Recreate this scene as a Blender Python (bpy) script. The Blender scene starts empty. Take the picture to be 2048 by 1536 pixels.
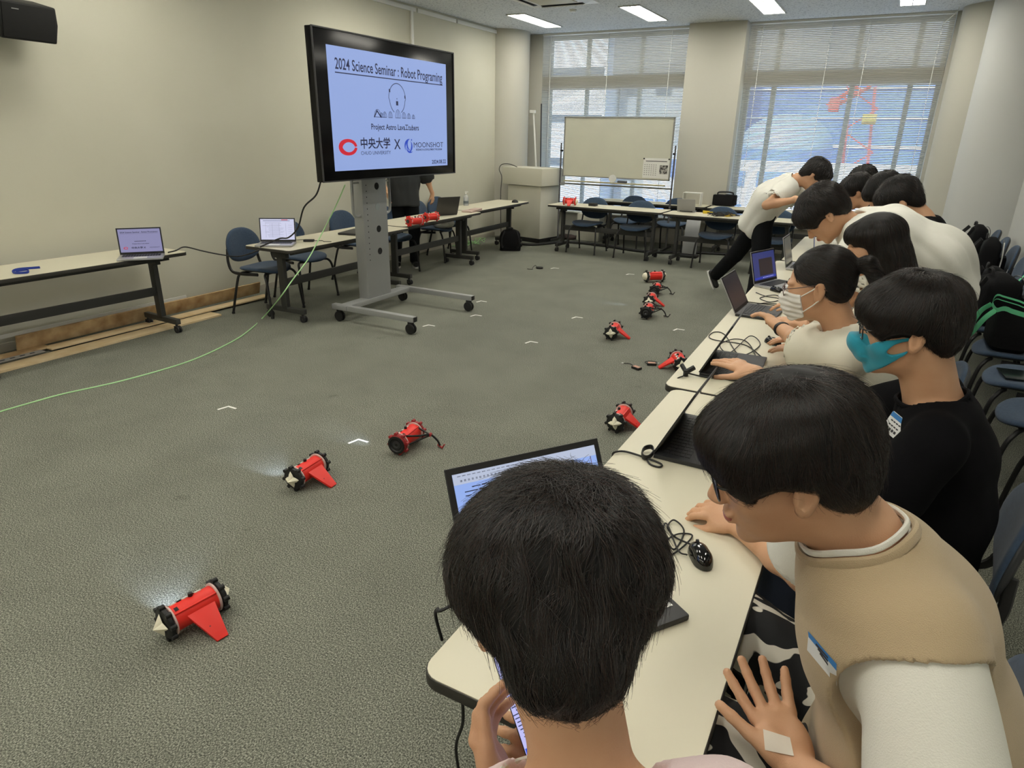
import bpy, bmesh, math, random
import numpy as np
from mathutils import Vector, Matrix
random.seed(7)
D = bpy.data
SC = bpy.context.scene
COL = SC.collection
PI = math.pi

# ---------------------------------------------------------------- camera, world, sun, exposure
CAM_H = 1.75
CAM_R = np.array([[0.87736, 0.47954, 0.01679], [0.18447, -0.30491, -0.93434], [-0.44293, 0.82285, -0.35599]])
_u, _s, _v = np.linalg.svd(CAM_R)
CAM_R = _u @ _v
FOC = 1314.0
cam_d = D.cameras.new('camera')
cam_d.sensor_width = 36.0
cam_d.lens = FOC / 2048.0 * 36.0
cam_d.clip_start = 0.05
cam_d.clip_end = 600
cam_o = D.objects.new('camera', cam_d)
COL.objects.link(cam_o)
_M = Matrix.Identity(4)
for _i in range(3):
    _M[_i][0] = CAM_R[0][_i]
    _M[_i][1] = -CAM_R[1][_i]
    _M[_i][2] = -CAM_R[2][_i]
_M[0][3], _M[1][3], _M[2][3] = 0, 0, CAM_H
cam_o.matrix_world = _M
SC.camera = cam_o

world = D.worlds.new('sky')
SC.world = world
world.use_nodes = True
_nt = world.node_tree
_nt.nodes.clear()
_o = _nt.nodes.new('ShaderNodeOutputWorld')
_b = _nt.nodes.new('ShaderNodeBackground')
_s = _nt.nodes.new('ShaderNodeTexSky')
_s.sky_type = 'NISHITA'
_s.sun_elevation = math.radians(48)
_s.sun_rotation = math.radians(200)
_s.sun_disc = False
_s.air_density = 1.0
_s.dust_density = 1.5
_b.inputs['Strength'].default_value = 0.8
_nt.links.new(_s.outputs[0], _b.inputs[0])
_nt.links.new(_b.outputs[0], _o.inputs[0])

sun_d = D.lights.new('sun', 'SUN')
sun_d.energy = 13.0
sun_d.angle = 0.009
sun_d.color = (1.0, 0.96, 0.9)
sun_o = D.objects.new('sun', sun_d)
COL.objects.link(sun_o)
sun_o.rotation_euler = (math.radians(42), 0, math.radians(-20))
LAMP_E = 22.0                       # strength of the ceiling lamps' diffusers
SC.view_settings.view_transform = 'Standard'
SC.view_settings.look = 'None'
SC.view_settings.gamma = 1.0
SC.view_settings.exposure = 0.0
SC.view_settings.use_curve_mapping = False
SC.cycles.use_denoising = True
SC.cycles.max_bounces = 7
SC.cycles.diffuse_bounces = 4
SC.cycles.glossy_bounces = 3
SC.cycles.transparent_max_bounces = 12
SC.cycles.sample_clamp_indirect = 6.0
SC.cycles.caustics_reflective = False
SC.cycles.caustics_refractive = False

# ---------------------------------------------------------------- reading places off the photograph
def ray(px, py):
    return CAM_R.T @ np.array([(px - 1024) / FOC, (py - 768) / FOC, 1.0])
def at_z(px, py, z=0.0):
    d = ray(px, py); t = (z - CAM_H) / d[2]
    return np.array([0, 0, CAM_H]) + t * d
def at_x(px, py, x):
    d = ray(px, py); t = x / d[0]
    return np.array([0, 0, CAM_H]) + t * d
def at_y(px, py, y):
    d = ray(px, py); t = y / d[1]
    return np.array([0, 0, CAM_H]) + t * d
def at_d(px, py, dep):
    return np.array([0, 0, CAM_H]) + ray(px, py) * dep
CR = CAM_R[0].copy(); CF = CAM_R[2].copy(); CU = -CAM_R[1].copy()

# ---------------------------------------------------------------- materials
def lin(c):
    out = []
    for v in c[:3]:
        v = v / 255.0
        out.append(v / 12.92 if v <= 0.04045 else ((v + 0.055) / 1.055) ** 2.4)
    return (out[0], out[1], out[2], 1.0)
MATS = {}
def mat(name, col, rough=0.5, metal=0.0, spec=0.5, noise=None, bump=None, emit=None, alpha=None, sheen=0.0, sss=0.0, coat=0.0, coords='Object'):
    """noise=(scale, colour2, contrast) mixes in a second colour; bump=(scale, strength)."""
    if name in MATS: return MATS[name]
    m = D.materials.new(name); m.use_nodes = True
    nt = m.node_tree; b = nt.nodes['Principled BSDF']
    b.inputs['Base Color'].default_value = lin(col)
    b.inputs['Roughness'].default_value = rough
    b.inputs['Metallic'].default_value = metal
    b.inputs['Specular IOR Level'].default_value = spec
    if sheen: b.inputs['Sheen Weight'].default_value = sheen
    if coat: b.inputs['Coat Weight'].default_value = coat
    if sss:
        b.inputs['Subsurface Weight'].default_value = sss
        b.inputs['Subsurface Radius'].default_value = (0.9, 0.35, 0.2)
        b.inputs['Subsurface Scale'].default_value = 0.008
    tc = nt.nodes.new('ShaderNodeTexCoord')
    if noise:
        n = nt.nodes.new('ShaderNodeTexNoise'); n.inputs['Scale'].default_value = noise[0]; n.inputs['Detail'].default_value = 4
        nt.links.new(tc.outputs[coords], n.inputs['Vector'])
        r = nt.nodes.new('ShaderNodeValToRGB')
        w = noise[2] if len(noise) > 2 else 0.2
        r.color_ramp.elements[0].position = 0.5 - w; r.color_ramp.elements[1].position = 0.5 + w
        r.color_ramp.elements[0].color = lin(col); r.color_ramp.elements[1].color = lin(noise[1])
        nt.links.new(n.outputs['Fac'], r.inputs['Fac']); nt.links.new(r.outputs[0], b.inputs['Base Color'])
    if bump:
        n = nt.nodes.new('ShaderNodeTexNoise'); n.inputs['Scale'].default_value = bump[0]; n.inputs['Detail'].default_value = 3
        nt.links.new(tc.outputs[coords], n.inputs['Vector'])
        bp = nt.nodes.new('ShaderNodeBump'); bp.inputs['Strength'].default_value = bump[1]; bp.inputs['Distance'].default_value = 0.004
        nt.links.new(n.outputs['Fac'], bp.inputs['Height']); nt.links.new(bp.outputs[0], b.inputs['Normal'])
    if emit:
        b.inputs['Emission Color'].default_value = lin(emit[0]); b.inputs['Emission Strength'].default_value = emit[1]
    if alpha is not None: b.inputs['Alpha'].default_value = alpha
    MATS[name] = m
    return m

# ---------------------------------------------------------------- mesh building
class MB:
    def __init__(s): s.v = []; s.f = []; s.mi = []; s.n = 0; s.M = None
    def add(s, v, f, m=0):
        v = np.asarray(v, float).reshape(-1, 3)
        if s.M is not None: v = v @ s.M[:3, :3].T + s.M[:3, 3]
        s.v.append(v); s.f += [tuple(i + s.n for i in q) for q in f]; s.mi += [m] * len(f); s.n += len(v)
        return s
    def box(s, c, sz, m=0, R=None):
        x, y, z = np.array(sz) / 2.0
        v = np.array([[i * x, j * y, k * z] for i in (-1, 1) for j in (-1, 1) for k in (-1, 1)])
        if R is not None: v = v @ np.asarray(R, float).T
        return s.add(v + np.array(c), [(0, 1, 3, 2), (4, 6, 7, 5), (0, 4, 5, 1), (2, 3, 7, 6), (0, 2, 6, 4), (1, 5, 7, 3)], m)
    def bar(s, a, b, w, h, m=0, up=(0, 0, 1)):
        a = np.array(a, float); b = np.array(b, float); d = b - a; L = np.linalg.norm(d); d /= L
        up = np.array(up, float); x = np.cross(d, up)
        if np.linalg.norm(x) < 1e-5: x = np.cross(d, (1, 0, 0.01))
        x /= np.linalg.norm(x); u = np.cross(x, d)
        return s.box((a + b) / 2, (w, L, h), m, np.array([x, d, u]).T)
    def tube(s, pts, r, n=8, m=0, flat=1.0, up=None, closed=False):
        P = np.asarray(pts, float); k = len(P); r = np.broadcast_to(np.asarray(r, float), (k,))
        T = np.gradient(P, axis=0)
        if closed: T = (np.roll(P, -1, 0) - np.roll(P, 1, 0))
        T /= np.linalg.norm(T, axis=1)[:, None] + 1e-12
        u = np.array(up if up is not None else (0, 0, 1.0), float)
        if abs(np.dot(u, T[0])) > 0.95: u = np.array((1.0, 0.1, 0))
        vs = []
        for i in range(k):
            u = u - np.dot(u, T[i]) * T[i]; u /= np.linalg.norm(u); w = np.cross(T[i], u)
            for j in range(n):
                a = 2 * PI * j / n
                vs.append(P[i] + r[i] * (math.cos(a) * w * flat + math.sin(a) * u))
        f = []
        for i in range(k if closed else k - 1):
            i2 = (i + 1) % k
            for j in range(n):
                f.append((i * n + j, i * n + (j + 1) % n, i2 * n + (j + 1) % n, i2 * n + j))
        if not closed: f += [tuple(range(n))[::-1], tuple((k - 1) * n + j for j in range(n))]
        return s.add(vs, f, m)
    def cyl(s, a, b, r, n=16, m=0, r2=None):
        return s.tube([a, b], [r, r if r2 is None else r2], n, m)
    def lathe(s, prof, n=20, m=0, M=None):
        vs = []; k = len(prof)
        for (r, z) in prof:
            for j in range(n):
                a = 2 * PI * j / n; vs.append((max(r, 1e-4) * math.cos(a), max(r, 1e-4) * math.sin(a), z))
        vs = np.array(vs)
        if M is not None: vs = vs @ np.asarray(M)[:3, :3].T + np.asarray(M)[:3, 3]
        f = [(i * n + j, i * n + (j + 1) % n, (i + 1) * n + (j + 1) % n, (i + 1) * n + j) for i in range(k - 1) for j in range(n)]
        f += [tuple(range(n))[::-1], tuple((k - 1) * n + j for j in range(n))]
        return s.add(vs, f, m)
    def prism(s, poly, h, m=0, M=None):
        k = len(poly)
        v = np.array([(x, y, 0) for x, y in poly] + [(x, y, h) for x, y in poly], float)
        if M is not None: v = v @ np.asarray(M)[:3, :3].T + np.asarray(M)[:3, 3]
        f = [tuple(range(k))[::-1], tuple(range(k, 2 * k))] + [(i, (i + 1) % k, k + (i + 1) % k, k + i) for i in range(k)]
        return s.add(v, f, m)
    def ell(s, c, r, m=0, nu=16, nv=10, R=None):
        vs = []
        for i in range(nv + 1):
            t = PI * i / nv
            for j in range(nu):
                a = 2 * PI * j / nu
                vs.append((math.sin(t) * math.cos(a) * r[0], math.sin(t) * math.sin(a) * r[1], math.cos(t) * r[2]))
        vs = np.array(vs)
        if R is not None: vs = vs @ np.asarray(R, float).T
        f = [(i * nu + j, (i + 1) * nu + j, (i + 1) * nu + (j + 1) % nu, i * nu + (j + 1) % nu) for i in range(nv) for j in range(nu)]
        return s.add(vs + np.array(c), f, m)
    def sheet(s, P, m=0, th=0.0):
        """P: grid (a,b,3) of points -> sheet, with thickness th downwards along z if given"""
        P = np.asarray(P, float); a, b = P.shape[:2]
        f = [(i * b + j, (i + 1) * b + j, (i + 1) * b + j + 1, i * b + j + 1) for i in range(a - 1) for j in range(b - 1)]
        return s.add(P.reshape(-1, 3), f, m)

def newmesh(name, V, F, mi=None, mats=(), smooth=True, angle=40, bevel=0, bseg=2, clean=False):
    me = D.meshes.new(name)
    me.from_pydata([tuple(v) for v in V] if not isinstance(V, np.ndarray) else V.tolist(), [], F if isinstance(F, list) else F.tolist())
    for m in mats: me.materials.append(m)
    if mi is not None and len(mats) > 1: me.polygons.foreach_set('material_index', mi)
    if bevel or clean:
        bm = bmesh.new(); bm.from_mesh(me)
        bmesh.ops.remove_doubles(bm, verts=bm.verts, dist=1e-5)
        bmesh.ops.recalc_face_normals(bm, faces=bm.faces)
        if bevel:
            es = [e for e in bm.edges if len(e.link_faces) == 2 and e.calc_face_angle(0) > 0.7]
            bmesh.ops.bevel(bm, geom=es, offset=bevel, segments=bseg, affect='EDGES', profile=0.6, clamp_overlap=True)
        bm.to_mesh(me); bm.free()
    me.update()
    if smooth:
        me.polygons.foreach_set('use_smooth', [True] * len(me.polygons))
        if angle < 179:
            try: me.set_sharp_from_angle(angle=math.radians(angle))
            except Exception: pass
    me.update()
    return me
def part(name, mb, mats, parent=None, label=None, bevel=0, smooth=True, angle=40, kind=None, loc=None, clean=False, bseg=2):
    mats = mats if isinstance(mats, (list, tuple)) else [mats]
    V = np.concatenate(mb.v)
    me = newmesh(name, V, mb.f, mb.mi, mats, smooth, angle, bevel, bseg, clean)
    o = D.objects.new(name, me); COL.objects.link(o)
    if parent is not None: o.parent = parent
    if loc is not None: o.location = loc
    if label: o['label'] = label
    if kind: o['kind'] = kind
    return o
def tag(o, label, cat, group=None, kind=None):
    if label: o['label'] = label
    if cat: o['category'] = cat
    if group: o['group'] = group
    if kind: o['kind'] = kind
    return o
def thing(name, label, cat, loc=(0, 0, 0), rz=0.0, group=None):
    o = D.objects.new(name, None); COL.objects.link(o)
    o.empty_display_size = 0.1
    o.location = tuple(float(x) for x in loc); o.rotation_euler = (0, 0, rz)
    return tag(o, label, cat, group)
def copy_tree(o, parent=None):
    c = o.copy(); COL.objects.link(c); c.parent = parent
    for ch in list(o.children): copy_tree(ch, c)
    return c
def dup(root, loc, rz, label, group=None):
    c = copy_tree(root); c.location = tuple(float(x) for x in loc); c.rotation_euler = (0, 0, rz); c['label'] = label
    if group: c['group'] = group
    return c
def struct(name, mb, mats, parent=None, **kw):
    o = part(name, mb, mats, parent, **kw)
    if parent is None: o['kind'] = 'structure'
    return o
def frame4(o, x, y, z):
    M = np.eye(4); M[:3, 0] = x; M[:3, 1] = y; M[:3, 2] = z; M[:3, 3] = o
    return M
def rotz(a): return np.array([[math.cos(a), -math.sin(a), 0], [math.sin(a), math.cos(a), 0], [0, 0, 1.0]])
def rotx(a): return np.array([[1.0, 0, 0], [0, math.cos(a), -math.sin(a)], [0, math.sin(a), math.cos(a)]])
def roty(a): return np.array([[math.cos(a), 0, math.sin(a)], [0, 1.0, 0], [-math.sin(a), 0, math.cos(a)]])
def nrm(v): v = np.asarray(v, float); return v / (np.linalg.norm(v) + 1e-12)
def spline(pts, n=40, closed=False):
    P = np.asarray(pts, float); k = len(P); out = []
    if k < 3: return P
    segs = k if closed else k - 1; per = max(2, n // segs)
    for i in range(segs):
        p1, p2 = P[i % k], P[(i + 1) % k]
        p0 = P[(i - 1) % k] if (closed or i > 0) else 2 * p1 - p2
        p3 = P[(i + 2) % k] if (closed or i + 2 < k) else 2 * p2 - p1
        for j in range(per):
            t = j / per
            out.append(0.5 * ((2 * p1) + (-p0 + p2) * t + (2 * p0 - 5 * p1 + 4 * p2 - p3) * t * t + (-p0 + 3 * p1 - 3 * p2 + p3) * t ** 3))
    if not closed: out.append(P[-1])
    return np.array(out)
def lettering(name, s, M, height, m, parent, width=None, align='CENTER', depth=0.0003, label=None, bold=0.0):
    """flat lettering: M = 4x4 numpy frame (x right, y up, z out); height = em size"""
    cu = D.curves.new(name, 'FONT'); cu.body = s; cu.size = 1.0; cu.align_x = align; cu.align_y = 'CENTER'; cu.extrude = 0.0; cu.resolution_u = 3
    if bold: cu.offset = bold
    o = D.objects.new(name + '_tmp', cu); COL.objects.link(o)
    bpy.context.view_layer.update()
    dg = bpy.context.evaluated_depsgraph_get()
    me = D.meshes.new_from_object(o.evaluated_get(dg))
    D.objects.remove(o); D.curves.remove(cu)
    n = len(me.vertices)
    if n == 0: return None
    V = np.empty(n * 3); me.vertices.foreach_get('co', V); V = V.reshape(-1, 3)
    sx = height
    if width:
        w = V[:, 0].max() - V[:, 0].min(); sx = width / w
        if align == 'CENTER': V[:, 0] -= (V[:, 0].max() + V[:, 0].min()) / 2
    V = V * np.array([sx, height, 1]); V[:, 2] = depth
    V = V @ M[:3, :3].T + M[:3, 3]
    me.vertices.foreach_set('co', V.ravel()); me.materials.clear(); me.materials.append(m); me.update()
    me.name = name
    o = D.objects.new(name, me); COL.objects.link(o)
    if parent is not None: o.parent = parent
    if label: o['label'] = label
    return o
# ---------------------------------------------------------------- room shell
XL, XR, YB, YW, ZC = -6.12, 1.40, -3.6, 11.5, 3.37
M_wall = mat('wall_paint', (204, 202, 186), 0.85, noise=(1.3, (197, 195, 178), 0.3), bump=(260, 0.12), coords='Object')
M_wallr = mat('pale_wall_paint', (196, 197, 194), 0.85, bump=(260, 0.12))
M_pier = mat('pier_paint', (188, 186, 175), 0.8, bump=(260, 0.1))
M_base = mat('baseboard_vinyl', (176, 171, 156), 0.6)
M_white = mat('white_metal', (226, 226, 220), 0.45)
M_frame = mat('window_frame_metal', (150, 148, 138), 0.5, 0.3)
M_dark = mat('dark_plastic', (22, 22, 24), 0.5)

def carpet():
    m = D.materials.new('carpet'); m.use_nodes = True; nt = m.node_tree; b = nt.nodes['Principled BSDF']
    N = nt.nodes.new; L = nt.links.new
    tc = N('ShaderNodeTexCoord')
    n1 = N('ShaderNodeTexNoise'); n1.inputs['Scale'].default_value = 210; n1.inputs['Detail'].default_value = 3; n1.inputs['Roughness'].default_value = 0.7
    mp = N('ShaderNodeMapping'); mp.inputs['Scale'].default_value = (1, 0.8, 1)
    L(tc.outputs['Object'], mp.inputs[0]); L(mp.outputs[0], n1.inputs['Vector'])
    r1 = N('ShaderNodeValToRGB'); r1.color_ramp.elements[0].position = 0.36; r1.color_ramp.elements[1].position = 0.66
    r1.color_ramp.elements[0].color = lin((62, 64, 59)); r1.color_ramp.elements[1].color = lin((178, 179, 165))
    e = r1.color_ramp.elements.new(0.5); e.color = lin((114, 116, 105))
    L(n1.outputs['Fac'], r1.inputs['Fac'])
    n2 = N('ShaderNodeTexNoise'); n2.inputs['Scale'].default_value = 2.4; n2.inputs['Detail'].default_value = 5; n2.inputs['Roughness'].default_value = 0.65
    L(tc.outputs['Object'], n2.inputs['Vector'])
    r2 = N('ShaderNodeValToRGB'); r2.color_ramp.elements[0].position = 0.3; r2.color_ramp.elements[1].position = 0.62
    r2.color_ramp.elements[0].color = (0.84, 0.84, 0.84, 1); r2.color_ramp.elements[1].color = (1, 1, 1, 1)
    L(n2.outputs['Fac'], r2.inputs['Fac'])
    n3 = N('ShaderNodeTexNoise'); n3.inputs['Scale'].default_value = 5.5; n3.inputs['Detail'].default_value = 2
    L(tc.outputs['Object'], n3.inputs['Vector'])
    r3 = N('ShaderNodeValToRGB'); r3.color_ramp.elements[0].position = 0.20; r3.color_ramp.elements[1].position = 0.29
    r3.color_ramp.elements[0].color = (0.75, 0.75, 0.73, 1); r3.color_ramp.elements[1].color = (1, 1, 1, 1)
    L(n3.outputs['Fac'], r3.inputs['Fac'])
    mx = N('ShaderNodeMix'); mx.data_type = 'RGBA'; mx.blend_type = 'MULTIPLY'; mx.inputs['Factor'].default_value = 1
    L(r1.outputs[0], mx.inputs[6]); L(r2.outputs[0], mx.inputs[7])
    mx2 = N('ShaderNodeMix'); mx2.data_type = 'RGBA'; mx2.blend_type = 'MULTIPLY'; mx2.inputs['Factor'].default_value = 1
    L(mx.outputs[2], mx2.inputs[6]); L(r3.outputs[0], mx2.inputs[7]); L(mx2.outputs[2], b.inputs['Base Color'])
    b.inputs['Roughness'].default_value = 0.95; b.inputs['Specular IOR Level'].default_value = 0.15
    bp = N('ShaderNodeBump'); bp.inputs['Strength'].default_value = 0.6; bp.inputs['Distance'].default_value = 0.003
    L(n1.outputs['Fac'], bp.inputs['Height']); L(bp.outputs[0], b.inputs['Normal'])
    return m
M_carpet = carpet()
def ceilmat():
    m = D.materials.new('acoustic_ceiling'); m.use_nodes = True; nt = m.node_tree; b = nt.nodes['Principled BSDF']
    N = nt.nodes.new; L = nt.links.new
    tc = N('ShaderNodeTexCoord'); n1 = N('ShaderNodeTexNoise'); n1.inputs['Scale'].default_value = 38; n1.inputs['Detail'].default_value = 3; n1.inputs['Distortion'].default_value = 1.2
    L(tc.outputs['Object'], n1.inputs['Vector'])
    r1 = N('ShaderNodeValToRGB'); r1.color_ramp.elements[0].position = 0.36; r1.color_ramp.elements[1].position = 0.46
    r1.color_ramp.elements[0].color = lin((150, 155, 160)); r1.color_ramp.elements[1].color = lin((212, 215, 216))
    L(n1.outputs['Fac'], r1.inputs['Fac']); L(r1.outputs[0], b.inputs['Base Color']); b.inputs['Roughness'].default_value = 0.9
    bp = N('ShaderNodeBump'); bp.inputs['Strength'].default_value = 0.4; bp.inputs['Distance'].default_value = 0.004
    L(n1.outputs['Fac'], bp.inputs['Height']); L(bp.outputs[0], b.inputs['Normal'])
    return m
M_ceil = ceilmat()

struct('floor', MB().box(((XL + XR) / 2, (YB + YW) / 2 + 0.1, -0.06), (XR - XL + 0.4, YW - YB + 0.9, 0.12)), M_carpet, smooth=False)
struct('ceiling', MB().box(((XL + XR) / 2, (YB + YW) / 2, ZC + 0.06), (XR - XL + 0.4, YW - YB + 0.4, 0.12)), M_ceil, smooth=False)
struct('wall_left', MB().box((XL - 0.1, (YB + YW) / 2, ZC / 2), (0.2, YW - YB + 0.4, ZC)), M_wall, smooth=False)
struct('wall_right', MB().box((XR + 0.1, (YB + YW) / 2, ZC / 2), (0.2, YW - YB + 0.4, ZC)), M_wallr, smooth=False)
struct('wall_back', MB().box(((XL + XR) / 2, YB - 0.1, ZC / 2), (XR - XL + 0.4, 0.2, ZC)), M_wall, smooth=False)
# window wall: sill wall, pier between the windows, side piers and the round corner columns
WIN = [(-5.69, -3.08), (-2.22, 0.42)]           # clear widths of the two windows
SILL = 0.42
struct('wall_window', MB().box(((XL + XR) / 2, YW + 0.2, SILL / 2), (XR - XL + 0.4, 0.4, SILL)), M_pier, smooth=False)
struct('trim_pier', MB().box(((WIN[0][1] + WIN[1][0]) / 2, YW + 0.02, (ZC + SILL) / 2), (WIN[1][0] - WIN[0][1], 0.56, ZC - SILL)), M_pier, bevel=0.01)
struct('trim_left_reveal', MB().box(((XL - 0.2 + WIN[0][0]) / 2, YW + 0.2, (ZC + SILL) / 2), (WIN[0][0] - XL + 0.2, 0.4, ZC - SILL)), M_pier, smooth=False)
struct('trim_right_reveal', MB().box(((XR + 0.2 + WIN[1][1]) / 2, YW + 0.2, (ZC + SILL) / 2), (XR + 0.2 - WIN[1][1], 0.4, ZC - SILL)), M_pier, smooth=False)
struct('trim_left_column', MB().lathe([(0.46, 0), (0.46, ZC)], 48, M=frame4((-6.22, 11.02, 0), (1, 0, 0), (0, 1, 0), (0, 0, 1))), M_pier)
struct('trim_right_column', MB().lathe([(0.44, 0), (0.44, ZC)], 48, M=frame4((0.90, 11.27, 0), (1, 0, 0), (0, 1, 0), (0, 0, 1))), M_pier)
struct('trim_wall_column', MB().lathe([(0.75, 0), (0.75, ZC)], 64, M=frame4((1.49, 10.62, 0), (1, 0, 0), (0, 1, 0), (0, 0, 1))), M_wallr)
struct('baseboard_left', MB().box((XL + 0.006, (YB + 10.6) / 2, 0.035), (0.012, 10.6 - YB, 0.07)), M_base, smooth=False)
struct('baseboard_right', MB().box((XR - 0.006, (YB + 9.8) / 2, 0.035), (0.012, 9.8 - YB, 0.07)), M_base, smooth=False)

# windows: frame, mullions, panes
def glassmat():
    m = D.materials.new('window_glass'); m.use_nodes = True; nt = m.node_tree; nt.nodes.clear()
    o = nt.nodes.new('ShaderNodeOutputMaterial'); t = nt.nodes.new('ShaderNodeBsdfTransparent'); g = nt.nodes.new('ShaderNodeBsdfGlossy'); x = nt.nodes.new('ShaderNodeMixShader')
    t.inputs[0].default_value = (0.86, 0.92, 0.97, 1); g.inputs['Roughness'].default_value = 0.25; x.inputs[0].default_value = 0.025
    nt.links.new(t.outputs[0], x.inputs[1]); nt.links.new(g.outputs[0], x.inputs[2]); nt.links.new(x.outputs[0], o.inputs[0])
    return m
M_glass = glassmat()
M_blind = mat('blind_slat', (222, 220, 212), 0.55)
M_cord = mat('blind_cord', (226, 226, 222), 0.7)
for wi, (a, b) in enumerate(WIN):
    w = D.objects.new('window_%d' % (wi + 1), None); COL.objects.link(w); w['kind'] = 'structure'; w.location = (0, 0, 0)
    fr = MB(); fy = YW + 0.28
    for z in (SILL + 0.04, ZC - 0.03): fr.box(((a + b) / 2, fy, z), (b - a, 0.09, 0.08))
    for x in (a + 0.03, b - 0.03): fr.box((x, fy, (SILL + ZC) / 2), (0.06, 0.09, ZC - SILL))
    part('window_frame', fr, M_frame, w, smooth=False)
    part('transom', MB().box(((a + b) / 2, YW + 0.16, 2.60), (b - a, 0.24, 0.20)), M_frame, w, smooth=False)
    cuts = [a, a + (b - a) * (0.29 if wi == 0 else 0.18), a + (b - a) * (0.66 if wi == 0 else 0.575), b] if wi == 0 else [a, a + 0.16 * (b - a), a + 0.575 * (b - a), a + 0.86 * (b - a), b]
    for x in cuts[1:-1]:
        part('mullion', MB().box((x, fy, (SILL + ZC) / 2), (0.07 if wi else 0.05, 0.09, ZC - SILL)), M_frame, w, smooth=False)
    for i in range(len(cuts) - 1):
        for (z0, z1) in ((SILL + 0.08, 2.50), (2.70, ZC - 0.07)):
            part('pane', MB().box(((cuts[i] + cuts[i + 1]) / 2, fy, (z0 + z1) / 2), (cuts[i + 1] - cuts[i] - 0.06, 0.008, z1 - z0)), M_glass, w, smooth=False)
    part('window_sill', MB().box(((a + b) / 2, YW + 0.06, SILL + 0.012), (b - a, 0.34, 0.025)), M_white, w, bevel=0.004)
    # venetian blind: every slat its own piece
    bl = thing('venetian_blind', ('grey venetian blind in the window behind the whiteboard' if wi == 0 else 'grey venetian blind in the right window with the red crane outside'), 'blind', ((a + b) / 2, YW - 0.02, ZC), 0, 'venetian blinds')
    bw = b - a - 0.02
    part('headrail', MB().box((0, 0, -0.016), (bw, 0.05, 0.032)), M_white, bl, bevel=0.003)
    pitch = 0.0235; nsl = int((ZC - SILL - 0.08) / pitch)
    sl = MB(); t = math.radians(44)
    P = []
    for sx in (-bw / 2, bw / 2):
        P.append([(sx, -0.0132 * math.cos(t) * (1 - 2 * q), 0.0132 * math.sin(t) * (1 - 2 * q) + 0.0016 * (1 - (2 * q - 1) ** 2)) for q in (0, 0.33, 0.67, 1)])
    sl.sheet(P)
    s0 = part('slat', sl, M_blind, bl, loc=(0, 0, -0.045))
    for k in range(1, nsl):
        s1 = s0.copy(); COL.objects.link(s1); s1.parent = bl; s1.location = (0, 0, -0.045 - k * pitch)
    part('bottom_rail', MB().box((0, 0, -0.045 - nsl * pitch), (bw, 0.026, 0.016)), M_white, bl, bevel=0.003)
    for fx in ((0.06, 0.47, 0.88) if wi == 0 else (0.07, 0.43, 0.62, 0.95)):
        part('ladder_cord', MB().box((-bw / 2 + bw * fx, -0.016, -0.04 - nsl * pitch / 2), (0.010, 0.003, nsl * pitch)), M_cord, bl, smooth=False)
part_w = thing('blind_wand', 'thin white tilt wand hanging at the top of the right column', 'wand', (0.15, 11.35, ZC))
part('rod', MB().cyl(at_y(1916, 22, 11.2) - np.array(part_w.location), at_y(1888, 47, 11.2) - np.array(part_w.location), 0.006, 8), M_white, part_w)
part('string', MB().tube([at_y(1922, 0, 11.15) - np.array(part_w.location), at_y(1916, 22, 11.2) - np.array(part_w.location)], 0.003, 6), M_white, part_w)

# ceiling lamps in a regular grid (those over the camera are out of the frame but light the room)
M_diff = mat('lamp_diffuser', (255, 250, 236), 0.5, emit=((255, 250, 236), LAMP_E))
M_lampframe = mat('lamp_frame', (215, 216, 212), 0.5)
lamp0 = None
def lamp_unit():
    t = thing('ceiling_light', 'recessed ceiling light', 'light', (0, 0, ZC), 0, 'recessed ceiling lights')
    f = MB()
    for sx in (-1, 1): f.box((sx * 0.145, 0, -0.006), (0.02, 1.32, 0.016))
    for sy in (-1, 1): f.box((0, sy * 0.65, -0.006), (0.31, 0.02, 0.016))
    part('frame', f, M_lampframe, t, bevel=0.002)
    part('diffuser', MB().box((0, 0, -0.004), (0.27, 1.28, 0.006)), M_diff, t, smooth=False)
    part('rib', MB().box((0, 0, -0.010), (0.012, 1.28, 0.006)), M_lampframe, t, smooth=False)
    return t
LBL = {0: 'leftmost recessed ceiling light, near the left column', 1: 'recessed ceiling light above the whiteboard', 2: 'recessed ceiling light in front of the pier between the windows', 3: 'rightmost recessed ceiling light above the right window'}
for j, y in enumerate((10.12, 6.9, 3.7, 0.5, -2.6)):
    for i, x in enumerate((-5.15, -3.43, -1.78, -0.12)):
        if j and i in (3,) and j == 9: continue
        if lamp0 is None: lamp0 = lamp_unit(); c = lamp0
        else: c = copy_tree(lamp0)
        c.location = (x, y, ZC); c['label'] = LBL[i] if j == 0 else 'recessed ceiling light over ' + ('the television side', 'the carpet near it', 'the carpet near the students', 'the students\' tables')[i] + ', ' + ('second row from the windows', 'in the middle row of the room', 'in the row over the camera', 'in the rearmost row')[j - 1]
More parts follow.
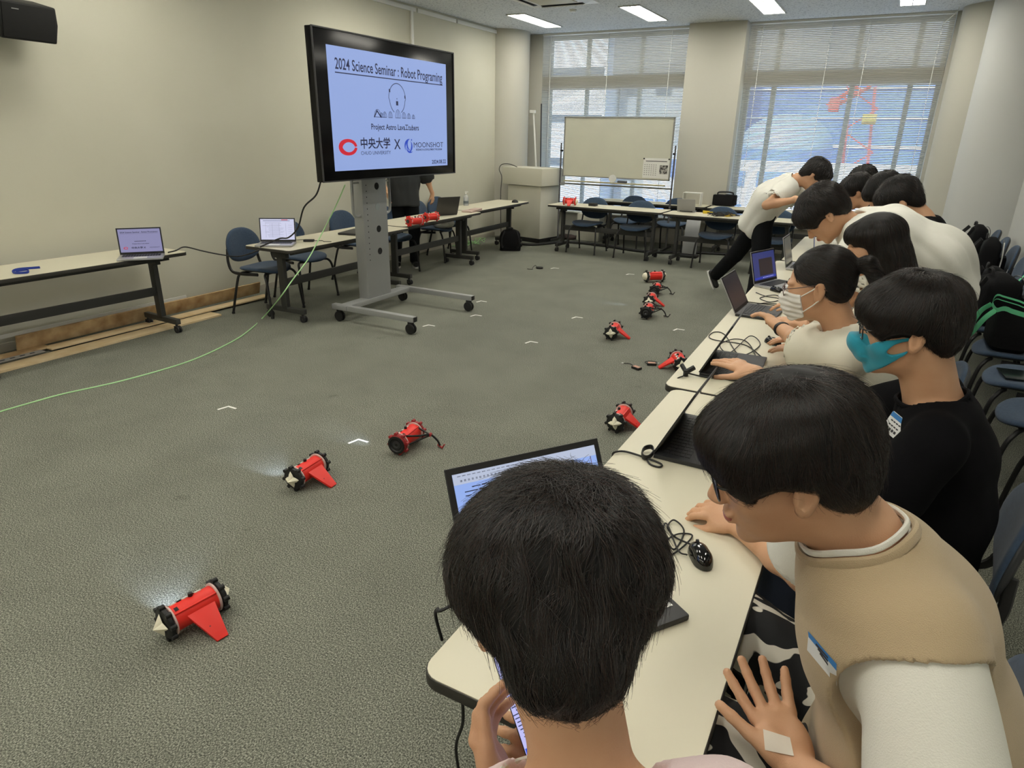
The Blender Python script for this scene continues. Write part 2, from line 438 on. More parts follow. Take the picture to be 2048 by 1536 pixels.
# air conditioning cassette, detector, conduit
t = thing('ceiling_air_conditioner', 'square white ceiling air conditioner cassette at the top edge', 'air conditioner', (-4.15, 8.55, ZC))
f = MB(); f.box((0, 0, -0.012), (0.95, 0.95, 0.03))
part('panel', f, M_white, t, bevel=0.006)
part('intake_grille', MB().box((0, 0, -0.032), (0.52, 0.52, 0.014)), mat('beige_grille', (196, 192, 170), 0.6), t, bevel=0.004)
for a in range(4):
    M = np.eye(4); M[:3, :3] = rotz(a * PI / 2)
    mb = MB(); mb.M = M; mb.box((0, 0.37, -0.029), (0.6, 0.07, 0.006))
    part('air_slot', mb, M_dark, t, smooth=False)
    mb = MB(); mb.M = M; mb.box((0, 0.385, -0.036), (0.6, 0.06, 0.008), R=rotx(0.35))
    part('louvre', mb, M_white, t, smooth=False)
tag(part('smoke_detector', MB().lathe([(0.05, 0), (0.05, -0.012), (0.035, -0.03), (0.0, -0.034)], 20, M=frame4(tuple(at_z(1146, 19, ZC)), (1, 0, 0), (0, 1, 0), (0, 0, 1))), M_white), 'small round white detector on the ceiling between the first two lights', 'detector')
t = thing('wall_conduit', 'thin white cable duct along the top of the left wall', 'conduit', (XL, 9.0, ZC - 0.05))
for (y0, y1) in ((6.0, 8.35), (8.40, 9.35), (9.40, 10.6)):
    part('duct', MB().box((0.012, (y0 + y1) / 2 - 9.0, -0.005), (0.024, y1 - y0, 0.05)), M_white, t, bevel=0.003)
yv = float(at_x(822, 50, XL)[1])
part('down_pipe', MB().box((0.014, yv - 9.0, -0.8), (0.028, 0.05, 1.6)), M_white, t, bevel=0.006)
# ---------------------------------------------------------------- outside the windows
G0 = -14.0
M_ground = mat('city_ground', (150, 150, 148), 0.9)
M_conc = mat('concrete_facade', (168, 170, 172), 0.8, noise=(0.4, (150, 152, 156), 0.2))
M_facw = mat('white_facade', (236, 240, 246), 0.7)
M_bglass = mat('blue_glass_facade', (120, 150, 214), 0.3, spec=0.6, noise=(0.25, (92, 126, 196), 0.1))
M_dglass = mat('dark_facade_glass', (58, 74, 96), 0.25)
M_cranered = mat('crane_red', (226, 74, 60), 0.5)
M_yellow = mat('crane_yellow', (232, 190, 70), 0.6)
tag(part('city_ground', MB().box((-5, 140, G0 - 0.1), (400, 240, 0.2)), M_ground, smooth=False), None, None, kind='structure')
def building(label, x0, x1, y, h, depth, wallm, glassm, floors, cols, wfrac=0.6, hfrac=0.55):
    t = thing('building', label, 'building', ((x0 + x1) / 2, y, G0))
    H = h - G0
    part('facade', MB().box((0, depth / 2, H / 2), (x1 - x0, depth, H)), wallm, t, smooth=False)
    fh = H / floors; cw = (x1 - x0) / cols
    first = None
    for i in range(floors):
        zc = (i + 0.5) * fh
        if zc + G0 < -9: continue
        for j in range(cols):
            xc = -(x1 - x0) / 2 + (j + 0.5) * cw
            if first is None:
                first = part('window_pane', MB().box((0, 0, 0), (cw * wfrac, 0.12, fh * hfrac)), glassm, t, smooth=False); first.location = (xc, -0.02, zc)
            else:
                o = first.copy(); COL.objects.link(o); o.parent = t; o.location = (xc, -0.02, zc)
    return t
building('bright white tower with dark window bands behind the left window', -20.4, -15.6, 40, 22, 10, M_facw, M_dglass, 14, 1, 0.94, 0.16)
building('grey concrete block across the street behind the whiteboard window', -15.4, -9.9, 42, 15.5, 3.5, M_conc, M_dglass, 12, 3, 0.5, 0.30)
building('low white building with wide window bands behind the blinds', -9.6, -7.9, 30, 1.3, 4, M_facw, M_bglass, 9, 3, 0.8, 0.42)
building('blue glass office building outside the right window', -9.7, 4.5, 47.5, 5.4, 10, M_bglass, M_facw, 12, 1, 1.0, 0.08)
building('low white row of shops outside the right window', -7.4, 4.0, 33, 0.75, 2.4, M_facw, M_bglass, 10, 6, 0.72, 0.45)
t = thing('building', 'dome roofed blue hall outside the right window', 'building', (-5.6, 43.5, G0))
part('drum', MB().lathe([(2.6, 0), (2.6, 15.2)], 32), M_bglass, t)
part('dome', MB().lathe([(2.6 * math.cos(a * PI / 16), 15.2 + 1.9 * math.sin(a * PI / 16)) for a in range(8)] + [(0, 17.1)], 32), mat('dome_blue', (150, 175, 220), 0.4), t)
# red crane
tag(part('sky_blocker_slab', MB().box((-1.6, 12.75, 3.35), (6.4, 0.25, 1.10)), mat('sky_blocker_grey', (128, 130, 132), 0.8), smooth=False), None, None, kind='structure')  # added slab outside, blocks the bright sky behind the upper blinds
t = thing('tower_crane', 'red lattice crane with a yellow drum outside the right window', 'crane', (-1.1, 39.3, G0))
def lattice(mb, a, b, w, n):
    a = np.array(a, float); b = np.array(b, float)
    for s in (-1, 1):
        o = np.array((s * w, 0, 0)); mb.bar(a + o, b + o * 0.7, 0.13, 0.13)
    for i in range(n):
        t0, t1 = i / n, (i + 1) / n; s = 1 if i % 2 else -1
        mb.bar(a + (b - a) * t0 + np.array((s * w, 0, 0)), a + (b - a) * t1 - np.array((s * w, 0, 0)), 0.07, 0.07)
mb = MB(); lattice(mb, (0.75, 0, 0), (-0.75, 0, 18.2), 0.75, 18); part('mast', mb, M_cranered, t, smooth=False)
mb = MB(); lattice(mb, (-0.75, 0, 18.2), (-1.8, -2, 17.3), 0.3, 4); part('jib', mb, M_cranered, t, smooth=False)
part('cab', MB().box((-1.75, -2, 17.3), (0.45, 0.6, 0.62)), M_cranered, t, bevel=0.06)
part('drum', MB().cyl((-0.50, -0.6, 16.7), (0.12, -0.6, 16.7), 0.22, 20), M_yellow, t)
# ---------------------------------------------------------------- tables and chairs
TZ = 0.72
M_lam = mat('cream_laminate', (214, 209, 188), 0.42, spec=0.45, noise=(1.8, (208, 203, 181), 0.3))
M_edge = mat('dark_edge_band', (48, 46, 42), 0.55)
M_steel = mat('dark_grey_steel', (60, 60, 58), 0.5, 0.2)
M_caster = mat('caster_rubber', (34, 34, 36), 0.6)
M_blue = mat('blue_chair_fabric', (56, 76, 100), 0.9, sheen=0.15, bump=(500, 0.35), noise=(60, (47, 66, 89), 0.2))
M_shell = mat('chair_shell_plastic', (50, 52, 56), 0.55)
M_tube = mat('chair_tube', (44, 44, 45), 0.4, 0.4)
def rrect(x0, x1, y0, y1, r, n=5):
    out = []
    for (cx, cy, a0) in ((x1 - r, y1 - r, 0), (x0 + r, y1 - r, 90), (x0 + r, y0 + r, 180), (x1 - r, y0 + r, 270)):
        for i in range(n + 1):
            a = math.radians(a0 + 90 * i / n); out.append((cx + r * math.cos(a), cy + r * math.sin(a)))
    return out
def caster(parent, x, y, r=0.032):
    mb = MB(); mb.cyl((x - 0.02, y, r), (x - 0.006, y, r), r, 16); mb.cyl((x + 0.006, y, r), (x + 0.02, y, r), r, 16)
    c = part('caster', mb, M_caster, parent, angle=35)
    mb = MB(); mb.box((x, y + 0.008, r * 1.7), (0.034, 0.05, 0.014)); mb.cyl((x, y + 0.012, r * 1.5), (x, y + 0.012, 0.095), 0.011, 8); mb.cyl((x - 0.022, y, r), (x + 0.022, y, r), 0.008, 8)
    part('fork', mb, M_steel, c)
def make_table(L, W, label, group):
    """length along x, depth along y"""
    t = thing('folding_table', label, 'table', (0, 0, 0), 0, group)
    Mx = np.eye(4); Mx[2, 3] = TZ - 0.030
    mb = MB(); mb.prism(rrect(-L / 2, L / 2, -W / 2, W / 2, 0.045), 0.028, M=Mx); part('edge_band', mb, M_edge, t, bevel=0.004)
    Mx = np.eye(4); Mx[2, 3] = TZ - 0.003
    mb = MB(); mb.prism(rrect(-L / 2 + 0.003, L / 2 - 0.003, -W / 2 + 0.003, W / 2 - 0.003, 0.043), 0.003, M=Mx); part('tabletop', mb, M_lam, t, smooth=False)
    for s in (-1, 1):
        x = s * (L / 2 - 0.17)
        mb = MB(); mb.box((x, 0, 0.39), (0.045, 0.075, 0.58)); mb.box((x, 0.0, TZ - 0.045), (0.06, W * 0.72, 0.03)); mb.box((x, 0, 0.63), (0.05, 0.17, 0.05))
        part('leg', mb, M_steel, t, bevel=0.006)
        mb = MB(); mb.box((x, 0, 0.105), (0.045, W * 0.84, 0.05)); f = part('foot', mb, M_steel, t, bevel=0.006)
        for q in (-1, 1): caster(t, x, q * (W * 0.42 - 0.025))
    part('stretcher', MB().box((0, 0.0, 0.36), (L - 0.36, 0.025, 0.075)), M_steel, t, bevel=0.003)
    part('apron', MB().box((0, -W * 0.30, TZ - 0.05), (L - 0.24, 0.02, 0.038)), M_steel, t, bevel=0.003)
    return t
def suprell(a, b, n, k=40):
    out = []
    for i in range(k):
        t = 2 * PI * i / k; c, s = math.cos(t), math.sin(t)
        out.append((a * math.copysign(abs(c) ** (2 / n), c), b * math.copysign(abs(s) ** (2 / n), s)))
    return out
def pad(ring, f, th, back, k=5):
    """cushion: outline ring(u,v) scaled inwards, f(u,v)->(centre point, normal)"""
    V = []; n = len(ring); rows = []
    prof = [(0.0, 1.0), (0.35, 1.0), (0.7, 0.98), (0.88, 0.86), (0.97, 0.55), (1.0, 0.12), (1.0, -0.3), (0.9, -0.55)]
    for (rr, hh) in prof:
        for (u, v) in ring:
            p, nn = f(u * rr, v * rr); V.append(np.array(p) + np.array(nn) * (hh * th if hh > 0 else hh * back))
    m = len(prof); F = []
    for i in range(m - 1):
        for j in range(n):
            F.append((i * n + j, i * n + (j + 1) % n, (i + 1) * n + (j + 1) % n, (i + 1) * n + j))
    F.append(tuple((m - 1) * n + j for j in range(n)))
    return V, F
def make_chair():
    t = thing('conference_chair', 'x', 'chair', (0, 0, 0), 0, 'blue conference chairs')
    # front of the chair is +y
    def fs(u, v):
        z = 0.445 - 0.035 * max(0, (v - 0.10) / 0.12) ** 2 * 0.5 + 0.02 * (u / 0.23) ** 2 - 0.012 * (v + 0.1)
        return (u, v, z), (0, 0, 1)
    ring = [(x, y * (1.0 if y > 0 else 0.92)) for x, y in suprell(0.235, 0.225, 2.6)]
    V, F = pad(ring, fs, 0.022, 0.02); mb = MB(); mb.add(V, F); part('seat', mb, M_blue, t, angle=179, clean=True)
    V, F = pad([(x * 0.97, y * 0.97) for x, y in ring], fs, -0.004, 0.036); mb = MB(); mb.add(V, F); part('seat_shell', mb, M_shell, t, angle=179, clean=True)
    def fb(u, v):
        y = -0.235 - 0.10 * (v) + 0.10 * (1 - (abs(u) / 0.23) ** 2) * -0.35 + 0.0
        return (u, y, 0.66 + v), nrm((-u * 0.8, 1, 0.25))
    ring = [(x * (1.0 - 0.12 * max(0, y) / 0.15), y) for x, y in suprell(0.235, 0.165, 2.4)]
    V, F = pad(ring, fb, 0.022, 0.006); mb = MB(); mb.add(V, F); part('backrest', mb, M_blue, t, angle=179, clean=True)
    V, F = pad([(x * 0.985, y * 0.985) for x, y in ring], fb, -0.002, 0.035); mb = MB(); mb.add(V, F); part('back_shell', mb, M_shell, t, angle=179, clean=True)
    for s in (-1, 1):
        mb = MB(); mb.tube(spline([(s * 0.205, 0.08, 0.415), (s * 0.215, -0.12, 0.41), (s * 0.215, -0.225, 0.43), (s * 0.212, -0.262, 0.52), (s * 0.20, -0.262, 0.64)], 20), 0.016, 8, flat=0.7)
        part('back_frame', mb, M_tube, t)
        mb = MB(); mb.tube(spline([(s * 0.15, 0.13, 0.418), (s * 0.205, 0.165, 0.405), (s * 0.228, 0.20, 0.32), (s * 0.245, 0.235, 0.012)], 14), 0.0125, 8); mb.cyl((s * 0.245, 0.235, 0.0), (s * 0.245, 0.235, 0.02), 0.016, 8)
        part('leg', mb, M_tube, t)
        mb = MB(); mb.tube(spline([(s * 0.15, -0.10, 0.418), (s * 0.205, -0.14, 0.405), (s * 0.225, -0.17, 0.32), (s * 0.24, -0.255, 0.012)], 14), 0.0125, 8); mb.cyl((s * 0.24, -0.255, 0.0), (s * 0.24, -0.255, 0.02), 0.016, 8)
        part('leg', mb, M_tube, t)
    mb = MB(); mb.cyl((-0.15, 0.13, 0.416), (0.15, 0.13, 0.416), 0.0125, 8); mb.cyl((-0.15, -0.1, 0.416), (0.15, -0.1, 0.416), 0.0125, 8)
    part('seat_frame', mb, M_tube, t)
    return t

TAB = {}
def table_at(x0, x1, y0, y1, label, group, along='y', key=None, rz=0.0):
    L = (y1 - y0) if along == 'y' else (x1 - x0); W = (x1 - x0) if along == 'y' else (y1 - y0)
    k = (round(L, 2), round(W, 2))
    a = (PI / 2 if along == 'y' else 0) + rz
    loc = ((x0 + x1) / 2, (y0 + y1) / 2, 0)
    if k in TAB:
        c = dup(TAB[k], loc, a, label, group)
    else:
        c = make_table(L, W, label, group); c.location = loc; c.rotation_euler = (0, 0, a); TAB[k] = c
    return c
g1 = 'tables along the left wall'
table_at(-5.95, -5.37, 2.00, 3.80, 'cream folding table at the left edge with one silver laptop on it', g1, rz=-0.035)
table_at(-5.25, -4.67, 4.30, 6.18, 'cream folding table behind the television stand with a laptop at its near end', g1, rz=0.03)
table_at(-5.40, -4.84, 6.22, 8.06, 'cream folding table carrying two red robots and an open black laptop', g1, rz=0.03)
table_at(-5.60, -5.02, 8.10, 9.86, 'cream folding table at the end of the left row, nearest the podium', g1, rz=0.03)
g2 = 'tables along the window'
table_at(-4.60, -2.76, 9.58, 10.12, 'cream front-row window table with a red robot at its left end', g2, 'x', rz=-0.02)
table_at(-2.72, -0.88, 9.46, 10.00, 'cream table in the front row by the window, with scattered yellow parts', g2, 'x', rz=-0.02)
table_at(-4.25, -2.43, 10.78, 11.30, 'cream table in the back row right under the left window', g2, 'x')
table_at(-2.39, -0.57, 10.74, 11.26, 'cream table in the back row in front of the pier', g2, 'x')
g3 = 'tables where the students sit'
table_at(-0.655, -0.095, 0.83, 2.70, 'cream table in the foreground where the boy in the beige vest sits', g3, rz=0.0)
table_at(-0.715, -0.135, 2.72, 4.55, 'cream table of the girl with the white mask, second of the students\' row', g3, rz=0.015)
table_at(-0.73, -0.15, 4.58, 6.38, 'cream table with a silver laptop, third of the students\' row', g3, rz=0.01)
table_at(-0.70, -0.12, 6.42, 8.22, 'cream table with papers where the standing man leans, last of the row', g3, rz=-0.01)

chair0 = make_chair(); CH = [0]
def chair(x, y, face, label, group):
    """face = direction the chair's front points (degrees, 0 = +x, 90 = +y)"""
    a = math.radians(face - 90)
    if CH[0] == 0: c = chair0; c.location = (x, y, 0); c.rotation_euler = (0, 0, a); c['label'] = label; c['group'] = group
    else: c = dup(chair0, (x, y, 0), a, label, group)
    CH[0] += 1; return c
gl = 'chairs behind the tables on the left'
chair(-5.34, 4.62, 8, 'blue chair pushed in behind the laptop at the near end of the left row', gl)
chair(-5.48, 5.28, -5, 'blue chair whose back shows just right of the silver laptop behind the left row', gl)
chair(-5.62, 6.35, 0, 'blue chair half hidden left of the television stand column', gl)
chair(-5.58, 6.98, -20, 'blue chair just right of the television stand column', gl)
chair(-5.62, 8.02, 12, 'blue chair with a white bag on it, held by the standing person', gl)
chair(-5.78, 8.62, -8, 'blue chair at the table beside the podium', gl)
gw = 'chairs behind the front window tables'
chair(-4.02, 9.90, -92, 'blue chair at the front window table, left one, nearest the podium', gw)
chair(-3.22, 9.86, -88, 'blue chair at the front window table, right of the one nearest the podium', gw)
chair(-1.98, 9.70, -90, 'blue chair behind the table with the yellow parts', gw)
chair(-1.20, 9.74, -86, 'blue chair behind the legs of the leaning man', gw)
gb = 'chairs behind the back window tables'
chair(-3.60, 10.62, -90, 'blue chair in the back row below the whiteboard, left one', gb)
chair(-2.88, 10.66, -90, 'blue chair in the back row below the right end of the whiteboard', gb)
chair(-1.55, 10.62, -90, 'blue chair in the back row beside the black bag', gb)
gr = 'chairs along the right wall'
RY = [9.30, 8.62, 7.95, 7.28, 6.62, 5.95, 5.28, 4.62, 3.98]
RL = ['blue chair by the right wall farthest back, with a black backpack', 'blue chair by the right wall behind the black bag with a white stripe', 'blue chair by the right wall with the black and white bag', 'blue chair by the right wall showing a broad bare back', 'blue chair by the right wall with a mint green strap over it', 'blue chair by the right wall holding the large black backpack', 'blue chair by the right wall holding the black bag with mint green handles', 'blue chair by the right wall with a dark tablet on its seat', 'blue chair by the right wall with a crumpled white cloth on its seat']
for y, l in zip(RY, RL): chair(0.95, y, 180, l, gr)
chair(1.0, 3.38, 178, 'blue chair by the right wall nearest the camera, seat only in view', gr)
gs = 'chairs the students sit on'
chair(0.14, 1.34, 166, 'blue chair under the boy in the beige vest', gs)
chair(0.27, 2.20, 172, 'blue chair under the boy in the black T-shirt, its back in full view', gs)
chair(0.13, 2.76, 180, 'blue chair under the girl with the white mask', gs)
chair(0.18, 3.40, 180, 'blue chair under the long haired girl', gs)
# ---------------------------------------------------------------- television stand facing the students
M_grey = mat('silver_grey_steel', (158, 160, 160), 0.4, 0.35)
M_black = mat('gloss_black', (12, 12, 14), 0.16, spec=0.25)
M_mblack = mat('matt_black', (20, 20, 21), 0.55)
M_hole = mat('dark_hole', (14, 14, 15), 0.8)
M_scr = mat('slide_background', (20, 20, 24), 0.35, emit=((146, 168, 222), 0.95))
M_ink = mat('slide_ink_dark', (10, 12, 30), 0.5, emit=((26, 30, 62), 1.0))
M_red_ink = mat('slide_ink_red', (60, 5, 10), 0.5, emit=((196, 24, 44), 1.0))
M_blue_ink = mat('slide_ink_blue', (10, 20, 80), 0.5, emit=((40, 70, 176), 1.0))
tv = thing('television_stand', 'large black television showing a blue slide on a grey wheeled stand', 'television', (-4.4, 5.2, 0))
mb = MB(); mb.box((-0.02, 0.0, 0.98), (0.12, 0.36, 1.72)); part('column', mb, M_grey, tv, bevel=0.006)
for z in (0.62, 0.84, 1.055, 1.25): part('cable_hole', MB().cyl((0.0385, 0.035, z), (0.0415, 0.035, z), 0.033, 24), M_hole if z != 1.055 else mat('pale_hole', (150, 158, 160), 0.7), tv)
mb = MB()
for k in range(14): mb.cyl((0.0385, -0.12, 0.55 + k * 0.055), (0.0405, -0.12, 0.55 + k * 0.055), 0.006, 8)
o = part('screw_row', mb, M_hole, tv, kind='stuff')
for s in (-1, 1):
    mb = MB(); mb.tube(spline([(0.0, s * 0.18, 0.98), (0.0, s * 0.245, 0.985), (0.0, s * 0.275, 1.03), (0.0, s * 0.275, 1.20), (0.0, s * 0.275, 1.38)], 24), 0.014, 8); mb.cyl((0, s * 0.18, 1.29), (0, s * 0.275, 1.29), 0.009, 8)
    part('handle', mb, M_grey, tv)
part('base_beam', MB().box((0, 0, 0.145), (0.12, 1.08, 0.045)), M_grey, tv, bevel=0.004)
for s in (-1, 1):
    y = s * 0.50
    part('foot', MB().box((0.36, y, 0.145), (0.98, 0.06, 0.05)), M_grey, tv, bevel=0.003)
    part('end_cap', MB().box((0.853, y, 0.145), (0.008, 0.05, 0.042)), M_mblack, tv, bevel=0.002)
    for x in (-0.06, 0.80):
        mb = MB()
        for q in (-1, 1): mb.lathe([(0.0, -0.009), (0.046, -0.009), (0.05, -0.004), (0.05, 0.004), (0.046, 0.009), (0.0, 0.009)], 20, M=frame4((x, y + q * 0.017, 0.052), (1, 0, 0), (0, 0, 1), (0, -1, 0)))
        c = part('caster', mb, M_mblack, tv, angle=50)
        mb = MB(); mb.cyl((x, y, 0.052), (x, y, 0.12), 0.013, 8); mb.box((x, y, 0.10), (0.05, 0.035, 0.03)); part('fork', mb, M_mblack, c, bevel=0.003)
part('mount', MB().box((0.14, 0, 1.72), (0.22, 0.30, 0.50)), M_mblack, tv, bevel=0.01)
TX = 0.33
disp = part('display', MB().box((TX - 0.03, -0.005, 1.924), (0.07, 1.965, 1.155)), M_black, tv, bevel=0.008)
part('bezel_rim', (lambda b: [b.box((TX + 0.006, -0.005, 1.924 + s * 0.5735), (0.012, 1.965, 0.010)) for s in (-1, 1)] + [b.box((TX + 0.006, -0.005 + s * 0.9785, 1.924), (0.012, 0.010, 1.155)) for s in (-1, 1)] and b)(MB()), mat('rim_grey', (60, 60, 62), 0.4, 0.3), disp, smooth=False)
slide = part('screen', MB().box((TX + 0.0055, -0.002, 1.907), (0.002, 1.676, 0.953)), M_scr, tv, smooth=False)
def TVM(yw, z): return frame4((TX + 0.008, yw - 5.2, z), (0, 1, 0), (0, 0, 1), (1, 0, 0))
lettering('title_text', '2024 Science Seminar : Robot Programing', TVM(5.205, 2.252), 0.118, M_ink, slide, 1.52, bold=0.011)
part('title_underline', MB().box((TX + 0.0082, 0.005, 2.190), (0.0006, 1.53, 0.008)), M_ink, slide, smooth=False)
# balloon-like drawing: an egg-shaped loop over a row of small domes
def ring_poly(mb, pts, w, x=TX + 0.0082):
    P = np.array(pts, float); n = len(P)
    for i in range(n - 1):
        a, b = P[i], P[i + 1]; d = nrm(b - a); q = np.array([-d[1], d[0]]) * w / 2; e = d * w * 0.3
        v = [(x, *(a + q - e)), (x, *(a - q - e)), (x, *(b - q + e)), (x, *(b + q + e))]
        mb.add([(p[0], p[1], p[2]) for p in v], [(0, 1, 2, 3)])
mb = MB()
ring_poly(mb, [(0.035 + 0.122 * math.sin(t) * (1 if abs(t) < PI / 2 else 0.93), 2.03 + 0.128 * math.cos(t)) for t in np.linspace(-2.65, 2.65, 40)], 0.006)
for (cy, w, h) in ((-0.255, 0.045, 0.052), (-0.20, 0.022, 0.03), (-0.155, 0.025, 0.038), (-0.075, 0.028, 0.042), (0.035, 0.036, 0.058), (0.125, 0.028, 0.042), (0.20, 0.024, 0.036), (0.27, 0.020, 0.028)):
    ring_poly(mb, [(cy + w * math.cos(t), 1.868 + h * 1.2 * math.sin(t)) for t in np.linspace(0, PI, 12)] + [(cy + w, 1.868), (cy - w, 1.868)][::-1], 0.004)
    if w < 0.04:
        for q in (-0.4, 0, 0.4): ring_poly(mb, [(cy + q * w, 1.868), (cy + q * w * 0.8, 1.868 + h)], 0.003)
ring_poly(mb, [(-0.30, 1.868), (-0.262, 1.92), (-0.225, 1.885), (-0.205, 1.868)], 0.012)
mb.box((TX + 0.0082, 0.03, 1.992), (0.0005, 0.03, 0.036)); mb.box((TX + 0.0082, -0.072, 2.093), (0.0005, 0.018, 0.026)); mb.box((TX + 0.0082, 0.15, 2.05), (0.0005, 0.014, 0.026))
mb.box((TX + 0.0082, 0.03, 2.03), (0.0005, 0.006, 0.012))
part('slide_drawing', mb, M_ink, slide, smooth=False, kind='stuff')
lettering('project_text', 'Project Astro Lava\u2336tubers', TVM(5.20, 1.785), 0.068, M_ink, slide, 0.70, bold=0.015)
# red C emblem with an inner eye shape
mb = MB(); n = 48; V = []; F = []
for i in range(n + 1):
    t = 0.10 + (2 * PI - 0.20) * i / n
    V.append((TX + 0.0082, -0.664 + 0.115 * math.copysign(abs(math.cos(t)) ** 0.9, math.cos(t)), 1.619 + 0.066 * math.sin(t) * 1.0))
    V.append((TX + 0.0082, -0.655 + 0.076 * math.cos(t), 1.619 + 0.040 * math.copysign(abs(math.sin(t)) ** 1.3, math.sin(t))))
F = [(2 * i, 2 * i + 1, 2 * i + 3, 2 * i + 2) for i in range(n)]
mb.add(V, F); part('emblem', mb, M_red_ink, slide, smooth=False)
lettering('university_text', '\u4e2d\u592e\u5927\u5b66', TVM(4.90, 1.643), 0.098, M_ink, slide, 0.405, bold=0.02)
lettering('university_name', 'CHUO UNIVERSITY', TVM(4.90, 1.568), 0.042, M_ink, slide, 0.41)
lettering('times_sign', 'X', TVM(5.207, 1.635), 0.125, M_ink, slide, 0.095, bold=0.01)
mb = MB()
def blade(cy, cz, r0, r1, a0, a1, w, ph=0):
    V = []; n = 16
    for i in range(n + 1):
        t = a0 + (a1 - a0) * i / n; ww = w * math.sin(PI * i / n) + 0.001
        V += [(TX + 0.0082, cy + (r0) * math.cos(t), cz + (r1) * math.sin(t)), (TX + 0.0082, cy + (r0 - ww) * math.cos(t), cz + (r1 - ww) * math.sin(t))]
    return V, [(2 * i, 2 * i + 1, 2 * i + 3, 2 * i + 2) for i in range(n)]
for a in ((0.19, 1.625, 0.075, 0.062, 1.4, 3.9, 0.022), (0.215, 1.635, 0.07, 0.055, 1.9, 4.6, 0.02), (0.165, 1.62, 0.075, 0.06, -1.4, 0.9, 0.022), (0.20, 1.60, 0.055, 0.04, 2.6, 5.6, 0.016)):
    V, F = blade(*a); mb.add(V, F)
mb.box((TX + 0.0082, 0.228, 1.678), (0.0005, 0.014, 0.014), R=rotx(0.7))
part('swirl_emblem', mb, M_blue_ink, slide, smooth=False, kind='stuff')
lettering('programme_text', 'MOONSHOT', TVM(5.71, 1.630), 0.068, M_ink, slide, 0.50)
lettering('programme_subtitle', 'RESEARCH & DEVELOPMENT PROGRAM', TVM(5.715, 1.588), 0.024, M_ink, slide, 0.44, bold=0.02)
lettering('date_text', '2024.08.22', TVM(5.88, 1.468), 0.052, M_ink, slide, 0.25, bold=0.015)
tag(part('television_cable', MB().tube(spline([at_x(643, 358, -4.1), at_x(632, 390, -4.2), at_x(608, 415, -4.3), at_x(596, 455, -4.5), at_x(577, 475, -4.7), (-4.86, 4.40, 0.80), at_z(520, 494, 0.73) + 0.0], 50), 0.007, 8), M_mblack), 'black cable hanging from the television to the laptop on the table', 'cable')
# ---------------------------------------------------------------- laptops
M_alu = mat('silver_aluminium', (176, 176, 178), 0.35, 0.6)
M_key = mat('black_keys', (30, 31, 34), 0.5)
M_lapb = mat('black_laptop_shell', (34, 35, 38), 0.45)
M_lapg = mat('dark_grey_laptop_lid', (70, 68, 66), 0.4, 0.4)
M_scrw = mat('screen_white', (20, 20, 22), 0.3, emit=((216, 218, 246), 0.85))
M_scrp = mat('screen_lilac', (20, 20, 22), 0.3, emit=((150, 148, 190), 0.8))
M_scrb = mat('screen_blue', (20, 20, 22), 0.3, emit=((150, 178, 240), 0.95))
M_scrd = mat('screen_dark', (26, 25, 32), 0.28, emit=((38, 36, 44), 0.5))
M_scrn = mat('screen_navy', (20, 20, 30), 0.28, emit=((52, 62, 120), 0.8))
M_scrm = mat('screen_off_glossy', (22, 22, 26), 0.06, spec=0.8)
M_scrg = mat('screen_grey', (20, 20, 22), 0.3, emit=((186, 188, 200), 0.8))
M_text = mat('screen_text', (10, 10, 14), 0.5, emit=((70, 78, 120), 0.7))
M_textd = mat('screen_text_dark', (10, 10, 14), 0.5, emit=((30, 32, 60), 0.6))
def laptop(label, hinge, user, lean, w=0.34, d=0.235, h=0.215, shell=None, keys=None, scr=None, draw=None, keyrows=5, open_keys=True, lid=None, bez=0.010):
    """hinge: middle of the hinge line on the table; user: plan direction (degrees) from the hinge to the user; lean: degrees back from upright"""
    shell = shell or M_lapb; keys = keys or M_key; scr = scr or M_scrd; lid = lid or shell
    a = math.radians(user + 90)              # local -y points to the user
    t = thing('laptop', label, 'laptop', hinge, a, 'laptops on the tables')
    part('keyboard_base', MB().box((0, -d / 2, 0.009), (w, d, 0.016)), shell, t, bevel=0.004)
    kw = (w - 0.05) / 14
    if open_keys:
        mb = MB()
        for r in range(keyrows):
            for c in range(14): mb.box((-w / 2 + 0.025 + (c + 0.5) * kw, -0.035 - r * 0.0185, 0.0185), (kw * 0.86, 0.0155, 0.0025))
        part('keys', mb, keys, t, smooth=False, kind='stuff')
        part('touchpad', MB().box((0, -d + 0.045, 0.0175), (0.10, 0.06, 0.001)), M_lapg if shell is M_lapb else M_white, t, smooth=False)
    L = math.radians(lean); u = np.array([0, math.sin(L), math.cos(L)]); n = np.array([0, -math.cos(L), math.sin(L)])
    Mx = frame4((0, 0.0, 0.016), (1, 0, 0), u, n)
    mb = MB(); mb.M = Mx; mb.box((0, h / 2, -0.002), (w, h, 0.006)); ld = part('lid', mb, lid, t, bevel=0.002)
    mb = MB(); mb.M = Mx; mb.box((0, h / 2, 0.0015), (w - 0.004, h - 0.004, 0.001)); part('bezel', mb, M_mblack, ld, smooth=False)
    mb = MB(); mb.M = Mx; mb.box((0, h / 2 + 0.004, 0.0024), (w - 2 * bez - 0.004, h - 2 * bez - 0.012, 0.0008)); sc = part('screen', mb, scr, t, smooth=False)
    mb = MB(); mb.cyl((-w * 0.35, 0.0, 0.012), (w * 0.35, 0.0, 0.012), 0.007, 8); part('hinge', mb, M_mblack, t)
    if draw: draw(Mx, sc, w - 2 * bez - 0.004, h - 2 * bez - 0.012, h / 2 + 0.004)
    return t
def marks(Mx, sc, rects, m, name='screen_content', z=0.0032):
    mb = MB(); mb.M = Mx
    for (x, y, w, h) in rects: mb.box((x, y, z), (w, h, 0.0004))
    part(name, mb, m, sc, smooth=False, kind='stuff')
